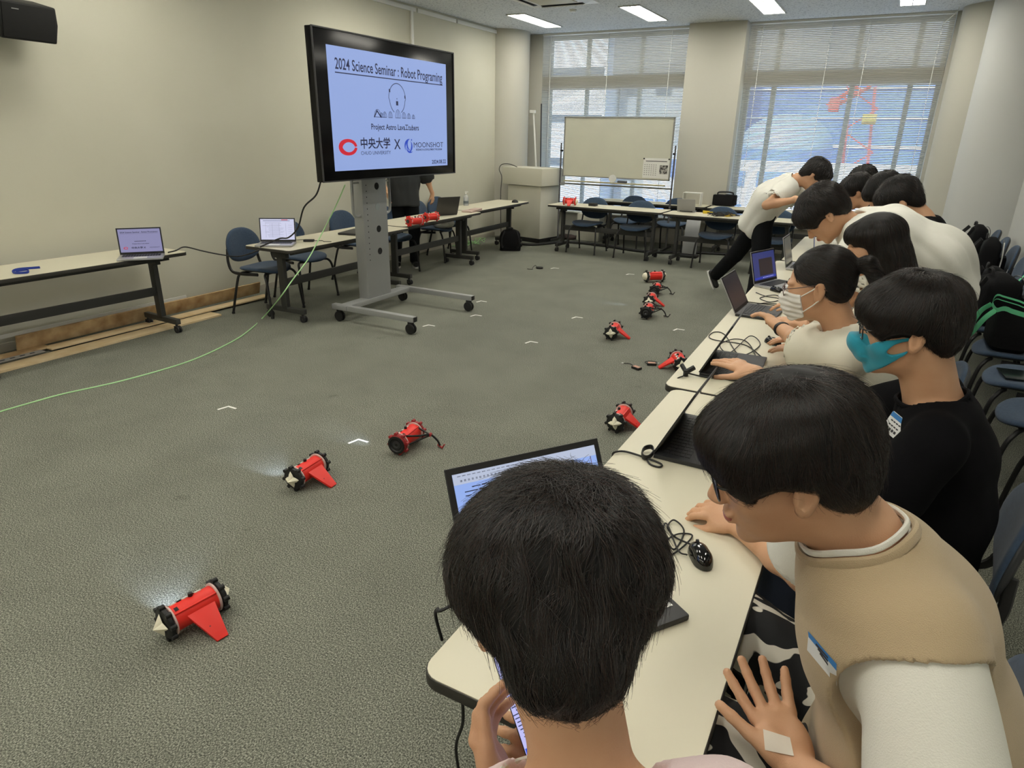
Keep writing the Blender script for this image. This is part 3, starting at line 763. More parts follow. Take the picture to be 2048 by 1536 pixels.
def draw_slide(Mx, sc, w, h, yc):
    def T(x, y): return Mx @ frame4((x, yc + y, 0.003), (1, 0, 0), (0, 1, 0), (0, 0, 1))
    lettering('title_text', '2024 Science Seminar : Robot Programing', T(0, h * 0.36), 0.016, M_textd, sc, w * 0.9, bold=0.02)
    marks(Mx, sc, [(0, yc + h * 0.30, w * 0.9, 0.001)], M_textd, 'title_underline')
    lettering('project_text', 'Project Astro Lava tubers', T(0, -h * 0.14), 0.011, M_textd, sc, w * 0.4, bold=0.02)
    marks(Mx, sc, [(-0.04 + k * 0.011, yc - h * 0.03, 0.007, 0.006) for k in range(8)], M_textd, 'slide_drawing')
    lettering('university_text', '\u4e2d\u592e\u5927\u5b66 X', T(-0.02, -h * 0.32), 0.018, M_textd, sc, w * 0.34, bold=0.03)
    lettering('programme_text', 'MOONSHOT', T(w * 0.32, -h * 0.32), 0.012, M_textd, sc, w * 0.24)
    mb = MB(); mb.M = Mx; V = []; n = 20
    for i in range(n + 1):
        t = 0.2 + (2 * PI - 0.4) * i / n; V += [(-w * 0.37 + 0.017 * math.cos(t), yc - h * 0.32 + 0.010 * math.sin(t), 0.0032), (-w * 0.37 + 0.011 * math.cos(t), yc - h * 0.32 + 0.006 * math.sin(t), 0.0032)]
    mb.add(V, [(2 * i, 2 * i + 1, 2 * i + 3, 2 * i + 2) for i in range(n)]); part('emblem', mb, M_red_ink, sc, smooth=False)
def draw_doc(Mx, sc, w, h, yc):
    R = random.Random(3); r = [(-w * 0.02, yc + h * 0.42, w * 0.8, 0.004)]
    for k in range(14): r += [(-w * 0.1 + R.uniform(-.02, .02), yc + h * (0.34 - k * 0.055), w * R.uniform(0.3, 0.6), 0.0012)]
    for k in range(4): r += [(-w * 0.35 + k * w * 0.2, yc - h * 0.05, 0.001, h * 0.7)]
    for k in range(5): r += [(w * 0.38, yc + h * (0.2 - k * 0.1), w * 0.12, 0.001)]
    marks(Mx, sc, r, M_text)
    marks(Mx, sc, [(w * 0.22, yc + h * 0.46, 0.06, 0.006)], M_red_ink, 'red_tab')
def draw_code(Mx, sc, w, h, yc):
    R = random.Random(5)
    marks(Mx, sc, [(0, yc + h * 0.45, w, h * 0.10), ], mat('screen_bar', (20, 20, 22), 0.3, emit=((196, 206, 230), 0.85)), 'menu_bar')
    r = []
    for k in range(18): r += [(-w * 0.46 + k * 0.013, yc + h * 0.475, 0.009, 0.002)]
    for k in range(14): r += [(-w * 0.45 + k * 0.010, yc + h * 0.43, 0.005, 0.005)]
    for k in range(22):
        x0 = -w * 0.44 + R.choice((0, 0.01, 0.02, 0.03)); y = yc + h * (0.36 - k * 0.036)
        for q in range(R.randint(1, 3)):
            ww = R.uniform(0.012, 0.04); r.append((x0 + ww / 2, y, ww, 0.0022)); x0 += ww + 0.004
    marks(Mx, sc, r, M_textd)
    marks(Mx, sc, [(w * 0.455, yc, 0.002, h * 0.8)], mat('scroll_bar', (20, 20, 22), 0.3, emit=((110, 90, 120), 0.8)), 'scroll_bar')
def draw_win(Mx, sc, w, h, yc):
    marks(Mx, sc, [(0.02, yc - 0.01, w * 0.62, h * 0.62)], mat('screen_window', (20, 20, 22), 0.3, emit=((40, 38, 44), 0.8)), 'dark_window')
    marks(Mx, sc, [(0.0, yc - h * 0.43, w * 0.98, h * 0.07)], mat('taskbar', (20, 20, 30), 0.3, emit=((44, 60, 170), 0.9)), 'taskbar')
    marks(Mx, sc, [(-w * 0.1 + k * 0.02, yc - h * 0.43, 0.008, 0.006) for k in range(8)], M_scrw, 'taskbar_icons', z=0.0037)
TT = TZ
# near: laptop of the boy seen from behind
LP1 = laptop('black laptop with a bright code window, open before the boy seen from behind', (-0.555, 1.24, TT), -35.2, 28.5, 0.432, 0.27, 0.30, scr=M_scrb, draw=draw_code, bez=0.014)
mb = MB(); mb.box((0.190, -0.20, 0.0185), (0.02, 0.06, 0.001)); stk = part('sticker', mb, M_white, LP1, smooth=False, label='small white sticker on the palm rest')
laptop('open black laptop seen edge-on in front of the boy in the beige vest', (-0.526, 2.21, TT), 0, -26, 0.41, 0.25, 0.265, scr=M_scrm)
laptop('black laptop on the second table, seen edge-on, touched by two hands', (-0.60, 3.12, TT), 2, -27, 0.40, 0.25, 0.265, scr=M_scrm)
laptop('black laptop with a switched-off screen beside the masked girl', (-0.658, 4.297, TT), -3, 29, 0.343, 0.23, 0.237, scr=M_scrd, lid=M_alu)
laptop('silver laptop with a dark window on a blue desktop', (-0.661, 5.254, TT), -19.7, 15.8, 0.341, 0.235, 0.236, shell=M_alu, scr=M_scrn, draw=draw_win)
laptop('thin silver laptop standing open with a reflecting dark screen', (-0.60, 6.10, TT), -2, 13.5, 0.33, 0.22, 0.25, shell=M_alu, scr=mat('screen_reflecting', (60, 58, 58), 0.15))
laptop('laptop beside the papers, its bright screen seen from the side', (-0.50, 7.15, TT), 4, 8, 0.31, 0.21, 0.20, shell=M_alu, scr=M_scrn)
# left side
laptop('silver laptop with the seminar slide on the left table', (-5.459, 3.444, TT), -39, 4, 0.34, 0.225, 0.222, shell=M_alu, scr=M_scrp, draw=draw_slide)
laptop('silver laptop with a white document at the near end of the left row', (-5.05, 4.564, TT), -55, 11, 0.337, 0.225, 0.225, shell=M_alu, scr=M_scrw, draw=draw_doc)
laptop('black laptop seen from behind on the left table, beside the bottle', tuple(at_z(893, 431, TT)), 158, 18, 0.345, 0.24, 0.24, shell=M_lapg, lid=M_lapg, scr=M_scrg)
laptop('tilted grey tablet computer on a stand on the front window table', tuple(at_z(1372, 424, TT)), 95, 28, 0.26, 0.12, 0.20, shell=M_alu, lid=mat('tablet_back', (150, 150, 150), 0.5), scr=M_scrd, open_keys=False)

# ---------------------------------------------------------------- red robots
M_rred = mat('robot_red_plastic', (226, 44, 34), 0.45)
M_rdred = mat('robot_dark_red', (150, 40, 42), 0.5)
M_ring = mat('translucent_ring', (206, 178, 172), 0.4)
M_cone = mat('cream_cone', (232, 226, 204), 0.55)
M_rblk = mat('robot_black', (18, 18, 19), 0.5)
def robot(name_label, a, b, front='star', prop='fin', side=1, knob=None, back='star', wheelm=None, group='red robots on the carpet', scale=1.0, zf=None, body=True):
    """a: centre of the near wheel, b: centre of the far wheel (world), axis along y local from near to far"""
    a = np.array(a, float); b = np.array(b, float); d = b - a; L = 0.19 * scale; ang = math.atan2(d[1], d[0]) - PI / 2
    zr = 0.068 * scale
    base = (a[0], a[1], (zf if zf is not None else 0.0))
    t = thing('red_robot', name_label, 'robot', base, ang, group)
    S = scale; wm = wheelm or M_rblk
    Ax = lambda y: frame4((0, y, zr), (1, 0, 0), (0, 0, -1), (0, 1, 0))
    part('body', MB().lathe([(0.044 * S, 0.012 * S), (0.046 * S, 0.02 * S), (0.046 * S, L - 0.02 * S), (0.044 * S, L - 0.012 * S)], 32, M=Ax(0)), M_rred, t)
    mb = MB()
    for k in range(3): mb.box((math.sin(-0.5) * 0.047 * S, (0.04 + 0.045 * k) * S, zr + math.cos(-0.5) * 0.047 * S), (0.014 * S, 0.022 * S, 0.003 * S), R=roty(-0.5))
    part('white_window', mb, M_white, t, smooth=False)
    mb = MB()
    for k in range(2): mb.box((math.sin(-0.45) * 0.0475 * S, (0.062 + 0.045 * k) * S, zr + math.cos(-0.45) * 0.0475 * S), (0.010 * S, 0.014 * S, 0.004 * S), R=roty(-0.5))
    mb.box((math.sin(0.35) * 0.047 * S, 0.035 * S, zr + math.cos(0.35) * 0.047 * S), (0.014 * S, 0.012 * S, 0.003 * S), R=roty(0.35))
    part('port', mb, M_rblk, t, smooth=False)
    part('side_rib', MB().bar((0.030 * S, 0.02 * S, zr + 0.036 * S), (0.030 * S, L - 0.02 * S, zr + 0.036 * S), 0.008 * S, 0.006 * S), M_rred, t, bevel=0.001)
    part('switch_knob', MB().cyl((-0.012 * S, 0.10 * S, zr + 0.043 * S), (-0.012 * S, 0.10 * S, zr + 0.058 * S), 0.008 * S, 12), M_rblk, t)
    for wi, y in enumerate((0.0, L)):
        part('ring', MB().lathe([(0.05 * S, -0.004 * S), (0.054 * S, -0.003 * S), (0.054 * S, 0.003 * S), (0.05 * S, 0.004 * S)], 32, M=Ax(y + (0.016 if wi == 0 else -0.016) * S)), M_ring, t)
        mb = MB(); mb.lathe([(0.0, -0.010 * S), (0.050 * S, -0.010 * S), (0.055 * S, -0.006 * S), (0.055 * S, 0.006 * S), (0.050 * S, 0.010 * S), (0.0, 0.010 * S)], 32, M=Ax(y))
        for k in range(8):
            q = 2 * PI * k / 8 + 0.2
            c = np.array((math.cos(q) * 0.0575 * S, y, zr + math.sin(q) * 0.0575 * S))
            mb.cyl(c - np.array((0, 0.010 * S, 0)), c + np.array((0, 0.010 * S, 0)), 0.0092 * S, 12)
        if front == 'dark' and wi == 0: mb.lathe([(0.050 * S, -0.008 * S), (0.052 * S, -0.018 * S), (0.040 * S, -0.022 * S), (0.036 * S, -0.012 * S), (0.0, -0.012 * S)][::-1], 32, M=Ax(y))
        w = part('wheel', mb, wm, t, angle=45)
        if front == 'dark' and wi == 0 and wheelm: part('wheel_cover', MB().lathe([(0.049 * S, -0.019 * S), (0.051 * S, -0.026 * S), (0.040 * S, -0.028 * S), (0.034 * S, -0.0225 * S), (0.0, -0.0225 * S)][::-1], 32, M=Ax(y)), M_rblk, w)
        kind = front if wi == 0 else back
        sg = -1 if wi == 0 else 1
        if kind == 'star':
            # four pointed star: a low concave pyramid
            V = [(0, y + sg * 0.045 * S, zr)]; n = 8
            for k in range(16):
                q = 2 * PI * k / 16 + PI / 2 + 0.15
                rr = (0.044, 0.030, 0.0215, 0.030)[k % 4] * S
                V.append((math.cos(q) * rr, y + sg * (0.013 + (0.0 if k % 4 == 0 else 0.002)) * S, zr + math.sin(q) * rr))
            F = [(0, 1 + k, 1 + (k + 1) % 16) for k in range(16)] + [tuple(range(1, 17))]
            mb = MB(); mb.add(V, F); part('star_cone', mb, M_cone, w, smooth=False, clean=True)
        elif kind == 'dome':
            part('dome_cap', MB().lathe([(0.042 * S * math.cos(k * PI / 16), (0.010 + 0.038 * math.sin(k * PI / 16)) * S * sg) for k in range(9)], 24, M=Ax(y)), M_cone, w)
        else:
            mb = MB(); mb.lathe([(0.0, sg * 0.0125 * S), (0.022 * S, sg * 0.0125 * S), (0.024 * S, sg * 0.024 * S), (0.016 * S, sg * 0.026 * S), (0.0, sg * 0.018 * S)], 20, M=Ax(y)); part('hub_ring', mb, mat('hub_grey', (46, 46, 48), 0.35), w)
    if prop == 'fin':
        s = side
        # trapezoid fin leaning from the body's flank down to the carpet
        o = np.array((s * 0.040 * S, 0, zr + 0.012 * S)); dn = nrm((s * 0.80, 0, -0.60))
        ln = (zr + 0.012 * S) / 0.60 - 0.004; nn = nrm((s * 0.6, 0, 0.8))
        P = [o + np.array((0, 0.055 * S, 0)), o + np.array((0, 0.155 * S, 0)), o + dn * ln + np.array((0, 0.135 * S, 0)), o + dn * ln + np.array((0, 0.095 * S, 0))]
        V = [p + nn * 0.006 * S for p in P] + [p - nn * 0.006 * S for p in P]
        mb = MB(); mb.add(V, [(0, 1, 2, 3), (7, 6, 5, 4), (0, 4, 5, 1), (1, 5, 6, 2), (2, 6, 7, 3), (3, 7, 4, 0)])
        fn = part('fin', mb, M_rred, t, bevel=0.002)
        mb = MB(); mb.cyl(P[0] * 0.45 + P[2] * 0.55 + nn * 0.005 * S, P[0] * 0.45 + P[2] * 0.55 + nn * 0.0075 * S, 0.003 * S, 8); part('rivet', mb, M_rdred, fn)
    elif prop == 'arm':
        s = side; y = 0.10 * S
        mb = MB(); p = [np.array(q) * S for q in ((s * 0.03, 0.03, 0.105), (s * 0.075, 0.10, 0.085), (s * 0.115, 0.15, 0.078), (s * 0.15, 0.165, 0.045), (s * 0.165, 0.17, 0.012))]
        mb.tube(spline(p, 20), 0.006 * S, 8)
        mb.tube([np.array((s * 0.04, 0.16, 0.10)) * S, np.array((s * 0.115, 0.15, 0.078)) * S], 0.005 * S, 8)
        mb.tube([np.array((s * 0.03, 0.02, 0.05)) * S, np.array((s * 0.115, 0.15, 0.074)) * S], 0.005 * S, 8)
        ar = part('arm', mb, M_rblk, t)
        mb = MB(); mb.tube([np.array((s * 0.145, 0.185, 0.006)) * S, np.array((s * 0.19, 0.15, 0.010)) * S], 0.005 * S, 8); mb.tube([np.array((s * 0.19, 0.15, 0.010)) * S, np.array((s * 0.205, 0.15, 0.036)) * S], 0.004 * S, 8); part('foot', mb, M_rdred if wheelm is M_rdred else M_rblk, ar)
        mb = MB(); mb.cyl(np.array((s * 0.115, 0.142, 0.078)) * S, np.array((s * 0.115, 0.16, 0.078)) * S, 0.010 * S, 12); part('joint', mb, M_rdred if wheelm is M_rdred else M_rblk, ar)
    return t
def hub(px, py): return at_z(px, py, 0.068)
r1 = robot('red robot nearest the camera, with a cream star cone and a wide fin', hub(332, 1248), hub(420, 1200), scale=1.06)
r2 = robot('red robot with black wheels and fin, second from the camera', hub(588, 958), hub(645, 922), back='dark', scale=1.05)
r3 = robot('red robot with dark red wheels and a thin black arm', hub(797, 888), hub(838, 856), front='dark', prop='arm', back='dark', wheelm=M_rdred, scale=1.05)
r4 = robot('red robot with a white star front, just left of the foreground table', hub(1231, 846), hub(1255, 817), scale=1.05)
r5 = robot('red robot with a white star front alone in the middle of the carpet', hub(1222, 667), hub(1235, 650), scale=1.08)
r6 = robot('red robot half hidden by the table edge, its fin pointing left', hub(1363, 731), hub(1345, 703), side=-1, wheelm=M_rblk, scale=1.05)
r7 = robot('all-black-fronted robot with an arm, front one of the cluster', hub(1292, 626), hub(1300, 614), front='dark', prop='arm', back='dark', scale=1.1)
r8 = robot('red robot with a star front directly behind the black-fronted one', hub(1298, 603), hub(1306, 592), scale=1.08)
r9 = robot('dark robot with an arm, third in the cluster', hub(1309, 581), hub(1318, 570), front='dark', prop='arm', back='dark', scale=1.05)
r10 = robot('red robot lying sideways with a cream dome at each end, farthest on the carpet', hub(1293, 554), hub(1320, 553), front='dome', back='dome', prop=None, scale=1.15)
# the robots' own front lamps light the carpet
def headlamp(t, aim, energy, spot=50):
    l = D.lights.new('robot_lamp', 'SPOT'); l.energy = energy; l.color = (0.62, 0.74, 1.0); l.spot_size = math.radians(spot); l.spot_blend = 0.8; l.shadow_soft_size = 0.01
    o = D.objects.new('robot_lamp', l); COL.objects.link(o)
    a = math.radians(aim); p = Vector(t.location) + Vector((math.cos(a) * 0.075, math.sin(a) * 0.075, 0.085))
    o.location = p; dv = Vector((math.cos(a), math.sin(a), -0.20)); o.rotation_euler = dv.to_track_quat('-Z', 'Y').to_euler()
headlamp(r1, 146, 7, 62); headlamp(r2, 158, 7, 50); headlamp(r3, 176, 5, 36); headlamp(r8, 185, 6, 32)
gt = 'red robots on the tables'
p = at_z(842, 441, TT + 0.06)
robot('red robot body standing across the left table, front one', (p[0], p[1], 0), (p[0] - 0.05, p[1] - 0.2, 0), front='x', back='x', prop=None, wheelm=M_rred, zf=TT, scale=0.95, group=gt)
p = at_z(858, 436, TT + 0.06)
robot('red robot body behind the other one on the left table', (p[0] - 0.06, p[1] + 0.02, 0), (p[0] - 0.02, p[1] + 0.2, 0), front='x', back='x', prop=None, wheelm=M_rred, zf=TT, scale=0.9, group=gt)
p = at_z(1128, 410, TT)
robot('red and white robot at the left end of the front window table', (p[0], p[1], 0), (p[0] + 0.2, p[1] + 0.03, 0), front='x', back='dome', prop='fin', wheelm=M_rred, zf=TT, scale=0.95, group=gt)
# ---------------------------------------------------------------- podium, whiteboard, poles
M_pod = mat('cream_steel_panel', (206, 204, 190), 0.5)
M_podg = mat('grey_reveal', (96, 96, 92), 0.6)
M_wb = mat('whiteboard_face', (206, 206, 190), 0.35, noise=(3, (198, 198, 184), 0.3))
M_paper = mat('paper', (226, 226, 222), 0.8)
M_pap2 = mat('paper_print', (90, 90, 92), 0.8)
t = thing('podium', 'cream boxy lectern with a wired microphone beside the left column', 'podium', (-5.33, 10.56, 0), -0.20)
mb = MB(); mb.box((0, 0, 0.50), (0.72, 0.52, 0.86)); part('cabinet', mb, M_pod, t, bevel=0.008)
part('plinth', MB().box((0, 0.0, 0.035), (0.74, 0.54, 0.07)), M_mblack, t, bevel=0.004)
mb = MB(); P = [(-0.33, 0.94), (0.33, 0.94), (0.33, 1.13), (0.22, 1.22), (-0.33, 1.22)]
mb.prism(P, 0.86, M=frame4((-0.43, 0, 0), (0, 1, 0), (0, 0, 1), (1, 0, 0)))
part('desk_head', mb, M_pod, t, bevel=0.01)
part('reveal', MB().box((0, 0, 0.935), (0.70, 0.50, 0.02)), M_podg, t, smooth=False)
tag(part('microphone_cable', MB().tube(spline([(-5.52, 10.30, 1.225), (-5.62, 10.22, 1.27), (-5.76, 10.20, 1.26), (-5.80, 10.18, 1.18), (-5.74, 10.16, 1.06), (-5.76, 10.17, 0.8), (-5.77, 10.2, 0.3), (-5.8, 10.28, 0.006)], 60), 0.006, 7), M_mblack), 'thin dark cable looping off the podium top down to the floor', 'cable')
t = thing('whiteboard', 'freestanding whiteboard before the left window with notices at its lower right', 'whiteboard', (-3.885, 10.40, 0), 0)
Y = 0.18
mb = MB(); mb.box((0, Y, 1.56), (1.80, 0.02, 0.90)); part('board', mb, M_wb, t, smooth=False)
mb = MB()
for s in (-1, 1): mb.box((s * 0.905, Y, 1.56), (0.018, 0.034, 0.918)); mb.box((0, Y, 1.56 + s * 0.455), (1.83, 0.034, 0.016))
part('frame', mb, mat('board_frame', (150, 150, 146), 0.4, 0.5), t, smooth=False)
for s in (-1, 1):
    mb = MB(); mb.tube([(s * 0.96, Y, 0.07), (s * 0.96, Y, 1.62)], 0.014, 8); part('upright', mb, mat('upright_grey', (92, 90, 92), 0.5), t)
    mb = MB(); mb.bar((s * 0.96, Y - 0.26, 0.06), (s * 0.96, Y + 0.26, 0.06), 0.03, 0.03); f = part('foot', mb, M_steel, t, bevel=0.003)
    mb = MB(); mb.tube([(s * 0.93, Y, 1.5), (s * 0.97, Y, 1.5)], 0.02, 10); part('pivot_knob', mb, M_mblack, t)
mb = MB(); mb.bar((-0.96, Y, 0.98), (0.96, Y, 0.98), 0.02, 0.025); part('cross_bar', mb, M_grey, t)
mb = MB(); mb.box((0.0, Y - 0.05, 1.03), (1.72, 0.07, 0.018)); part('pen_tray', mb, mat('tray_beige', (190, 182, 150), 0.5), t, bevel=0.003)
tag(part('eraser', MB().box((-3.72, 10.52, 1.055), (0.15, 0.05, 0.035)), mat('eraser_grey', (70, 72, 76), 0.7), bevel=0.004), 'dark grey whiteboard eraser on the pen tray', 'eraser')
tag(part('tape_roll', MB().lathe([(0.03, -0.012), (0.06, -0.012), (0.06, 0.012), (0.03, 0.012)], 24, M=frame4((-3.88, 10.50, 1.10), (1, 0, 0), (0, 0, 1), (0, -1, 0))), M_paper), 'small white roll beside the eraser on the pen tray', 'roll')
nt_ = thing('notice_sheet', 'white notice with lines of print on the whiteboard, left of the photo print', 'paper', (-3.20, 10.563, 1.28))
part('sheet', MB().box((0, 0, 0), (0.42, 0.0015, 0.30)), M_paper, nt_, smooth=False)
mb = MB(); R_ = random.Random(2)
mb.box((0, -0.0015, 0.105), (0.34, 0.0006, 0.012))
for r in range(6):
    for k in range(6): mb.box((-0.18 + k * 0.036, -0.0015, 0.05 - r * 0.03), (0.016, 0.0006, 0.008))
part('print', mb, M_pap2, nt_, smooth=False, kind='stuff')
for x in (-0.2, 0.2): part('magnet', MB().cyl((x, -0.001, 0.14), (x, -0.010, 0.14), 0.012, 12), M_mblack, nt_)
pt_ = thing('photo_print', 'small dark grey photo print at the lower right corner of the whiteboard', 'print', (-3.075, 10.560, 1.265))
part('print', MB().box((0, 0, 0), (0.13, 0.001, 0.13)), mat('photo_dark', (52, 50, 50), 0.6, noise=(30, (170, 168, 162), 0.06)), pt_, smooth=False)
t = thing('projector_pole', 'slim white pole leaning in the left window corner', 'pole', (-5.52, 11.1, 0))
part('pole', MB().tube([(0.06, 0, 0), (-0.19, 0.13, 2.10)], 0.016, 8), M_white, t)
part('clamp', MB().box((-0.20, 0.12, 2.12), (0.10, 0.05, 0.05)), M_white, t, bevel=0.006)
t = thing('dark_pole', 'thin dark pole standing behind the podium in the window corner', 'pole', (-5.50, 11.2, 0))
part('pole', MB().tube([(0, 0, 0), (-0.06, 0.03, 2.25)], 0.012, 8), mat('pole_dark', (52, 52, 58), 0.5), t)
tag(part('podium_base_cable', MB().tube(spline([at_z(1000, 482, 0.02), at_z(1060, 489, 0.02), at_z(1130, 484, 0.02), at_z(1200, 490, 0.02), at_z(1290, 503, 0.02), at_z(1390, 505, 0.02), at_z(1480, 510, 0.02)], 60), 0.022, 8, flat=1.4), M_mblack), 'thick black cable strip curving across the carpet from podium to window tables', 'cable')
t = thing('cloth_heap', 'crumpled brown bag lying on the carpet by the podium', 'bag', tuple(at_z(1140, 478, 0)))
mb = MB()
for k in range(5): mb.ell((random.uniform(-.12, .12), random.uniform(-.05, .05), 0.04), (0.11, 0.07, 0.045), R=rotz(k))
part('cloth', mb, mat('brown_cloth', (86, 72, 70), 0.9, bump=(40, 0.6)), t)
t = thing('white_box', 'white box on the floor below the left window', 'box', (-4.45, 11.1, 0)); part('box', MB().box((0, 0, 0.23), (0.42, 0.26, 0.46)), M_pod, t, bevel=0.01); part('seam', MB().box((0, -0.131, 0.28), (0.40, 0.002, 0.006)), M_podg, t, smooth=False)
# ---------------------------------------------------------------- speaker on the left wall
t = thing('wall_speaker', 'black loudspeaker on a wall bracket at the top left corner', 'speaker', (-5.83, 3.07, 2.48))
Rz = rotz(0.10) @ roty(0.24)
def SM(): 
    m = MB(); M = np.eye(4); M[:3, :3] = Rz; m.M = M; return m
m = SM(); m.prism([(-0.20, -0.13), (0.20, -0.13), (0.215, 0.0), (0.20, 0.12), (-0.20, 0.12), (-0.215, 0.0)], 0.24, M=frame4((-0.14, 0, 0), (0, 1, 0), (0, 0, 1), (1, 0, 0))); part('cabinet', m, M_mblack, t, bevel=0.012)
m = SM(); m.box((0.103, 0, -0.004), (0.006, 0.38, 0.225)); part('grille', m, mat('speaker_grille', (9, 9, 10), 0.8, bump=(900, 0.5)), t, bevel=0.002)
m = SM(); m.box((0.107, -0.10, 0.075), (0.001, 0.05, 0.006)); part('badge', m, M_grey, t, smooth=False)
part('bracket', MB().cyl((-0.29, -0.05, 0.02), (-0.10, -0.05, 0.02), 0.025, 10), M_mblack, t)
part('wall_plate', MB().box((-0.282, -0.05, 0.02), (0.012, 0.12, 0.16)), M_mblack, t, bevel=0.004)
# ---------------------------------------------------------------- timber strips along the left wall
M_wood = mat('pale_wood', (226, 208, 172), 0.6, noise=(9, (204, 176, 130), 0.35))
M_woodd = mat('stained_board', (214, 188, 144), 0.65, noise=(7, (140, 104, 64), 0.28))
M_wedge = mat('wood_edge', (190, 148, 96), 0.7)
def plank(label, a, b, w, h, m, lift=0.0, lean=0.0):
    a = np.array(a, float); b = np.array(b, float); d = b - a; L = float(np.linalg.norm(d)); c = (a + b) / 2
    t = thing('timber_strip', label, 'plank', (c[0], c[1], lift), math.atan2(d[1], d[0]), 'timber strips on the floor by the left wall')
    mb = MB(); mb.box((0, 0, h / 2), (L, w, h), R=None); o = part('board', mb, m, t, bevel=0.001)
    o.rotation_euler = (lean, 0, 0)
    return t
plank('long pale timber strip on the floor under the left table, the lowest one', (-5.66, 1.2), (-5.66, 4.22), 0.16, 0.018, M_wood)
plank('stained brown board leaning at the wall behind the left table', (-5.95, 2.55), (-5.95, 5.02), 0.018, 0.13, M_woodd, 0.035, 0.28)
plank('pale strip lying in front of the stained board', (-5.83, 2.72), (-5.80, 5.0), 0.12, 0.014, M_wood, 0.020)
t = plank('dark stained board end showing at the far left under the table', (-5.90, 1.3), (-5.90, 2.75), 0.10, 0.015, M_woodd, 0.02)
t = thing('perforated_metal_strip', 'grey metal strip with slots lying on the boards at the left', 'strip', (-5.76, 1.9, 0.038), PI / 2)
part('strip', MB().box((0, 0, 0), (1.5, 0.07, 0.004)), mat('strip_grey', (160, 158, 156), 0.5, 0.3), t, smooth=False)
mb = MB()
for k in range(20): mb.box((-0.7 + k * 0.072, 0, 0.0025), (0.036, 0.014, 0.002))
part('slots', mb, M_hole, t, smooth=False, kind='stuff')
t = thing('white_trim_strip', 'thin white trim strip leaning along the foot of the left wall', 'strip', (XL + 0.06, 3.1, 0.14), PI / 2)
part('strip', MB().box((0, 0, 0), (2.2, 0.012, 0.03)), M_white, t, smooth=False)
# ---------------------------------------------------------------- cables, marks, small things
M_green = mat('pale_green_cable', (172, 218, 156), 0.5)
tag(part('network_cable', MB().tube(spline([at_x(690, 370, -4.35), at_x(675, 405, -4.5), at_x(655, 445, -4.6), (-4.60, 4.62, 0.76), at_x(615, 520, -4.5), at_x(585, 560, -4.48), at_x(560, 595, -4.55), at_z(528, 633, 0.02), at_z(505, 655, 0.006), at_z(470, 680, 0.006), at_z(400, 714, 0.004), at_z(330, 738, 0.004), at_z(230, 765, 0.004), at_z(130, 787, 0.004), at_z(60, 806, 0.004), at_z(-40, 835, 0.004)], 140), 0.0055, 7), M_green), 'long pale green network cable from the television across the carpet to the left', 'cable')
tag(part('laptop_link_cable', MB().tube(spline([at_z(336, 505, 0.735), at_z(352, 501, 0.75), at_x(370, 494, -5.40), at_x(405, 502, -5.2), at_x(440, 509, -5.1), at_x(475, 513, -5.1), at_z(500, 507, 0.70), at_z(520, 499, 0.735)], 60), 0.006, 7), M_mblack), 'black cable slung between the two silver laptops on the left', 'cable')
t = thing('adapter_box', 'small black adapter with a cable beside the white-screened laptop', 'adapter', tuple(at_z(618, 483, TT)))
part('box', MB().box((0, 0, 0.010), (0.10, 0.06, 0.020), R=rotz(0.6)), M_mblack, t, bevel=0.004)
mb = MB(); mb.tube(spline([(0.04, 0.02, 0.01), (0.10, 0.08, 0.006), (0.14, 0.06, 0.005), (0.20, 0.10, 0.004)], 20), 0.003, 6); mb.tube(spline([(-0.03, -0.02, 0.01), (-0.10, 0.03, 0.006), (-0.16, -0.02, 0.005), (-0.2, 0.02, 0.01)], 20), 0.003, 6); part('lead', mb, M_mblack, t)
tag(part('closed_laptop', MB().box(tuple(at_z(712, 464, TT + 0.012)), (0.24, 0.36, 0.02), R=rotz(0.25)), M_lapb, bevel=0.005), 'closed black laptop lying on the table left of the television stand', 'laptop')
t = thing('lanyard', 'small blue lanyard loop on the left table', 'lanyard', tuple(at_z(32, 545, TT)))
part('strap', MB().tube(spline([(0.0, 0, 0.012), (0.06, 0.05, 0.02), (0.12, 0.02, 0.012), (0.06, -0.03, 0.008), (0.0, -0.02, 0.01), (-0.02, 0.03, 0.018), (0.10, 0.12, 0.03)], 40), 0.010, 6, flat=0.4), mat('lanyard_blue', (30, 56, 150), 0.6), t)
t = thing('wall_socket', 'pale wall socket plate low on the wall beside the podium', 'socket', (XL + 0.001, 9.55, 0.32))
part('plate', MB().box((0.006, 0, 0), (0.012, 0.13, 0.12)), M_white, t, bevel=0.003); part('hole', MB().box((0.0125, -0.02, 0), (0.001, 0.03, 0.06)), M_mblack, t, smooth=False)
part('plug', MB().box((0.025, 0.03, 0.01), (0.03, 0.03, 0.03)), M_mblack, t, bevel=0.004)
mb = MB(); R_ = random.Random(4)
for k in range(7):
    p0 = np.array((-5.9, 9.2 + 0.08 * k, 0.01)); mb.tube(spline([p0 + np.array((R_.uniform(-.1, .12), R_.uniform(-.25, .25), R_.uniform(0.0, .08))) for _ in range(6)], 40), 0.004, 5)
tag(part('cable_tangle', mb, M_green, kind='stuff'), 'tangle of pale green cables at the foot of the wall by the socket', 'cables')
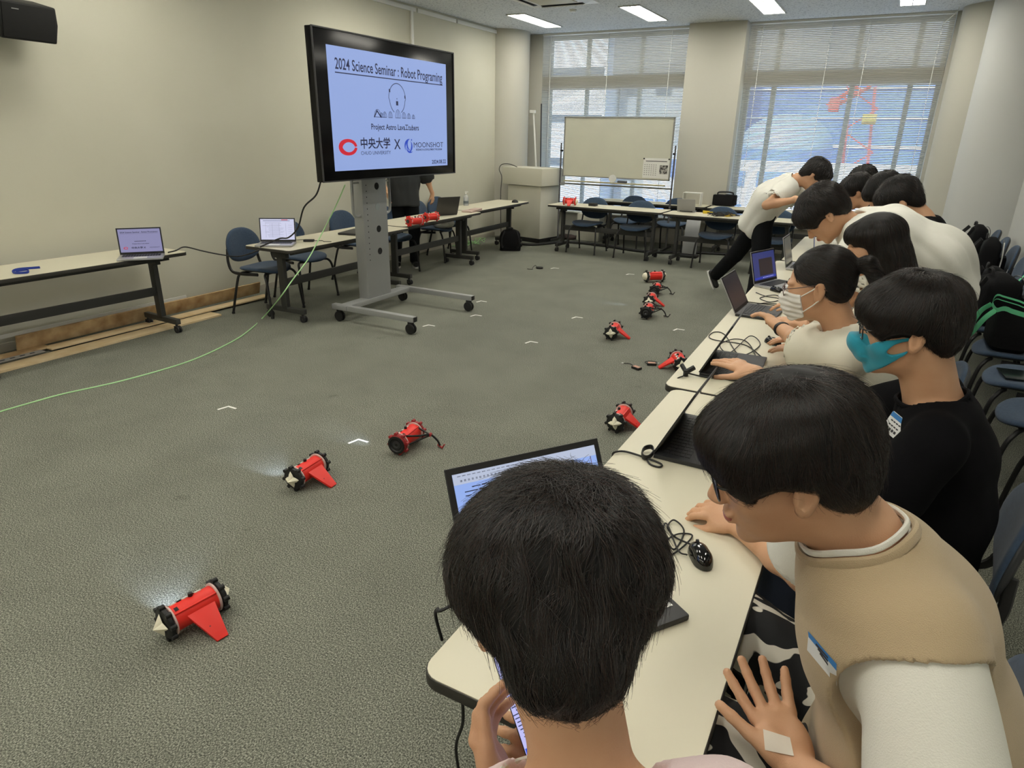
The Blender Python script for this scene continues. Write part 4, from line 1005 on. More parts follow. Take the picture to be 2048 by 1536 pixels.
def backpack(label, loc, rz, w=0.30, d=0.18, h=0.42, tilt=0.0, extra=None, group='backpacks'):
    t = thing('backpack', label, 'backpack', loc, rz, group)
    M = np.eye(4); M[:3, :3] = rotx(tilt)
    mb = MB(); mb.M = M
    rows = []
    for k in range(9):
        z = k / 8; sc_ = 0.90 + 0.10 * math.sin(PI * min(1, z * 1.2 + 0.1)); sc_ = sc_ if z < 0.72 else sc_ * math.sqrt(max(0.02, 1 - ((z - 0.72) / 0.29) ** 2)); rows.append([(x * (sc_ if z < 0.72 else max(sc_, 0.25)) + 0.008 * math.sin(9 * z + 5 * x), y * sc_ + 0.006 * math.sin(7 * z + 20 * x), z * h * 0.94) for x, y in rrect(-w / 2, w / 2, -d / 2, d / 2, 0.055, 4)])
    nn_ = len(rows[0]); mb.add([p for r in rows for p in r], [(i * nn_ + j, i * nn_ + (j + 1) % nn_, (i + 1) * nn_ + (j + 1) % nn_, (i + 1) * nn_ + j) for i in range(8) for j in range(nn_)] + [tuple(range(nn_))[::-1], tuple(8 * nn_ + j for j in range(nn_))]); part('bag', mb, M_cloth, t, angle=60)
    mb = MB(); mb.M = M; mb.prism(rrect(-w * 0.36, w * 0.36, 0, 0.07, 0.03), h * 0.45, M=frame4((0, d / 2 - 0.015, 0.04), (1, 0, 0), (0, 1, 0), (0, 0, 1))); part('front_pocket', mb, M_cloth, t, bevel=0.02)
    mb = MB(); mb.M = M
    mb.tube(spline([(-0.04, -d * 0.3, h * 0.90), (-0.03, -d * 0.3, h * 0.99), (0.03, -d * 0.3, h * 0.99), (0.04, -d * 0.3, h * 0.90)], 16), 0.010, 6); part('grab_handle', mb, M_strap, t)
    for s in (-1, 1):
        mb = MB(); mb.M = M; mb.tube(spline([(s * 0.09, -d / 2, h * 0.86), (s * 0.13, -d / 2 - 0.06, h * 0.6), (s * 0.13, -d / 2 - 0.05, h * 0.25), (s * 0.11, -d / 2, 0.06)], 20), 0.022, 6, flat=0.3); part('strap', mb, M_strap, t)
    mb = MB(); mb.M = M; mb.tube(spline([(-w * 0.42, d / 2 + 0.002, h * 0.55), (-w * 0.36, d / 2, h * 0.80), (0, d / 2 - 0.004, h * 0.885), (w * 0.36, d / 2, h * 0.80), (w * 0.42, d / 2 + 0.002, h * 0.55)], 24), 0.004, 5); part('zip', mb, mat('zip_grey', (74, 74, 78), 0.4, 0.4), t)
    return t
M_cloth = mat('black_bag_cloth', (18, 18, 20), 0.85, spec=0.2, bump=(60, 0.5))
M_strap = mat('black_strap', (26, 26, 28), 0.7)
M_mint = mat('mint_green_webbing', (112, 214, 158), 0.75, bump=(120, 0.2))
backpack('black backpack slumped on the carpet under the last left-row table', tuple(at_z(1020, 500, 0)), 0.5, 0.34, 0.22, 0.36)
SZ = 0.475
backpack('black backpack propped on the farthest chair by the right wall', (1.04, 9.32, SZ), -PI / 2 + 0.15, 0.30, 0.16, 0.42)
bp = backpack('tall black bag with a white side stripe on a chair by the right wall', (1.02, 7.95, SZ), -PI / 2 - 0.1, 0.30, 0.18, 0.44)
part('white_stripe', MB().tube(spline([(0.13, 0.10, 0.06), (0.12, 0.105, 0.2), (0.14, 0.10, 0.28), (0.12, 0.09, 0.38)], 16), 0.014, 6, flat=0.4), M_paper, bp)
backpack('large black backpack with a green zip pull on a chair by the right wall', (0.88, 6.0, SZ), -PI / 2 + 0.2, 0.34, 0.24, 0.40)
bp2 = backpack('flat black backpack leaning in the chair behind the green zip one', (0.92, 6.66, SZ), -PI / 2 - 0.2, 0.32, 0.18, 0.34)
t = thing('round_tote', 'pale ring-handled bag behind the white-striped black bag', 'bag', (0.86, 8.62, SZ), 0)
part('ring', MB().tube(spline([(0.0, 0.14 * math.cos(a), 0.17 + 0.15 * math.sin(a)) for a in np.linspace(0, 2 * PI, 13)[:-1]], 48, True), 0.014, 8, closed=True), mat('cream_trim', (214, 208, 180), 0.7), t)
part('pouch', MB().ell((0.05, 0, 0.13), (0.07, 0.14, 0.13)), M_mint, t)
t = thing('mint_strap', 'mint green strap hanging over a chair by the right wall', 'strap', (0.99, 6.30, 0.50), 0)
part('band', MB().sheet([[(0.15, dy, 0.34), (0.10, dy, 0.33), (0.03, dy + 0.02, 0.20), (0.0, dy + 0.03, 0.04)] for dy in (0.0, 0.05)]), M_mint, t)
# black tote with mint handles
t = thing('tote_bag', 'black tote bag with mint green rim and handles on a chair seat', 'bag', (0.90, 5.30, SZ), PI / 2)
W, Dp, Hh = 0.46, 0.24, 0.27
n = 32; rim = []; 
for i in range(n):
    a = 2 * PI * i / n; rim.append((W / 2 * math.copysign(abs(math.cos(a)) ** 0.5, math.cos(a)), Dp / 2 * math.copysign(abs(math.sin(a)) ** 0.5, math.sin(a))))
rows = []
for (k, z) in ((0.80, 0.0), (0.98, 0.03), (1.0, 0.15), (0.95, Hh)):
    rows.append([(x * k, y * k, z + 0.02 * math.sin(3 * i * 2 * PI / n) * (z / Hh)) for i, (x, y) in enumerate(rim)] )
V = [p for r in rows for p in r]; F = [(i * n + j, i * n + (j + 1) % n, (i + 1) * n + (j + 1) % n, (i + 1) * n + j) for i in range(3) for j in range(n)] + [tuple(range(n))[::-1]]
mb = MB(); mb.add(V, F); part('bag', mb, M_cloth, t)
rr = [[(x * 0.955, y * 0.955, Hh - 0.025 + 0.02 * math.sin(3 * i * 2 * PI / n)) for i, (x, y) in enumerate(rim)], [(x * 0.97, y * 0.97, Hh + 0.012 + 0.02 * math.sin(3 * i * 2 * PI / n)) for i, (x, y) in enumerate(rim)]]
mb = MB(); mb.add(rr[0] + rr[1], [(j, (j + 1) % n, n + (j + 1) % n, n + j) for j in range(n)]); part('rim', mb, M_mint, t)
for s in (-1, 1):
    y = s * Dp * 0.49
    pts = [(-0.10, y, Hh - 0.02), (-0.12, y + s * 0.05, Hh - 0.08), (-0.08, y + s * 0.09, Hh - 0.19 if s > 0 else Hh - 0.10), (0.0, y + s * 0.10, Hh - 0.23 if s > 0 else Hh - 0.12), (0.07, y + s * 0.09, Hh - 0.19 if s > 0 else Hh - 0.10), (0.11, y + s * 0.05, Hh - 0.08), (0.10, y, Hh - 0.02)]
    part('handle', MB().tube(spline(pts, 40), 0.018, 6, flat=0.25, up=(0, 1, 0)), M_mint, t)
tag(part('tablet', MB().box((0.93, 4.60, SZ + 0.006), (0.26, 0.20, 0.010), R=rotz(0.12)), mat('tablet_dark', (26, 34, 34), 0.2), bevel=0.003), 'dark tablet lying on a blue chair seat by the right wall', 'tablet')
t = thing('white_cloth', 'crumpled white cloth on a blue chair seat near the right edge', 'cloth', (0.98, 3.92, SZ), 0)
mb = MB(); mb.ell((0, 0, 0.02), (0.09, 0.06, 0.025)); mb.ell((0.05, 0.03, 0.03), (0.06, 0.04, 0.03), R=rotz(0.8)); part('cloth', mb, mat('cloth_white', (206, 204, 196), 0.9, bump=(40, 0.8)), t)
t = thing('white_bag', 'white plastic bag on the chair seat behind the left table', 'bag', (-5.50, 7.98, 0.47), 0)
mb = MB(); mb.ell((0, 0, 0.06), (0.12, 0.13, 0.075)); mb.ell((0.05, 0.12, 0.05), (0.08, 0.10, 0.06)); mb.ell((-0.02, 0.05, 0.10), (0.06, 0.05, 0.06)); part('bag', mb, mat('bag_white', (206, 204, 196), 0.8, bump=(30, 0.8)), t)
# bottle, cloth, black box on the left table
p = at_z(932, 411, TT)
t = thing('pump_bottle', 'clear spray bottle beside the black laptop on the left table', 'bottle', tuple(p))
part('bottle', MB().lathe([(0.0, 0.0), (0.038, 0.0), (0.04, 0.01), (0.04, 0.12), (0.03, 0.145), (0.013, 0.155), (0.013, 0.165), (0.0, 0.165)], 20), mat('bottle_clear', (206, 210, 212), 0.15, alpha=0.55), t)
mb = MB(); mb.cyl((0, 0, 0.16), (0, 0, 0.195), 0.012, 10); mb.box((0.012, 0, 0.20), (0.05, 0.016, 0.016)); part('pump', mb, M_white, t)
part('label_band', MB().lathe([(0.0405, 0.03), (0.0405, 0.07)], 20), mat('label_grey', (96, 104, 110), 0.6), t)
t = thing('folded_cloth', 'folded pinkish cloth on the left table near the bottle', 'cloth', tuple(at_z(944, 423, TT)))
mb = MB()
mb.box((0, 0, 0.012), (0.16, 0.34, 0.024), R=rotz(0.1)); mb.box((0.02, 0.06, 0.028), (0.12, 0.24, 0.014), R=rotz(0.2)); part('cloth', mb, mat('cloth_pink', (190, 168, 158), 0.85, bump=(30, 0.5)), t, bevel=0.008)
t = thing('black_box', 'small black device on the front window table near the red robot', 'device', tuple(at_z(1186, 412, TT)))
part('box', MB().box((0, 0, 0.022), (0.12, 0.10, 0.044)), M_mblack, t, bevel=0.006); part('paper_tail', MB().box((0.13, 0.04, 0.004), (0.16, 0.07, 0.003), R=rotz(-0.4)), M_paper, t, smooth=False)
tag(part('black_dome', MB().lathe([(0.055 * math.cos(k * PI / 12), 0.045 * math.sin(k * PI / 12)) for k in range(7)], 20, M=frame4(tuple(at_z(1030, 405, TT)), (1, 0, 0), (0, 1, 0), (0, 0, 1))), M_mblack), 'small black dome on the end of the last left-row table', 'device')
# parts strewn on the window table
R_ = random.Random(9)
for k, (px, py, c, l) in enumerate([(1412, 427, (214, 184, 40), 'yellow component on the front window table, left of the cables'), (1456, 433, (206, 176, 60), 'yellow tool on the front window table, nearest the leaning man')]):
    t = thing('yellow_component', l, 'component', tuple(at_z(px, py, TT))); mb = MB(); mb.box((0, 0, 0.018), (0.09, 0.05, 0.036), R=rotz(k * 0.7 + 0.3)); mb.cyl((0.03, 0, 0.02), (0.09, 0.03, 0.02), 0.008, 8); part('body', mb, mat('yellow_part_%d' % k, c, 0.5), t, bevel=0.004); part('tip', MB().cyl((0.09, 0.03, 0.02), (0.12, 0.045, 0.02), 0.006, 8), M_mblack, t)
mb = MB()
for k in range(9):
    p0 = at_z(1424 + k * 5, 431, TT + 0.01); mb.tube(spline([p0 + np.array((R_.uniform(-.12, .12), R_.uniform(-.1, .08), R_.uniform(0.0, .05))) for _ in range(5)], 24), 0.005, 5)
tag(part('cable_pile', mb, M_mblack, kind='stuff'), 'heap of thin dark cables on the front window table', 'cables')
for k, (px, py) in enumerate([(1440, 430), (1468, 427)]):
    tag(part('black_device', MB().box(tuple(at_z(px, py, TT + 0.015)), (0.11, 0.06, 0.03), R=rotz(0.5 + k)), M_mblack, bevel=0.004), ['small black device among the cables on the window table', 'long black device right of the cable heap'][k], 'device')
t = thing('camera_bag', 'black camera bag on the back window table', 'bag', tuple(at_z(1447, 412, TT) + np.array((0.0, -0.02, 0))))
part('bag', MB().box((0, 0.06, 0.09), (0.30, 0.20, 0.17)), M_cloth, t, bevel=0.03); part('handle', MB().tube(spline([(-0.12, 0.06, 0.16), (-0.1, 0.06, 0.21), (0.1, 0.06, 0.21), (0.12, 0.06, 0.16)], 20), 0.012, 6), M_strap, t)
for s in (-1, 1): part('side_pocket', MB().box((s * 0.155, 0.06, 0.09), (0.05, 0.15, 0.16)), M_cloth, t, bevel=0.018)
t = thing('white_stand', 'open white box frame on the back window table behind the tablet', 'stand', tuple(at_z(1382, 412, TT)))
mb = MB(); mb.box((0, 0.05, 0.20), (0.28, 0.16, 0.012)); part('top', mb, M_white, t, bevel=0.002)
for s in (-1, 1): part('side', MB().box((s * 0.136, 0.05, 0.10), (0.010, 0.16, 0.20)), M_white, t, bevel=0.002)
t = thing('grey_screen_stand', 'grey curved stand on the floor behind the window tables', 'stand', (-2.50, 10.35, 0)); part('panel', MB().sheet([[(x, 0.12 * (z / 0.6) ** 2, z) for z in np.linspace(0.05, 0.60, 8)] for x in (-0.10, 0.12)]), M_grey, t); part('base', MB().box((0, 0, 0.02), (0.3, 0.2, 0.04)), M_mblack, t, bevel=0.01)
# L-shaped tape marks on the carpet
M_tape = mat('white_tape', (236, 236, 230), 0.7)
tm = None
a0 = at_z(717, 878, 0); e1 = nrm(at_z(702, 884, 0) - a0); e2 = nrm(at_z(734, 883, 0) - a0)
TL_ = ['nearest the second robot', 'at the left of the carpet, nearest the green cable', 'in front of the star-fronted robot in the middle', 'in front of the television stand foot', 'beside the right caster of the television stand', 'far beside the television stand', 'near the front window table, left one', 'left of the sideways robot', 'at the foot of the student table row, farther one', 'below the leaning man\'s shoe', 'in the far middle of the carpet', 'beside the left row of tables']
for k, (px, py) in enumerate([(717, 879), (457, 813), (1061, 683), (857, 650), (951, 630), (962, 602), (1108, 536), (1258, 548), (1354, 658), (1428, 565), (1152, 634), (846, 576)]):
    p = at_z(px, py, 0.0)
    if tm is None:
        tm = thing('tape_mark', 'x', 'tape', (0, 0, 0), 0, 'white tape marks on the carpet')
        for e in (e1, e2): part('strip', MB().bar(e * -0.004 + np.array((0, 0, 0.0012)), e * 0.075 + np.array((0, 0, 0.0012)), 0.016, 0.0012), M_tape, tm, smooth=False)
        c = tm
    else: c = copy_tree(tm)
    c.location = (p[0], p[1], 0); c['label'] = 'white L-shaped tape mark ' + TL_[k]
# battery packs and clip on the carpet
for k, (px, py, l) in enumerate([(1273, 738, 'small black and brown battery pack with a lead, left of its twin'), (1303, 730, 'small black and brown battery pack next to the half hidden robot')]):
    t = thing('battery_pack', l, 'battery', tuple(at_z(px, py, 0)), [-0.4, 0.4][k], 'battery packs on the carpet')
    part('pack', MB().box((0, 0, 0.010), (0.075, 0.045, 0.020)), M_mblack, t, bevel=0.003); part('top_label', MB().box((0, 0, 0.0205), (0.06, 0.034, 0.001)), mat('label_brown', (186, 140, 118), 0.6), t, smooth=False)
    part('lead', MB().tube(spline([(-0.035, 0, 0.01), (-0.07, 0.03, 0.008), (-0.12, 0.04, 0.006), (-0.15, 0.01, 0.005)] if k == 0 else [(-0.035, 0.0, 0.01), (-0.05, 0.04, 0.012), (0.0, 0.055, 0.015), (0.05, 0.04, 0.012), (0.04, 0.0, 0.01)], 24), 0.003, 6), M_mblack, t)
    part('connector', MB().box((-0.155, 0.005, 0.006) if k == 0 else (0.055, 0.03, 0.008), (0.016, 0.01, 0.008)), M_white, t, smooth=False)
t = thing('coiled_puck', 'small black disc with a short lead on the carpet before the window tables', 'device', tuple(at_z(1079, 537, 0)))
part('disc', MB().lathe([(0.0, 0.0), (0.05, 0.0), (0.05, 0.02), (0.0, 0.024)], 20), M_mblack, t); part('lead', MB().tube(spline([(-0.04, 0, 0.01), (-0.08, 0.03, 0.03), (-0.09, -0.04, 0.005), (-0.05, -0.12, 0.004), (-0.12, -0.14, 0.004)], 24), 0.004, 6), M_mblack, t)
# ---------------------------------------------------------------- mice and cables on the students' tables
def mouse(label, loc, rz):
    t = thing('computer_mouse', label, 'mouse', loc, rz, 'computer mice')
    V = []; nu, nv = 24, 10
    for i in range(nv + 1):
        q = (PI / 2) * i / nv
        for j in range(nu):
            a = 2 * PI * j / nu; x = 0.030 * math.cos(a); y = 0.055 * math.sin(a)
            x *= 1.0 - 0.12 * math.exp(-((y - 0.0) / 0.02) ** 2)
            k = math.cos(q) ** 0.6 if i < nv else 0.0
            V.append((x * k, y * k, 0.002 + 0.034 * math.sin(q) ** 0.9 * (1 - 0.12 * y * k / 0.055)))
    mb = MB(); mb.add(V, [(i * nu + j, i * nu + (j + 1) % nu, (i + 1) * nu + (j + 1) % nu, (i + 1) * nu + j) for i in range(nv) for j in range(nu)] + [tuple(range(nu))[::-1]]); part('shell', mb, M_mouse, t, angle=70, clean=True)
    part('wheel', MB().cyl((-0.003, 0.032, 0.031), (0.003, 0.032, 0.031), 0.007, 12), M_mblack, t)
    part('button_seam', MB().tube([(0, 0.052, 0.014), (0, 0.042, 0.026), (0, 0.02, 0.0345)], 0.0008, 5), M_mblack, t)
    return t
M_mouse = mat('mouse_gloss_black', (8, 8, 9), 0.07, spec=0.7)
ml = at_z(1400, 1118, TT); mouse('glossy black computer mouse on the foreground table', tuple(ml), 0.55)
def tangle(label, pts, r=0.0024, n=200, m=None):
    P = [at_z(x, y, TT + z) for x, y, z in pts]; tag(part('mouse_cable', MB().tube(spline(P, n), r, 6), m or M_mblack), label, 'cable')
tangle('tangled black mouse cable beside the glossy mouse', [(1380, 1088, 0.012), (1352, 1075, 0.004), (1335, 1055, 0.004), (1348, 1040, 0.008), (1368, 1062, 0.004), (1350, 1098, 0.004), (1334, 1082, 0.01), (1356, 1068, 0.006), (1384, 1070, 0.004), (1372, 1088, 0.008), (1346, 1108, 0.004), (1330, 1112, 0.004), (1326, 1062, 0.004), (1334, 1048, 0.006), (1356, 1100, 0.01), (1375, 1110, 0.006)])
tangle('black cable with a velcro loop running off the foreground table edge', [(1225, 912, -0.03), (1228, 905, 0.006), (1250, 903, 0.006), (1290, 915, 0.008), (1322, 928, 0.006), (1318, 934, 0.004), (1300, 928, 0.004), (1290, 912, 0.004)], r=0.0035)
tag(part('cable_strap', MB().tube(spline([at_z(1284 + 0, 905, TT + 0.012), at_z(1290, 896, TT + 0.014), at_z(1303, 894, TT + 0.016), at_z(1307, 903, TT + 0.014), at_z(1298, 914, TT + 0.012), at_z(1287, 914, TT + 0.012)], 40, True), 0.010, 6, flat=0.3, closed=True, up=(0, 0, 1)), M_mblack), 'black velcro cable strap loop beside the edge-on laptop', 'strap')
tangle('thin black cable hanging over the second table edge towards the floor', [(1440, 758, 0.004), (1400, 752, 0.006), (1372, 746, 0.02), (1366, 752, 0.01), (1352, 760, -0.01), (1338, 790, -0.10), (1325, 810, -0.2)], r=0.0035)
t = thing('black_clip', 'small black clamp on the corner of the second table', 'clamp', tuple(at_z(1371, 752, TT)))
mb = MB(); mb.cyl((0, 0, 0.0), (0, 0, 0.03), 0.012, 10); mb.cyl((-0.03, 0.03, 0.04), (0, 0, 0.02), 0.010, 8); mb.cyl((0.03, 0.025, 0.04), (0, 0, 0.02), 0.012, 8); part('clamp', mb, M_mblack, t)
tangle('thin tangled cable on the second table behind the raised laptop lid', [(1530, 760, 0.01), (1500, 690, 0.006), (1470, 678, 0.006), (1440, 690, 0.01), (1460, 705, 0.006), (1500, 672, 0.012), (1520, 690, 0.006), (1480, 710, 0.006), (1450, 670, 0.004), (1430, 664, 0.004), (1418, 672, 0.004), (1430, 680, 0.004), (1490, 690, 0.004), (1525, 715, 0.004)], r=0.0028)
tangle('coiled thin cable beside the silver laptop on the third table', [(1512, 585, 0.004), (1530, 592, 0.004), (1560, 598, 0.004), (1540, 604, 0.004), (1520, 596, 0.004), (1550, 590, 0.006), (1570, 600, 0.004)], r=0.003)
tangle('thin cable crossing the third table behind the masked girl', [(1490, 615, 0.004), (1530, 606, 0.004), (1580, 612, 0.004)], r=0.003)
mouse('black computer mouse beside the masked girl\'s elbow', tuple(at_z(1545, 688, TT)), 0.9)
mouse('black computer mouse by the silver laptop', tuple(at_z(1552, 583, TT)), 0.9)
tag(part('power_cable', MB().tube(spline([(-0.62, 1.30, 0.735), at_z(900, 1212, 0.73), at_z(875, 1218, 0.72), at_z(872, 1235, 0.70), at_z(884, 1280, 0.62)], 40), 0.004, 7), M_mblack), 'black cable running from the near laptop over the table edge', 'cable')
tag(part('floor_power_cable', MB().tube(spline([(-0.63, 0.95, 0.62), at_z(926, 1440, 0.45), at_z(912, 1500, 0.3), at_z(930, 1600, 0.05)], 40), 0.004, 7), M_mblack), 'black cable hanging under the near corner of the foreground table', 'cable')
# papers at the end of the row
R_ = random.Random(12)
for k, (x, y, a) in enumerate([(-0.38, 6.72, 0.2), (-0.24, 7.0, -0.3), (-0.33, 7.45, 0.5), (-0.28, 6.55, 0.1)]):
    t = thing('paper_sheet', ['white sheet with printed lines nearest on the last table', 'white sheet with a table of figures in the middle of the papers', 'white sheet at the far end of the papers', 'blank white sheet at the near edge of the last table'][k], 'paper', (x, y, TT + 0.001 + 0.001 * k), a, 'papers on the last table')
    part('sheet', MB().box((0, 0, 0), (0.21, 0.29, 0.0008)), M_paper, t, smooth=False)
    if k < 3:
        mb = MB()
        for r in range(12): mb.box((R_.uniform(-0.02, 0.0), 0.12 - r * 0.02, 0.0006), (R_.uniform(0.08, 0.16), 0.004, 0.0003))
        part('print', mb, M_pap2, t, smooth=False, kind='stuff')
# ---------------------------------------------------------------- smooth solids: distance functions meshed by surface nets
class Pr:
    __slots__ = ('f', 'c', 'R', 'op', 'k', 'always')
    def __init__(s, f, c, R, op='u', k=0.02, always=False): s.f, s.c, s.R, s.op, s.k, s.always = f, np.asarray(c, float), R, op, k, always
def ell(c, r, R=None, op='u', k=0.02):
    c = np.asarray(c, float); r = np.asarray(r, float)
    def f(P):
        q = P - c
        if R is not None: q = q @ R
        a = q / r; k0 = np.sqrt((a * a).sum(1)); b = a / r; k1 = np.sqrt((b * b).sum(1))
        return k0 * (k0 - 1.0) / np.maximum(k1, 1e-6)
    return Pr(f, c, float(r.max()), op, k)
def cap(a, b, ra, rb=None, side=None, flat=1.0, op='u', k=0.02):
    a = np.asarray(a, float); b = np.asarray(b, float); rb = ra if rb is None else rb
    if side is not None:
        side = nrm(side); sb = b - side * np.dot(b - a, side) * (1 - 1 / flat)
    else: sb = b
    ab = sb - a; L2 = float(ab @ ab) + 1e-12
    def f(P):
        q = P - a
        if side is not None: q = q - np.outer(q @ side, side) * (1 - 1 / flat)
        t = np.clip(q @ ab / L2, 0, 1)
        return np.sqrt(((q - t[:, None] * ab) ** 2).sum(1)) - (ra + (rb - ra) * t)
    return Pr(f, (a + b) / 2, np.linalg.norm(b - a) / 2 + max(ra, rb) * max(flat, 1), op, k)
def half(o, n, k=0.004, op='i'):
    o = np.asarray(o, float); n = nrm(n)
    return Pr(lambda P: (P - o) @ n, o, 1e9, op, k, True)
def combine(prs, P):
    d = np.full(len(P), 1e3)
    for p in prs:
        e = p.f(P)
        if p.op == 'u':
            h = np.clip(0.5 + 0.5 * (d - e) / p.k, 0, 1); d = d + (e - d) * h - p.k * h * (1 - h)
        else:
            if p.op == 's': e = -e
            h = np.clip(0.5 - 0.5 * (d - e) / p.k, 0, 1); d = d + (e - d) * h + p.k * h * (1 - h)
    return d
def wrinkle(A, freq=14.0, seed=0, dirv=None):
    R = np.random.default_rng(seed); K = R.normal(size=(5, 3)); K /= np.linalg.norm(K, axis=1)[:, None]; K *= freq * np.array([1, 1.3, 1.8, 2.4, 3.1])[:, None]; ph = R.uniform(0, 6, 5)
    if dirv is not None: K = K - 0.75 * np.outer(K @ nrm(dirv), nrm(dirv))
    def g(P):
        w = P + 0.03 * np.sin(P[:, [1, 2, 0]] * freq * 0.7 + ph[0]); s = 0
        for i in range(5): s = s + (1 - np.abs(np.sin(w @ K[i] + ph[i])) * 2) * (1.0 / (1 + 0.6 * i))
        return A * s / 2.4
    return g
def solid(prs, h, disp=None, amp=0.0, post=None):
    lo = np.min([p.c - p.R for p in prs if p.op == 'u'], axis=0) - 0.02; hi = np.max([p.c + p.R for p in prs if p.op == 'u'], axis=0) + 0.02
    B = 8; S = h * B
    nb = np.ceil((hi - lo) / S).astype(int) + 1
    I = np.stack(np.meshgrid(*[np.arange(n) for n in nb], indexing='ij'), -1).reshape(-1, 3)
    Cc = lo + (I + 0.5) * S
    d = combine(prs, Cc)
    act = np.abs(d) < S * 0.87 * 1.15 + amp + 0.004
    I = I[act]
    key = (I // 3) @ np.array([1, 1000, 1000000]); o = np.argsort(key, kind='stable'); I = I[o]; key = key[o]
    off = np.stack(np.meshgrid(*[np.arange(-1, B + 1)] * 3, indexing='ij'), -1).reshape(-1, 3)
    Vs = []
    cuts = np.flatnonzero(np.diff(key)) + 1
    for blk in np.split(I, cuts):
        P = (lo + (blk[:, None, :] * B + off[None]) * h).reshape(-1, 3)
        bl, bh = P.min(0), P.max(0)
        use = []
        for p in prs:
            q = np.maximum(np.maximum(bl - p.c, p.c - bh), 0)
            if p.always or np.linalg.norm(q) < p.R + p.k + 0.03: use.append(p)
        v = combine(use, P) if use else np.full(len(P), 1.0)
        if disp is not None: v = v + disp(P)
        Vs.append(v.reshape(-1, B + 2, B + 2, B + 2))
    V = np.concatenate(Vs); Sg = V < 0
    # cells -1..B-1
    c8 = [(i, j, k) for i in (0, 1) for j in (0, 1) for k in (0, 1)]
    n1 = B + 1
    sub = [Sg[:, i:i + n1, j:j + n1, k:k + n1] for i, j, k in c8]
    anyv = np.logical_or.reduce(sub); allv = np.logical_and.reduce(sub)
    bi, ci, cj, ck = np.nonzero(anyv & ~allv)
    vals = np.stack([V[bi, ci + i, cj + j, ck + k] for i, j, k in c8], 1)
    acc = np.zeros((len(bi), 3)); cnt = np.zeros(len(bi))
    for x in range(8):
        for y in range(x + 1, 8):
            dd = np.array(c8[y]) - np.array(c8[x])
            if np.abs(dd).sum() != 1: continue
            a, b = vals[:, x], vals[:, y]; m = (a < 0) != (b < 0)
            t = np.where(m, a / np.where(m, a - b, 1), 0)
            acc[m] += np.array(c8[x]) + t[m, None] * dd; cnt[m] += 1
    g = I[bi] * B + np.stack([ci, cj, ck], 1) - 1
    pos = lo + (g + acc / cnt[:, None]) * h
    W = (nb.max() + 2) * B + 8
    enc = lambda q: ((q[:, 0] + 2).astype(np.int64) * W + (q[:, 1] + 2)) * W + (q[:, 2] + 2)
    ids = enc(g); uid, first = np.unique(ids, return_index=True); pos = pos[first]
    faces = []
    for ax in range(3):
        sl0 = [slice(None)] + [slice(1, B + 1)] * 3; sl1 = list(sl0); sl1[ax + 1] = slice(2, B + 2)
        s0, s1 = Sg[tuple(sl0)], Sg[tuple(sl1)]
        b_, x_, y_, z_ = np.nonzero(s0 != s1)
        q = I[b_] * B + np.stack([x_, y_, z_], 1)
        e1 = np.zeros(3, int); e2 = np.zeros(3, int); e1[(ax + 1) % 3] = 1; e2[(ax + 2) % 3] = 1
        quad = np.stack([enc(q), enc(q - e1), enc(q - e1 - e2), enc(q - e2)], 1)
        fl = ~s0[b_, x_, y_, z_]
        quad[fl] = quad[fl][:, ::-1]
        idx = np.searchsorted(uid, quad); idx = np.minimum(idx, len(uid) - 1)
        ok = (uid[idx] == quad).all(1); faces.append(idx[ok])
    F = np.concatenate(faces)
    return pos, F
def solid_part(name, prs, h, m, parent, label=None, disp=None, amp=0.0, angle=179, post=None):
    V, F = solid(prs, h, disp, amp)
    if post is not None: V = post(V)
    if parent is not None: V = V - np.array(parent.location)
    me = D.meshes.new(name)
    me.vertices.add(len(V)); me.vertices.foreach_set('co', V.astype(np.float32).ravel())
    me.loops.add(F.size); me.loops.foreach_set('vertex_index', F.astype(np.int32).ravel())
    me.polygons.add(len(F)); me.polygons.foreach_set('loop_start', np.arange(0, F.size, 4, dtype=np.int32))
    me.polygons.foreach_set('use_smooth', np.ones(len(F), bool))
    me.update(calc_edges=True); me.validate()
    for mm in (m if isinstance(m, (list, tuple)) else [m]): me.materials.append(mm)
    o = D.objects.new(name, me); COL.objects.link(o)
    if parent is not None: o.parent = parent
    if label: o['label'] = label
    return o

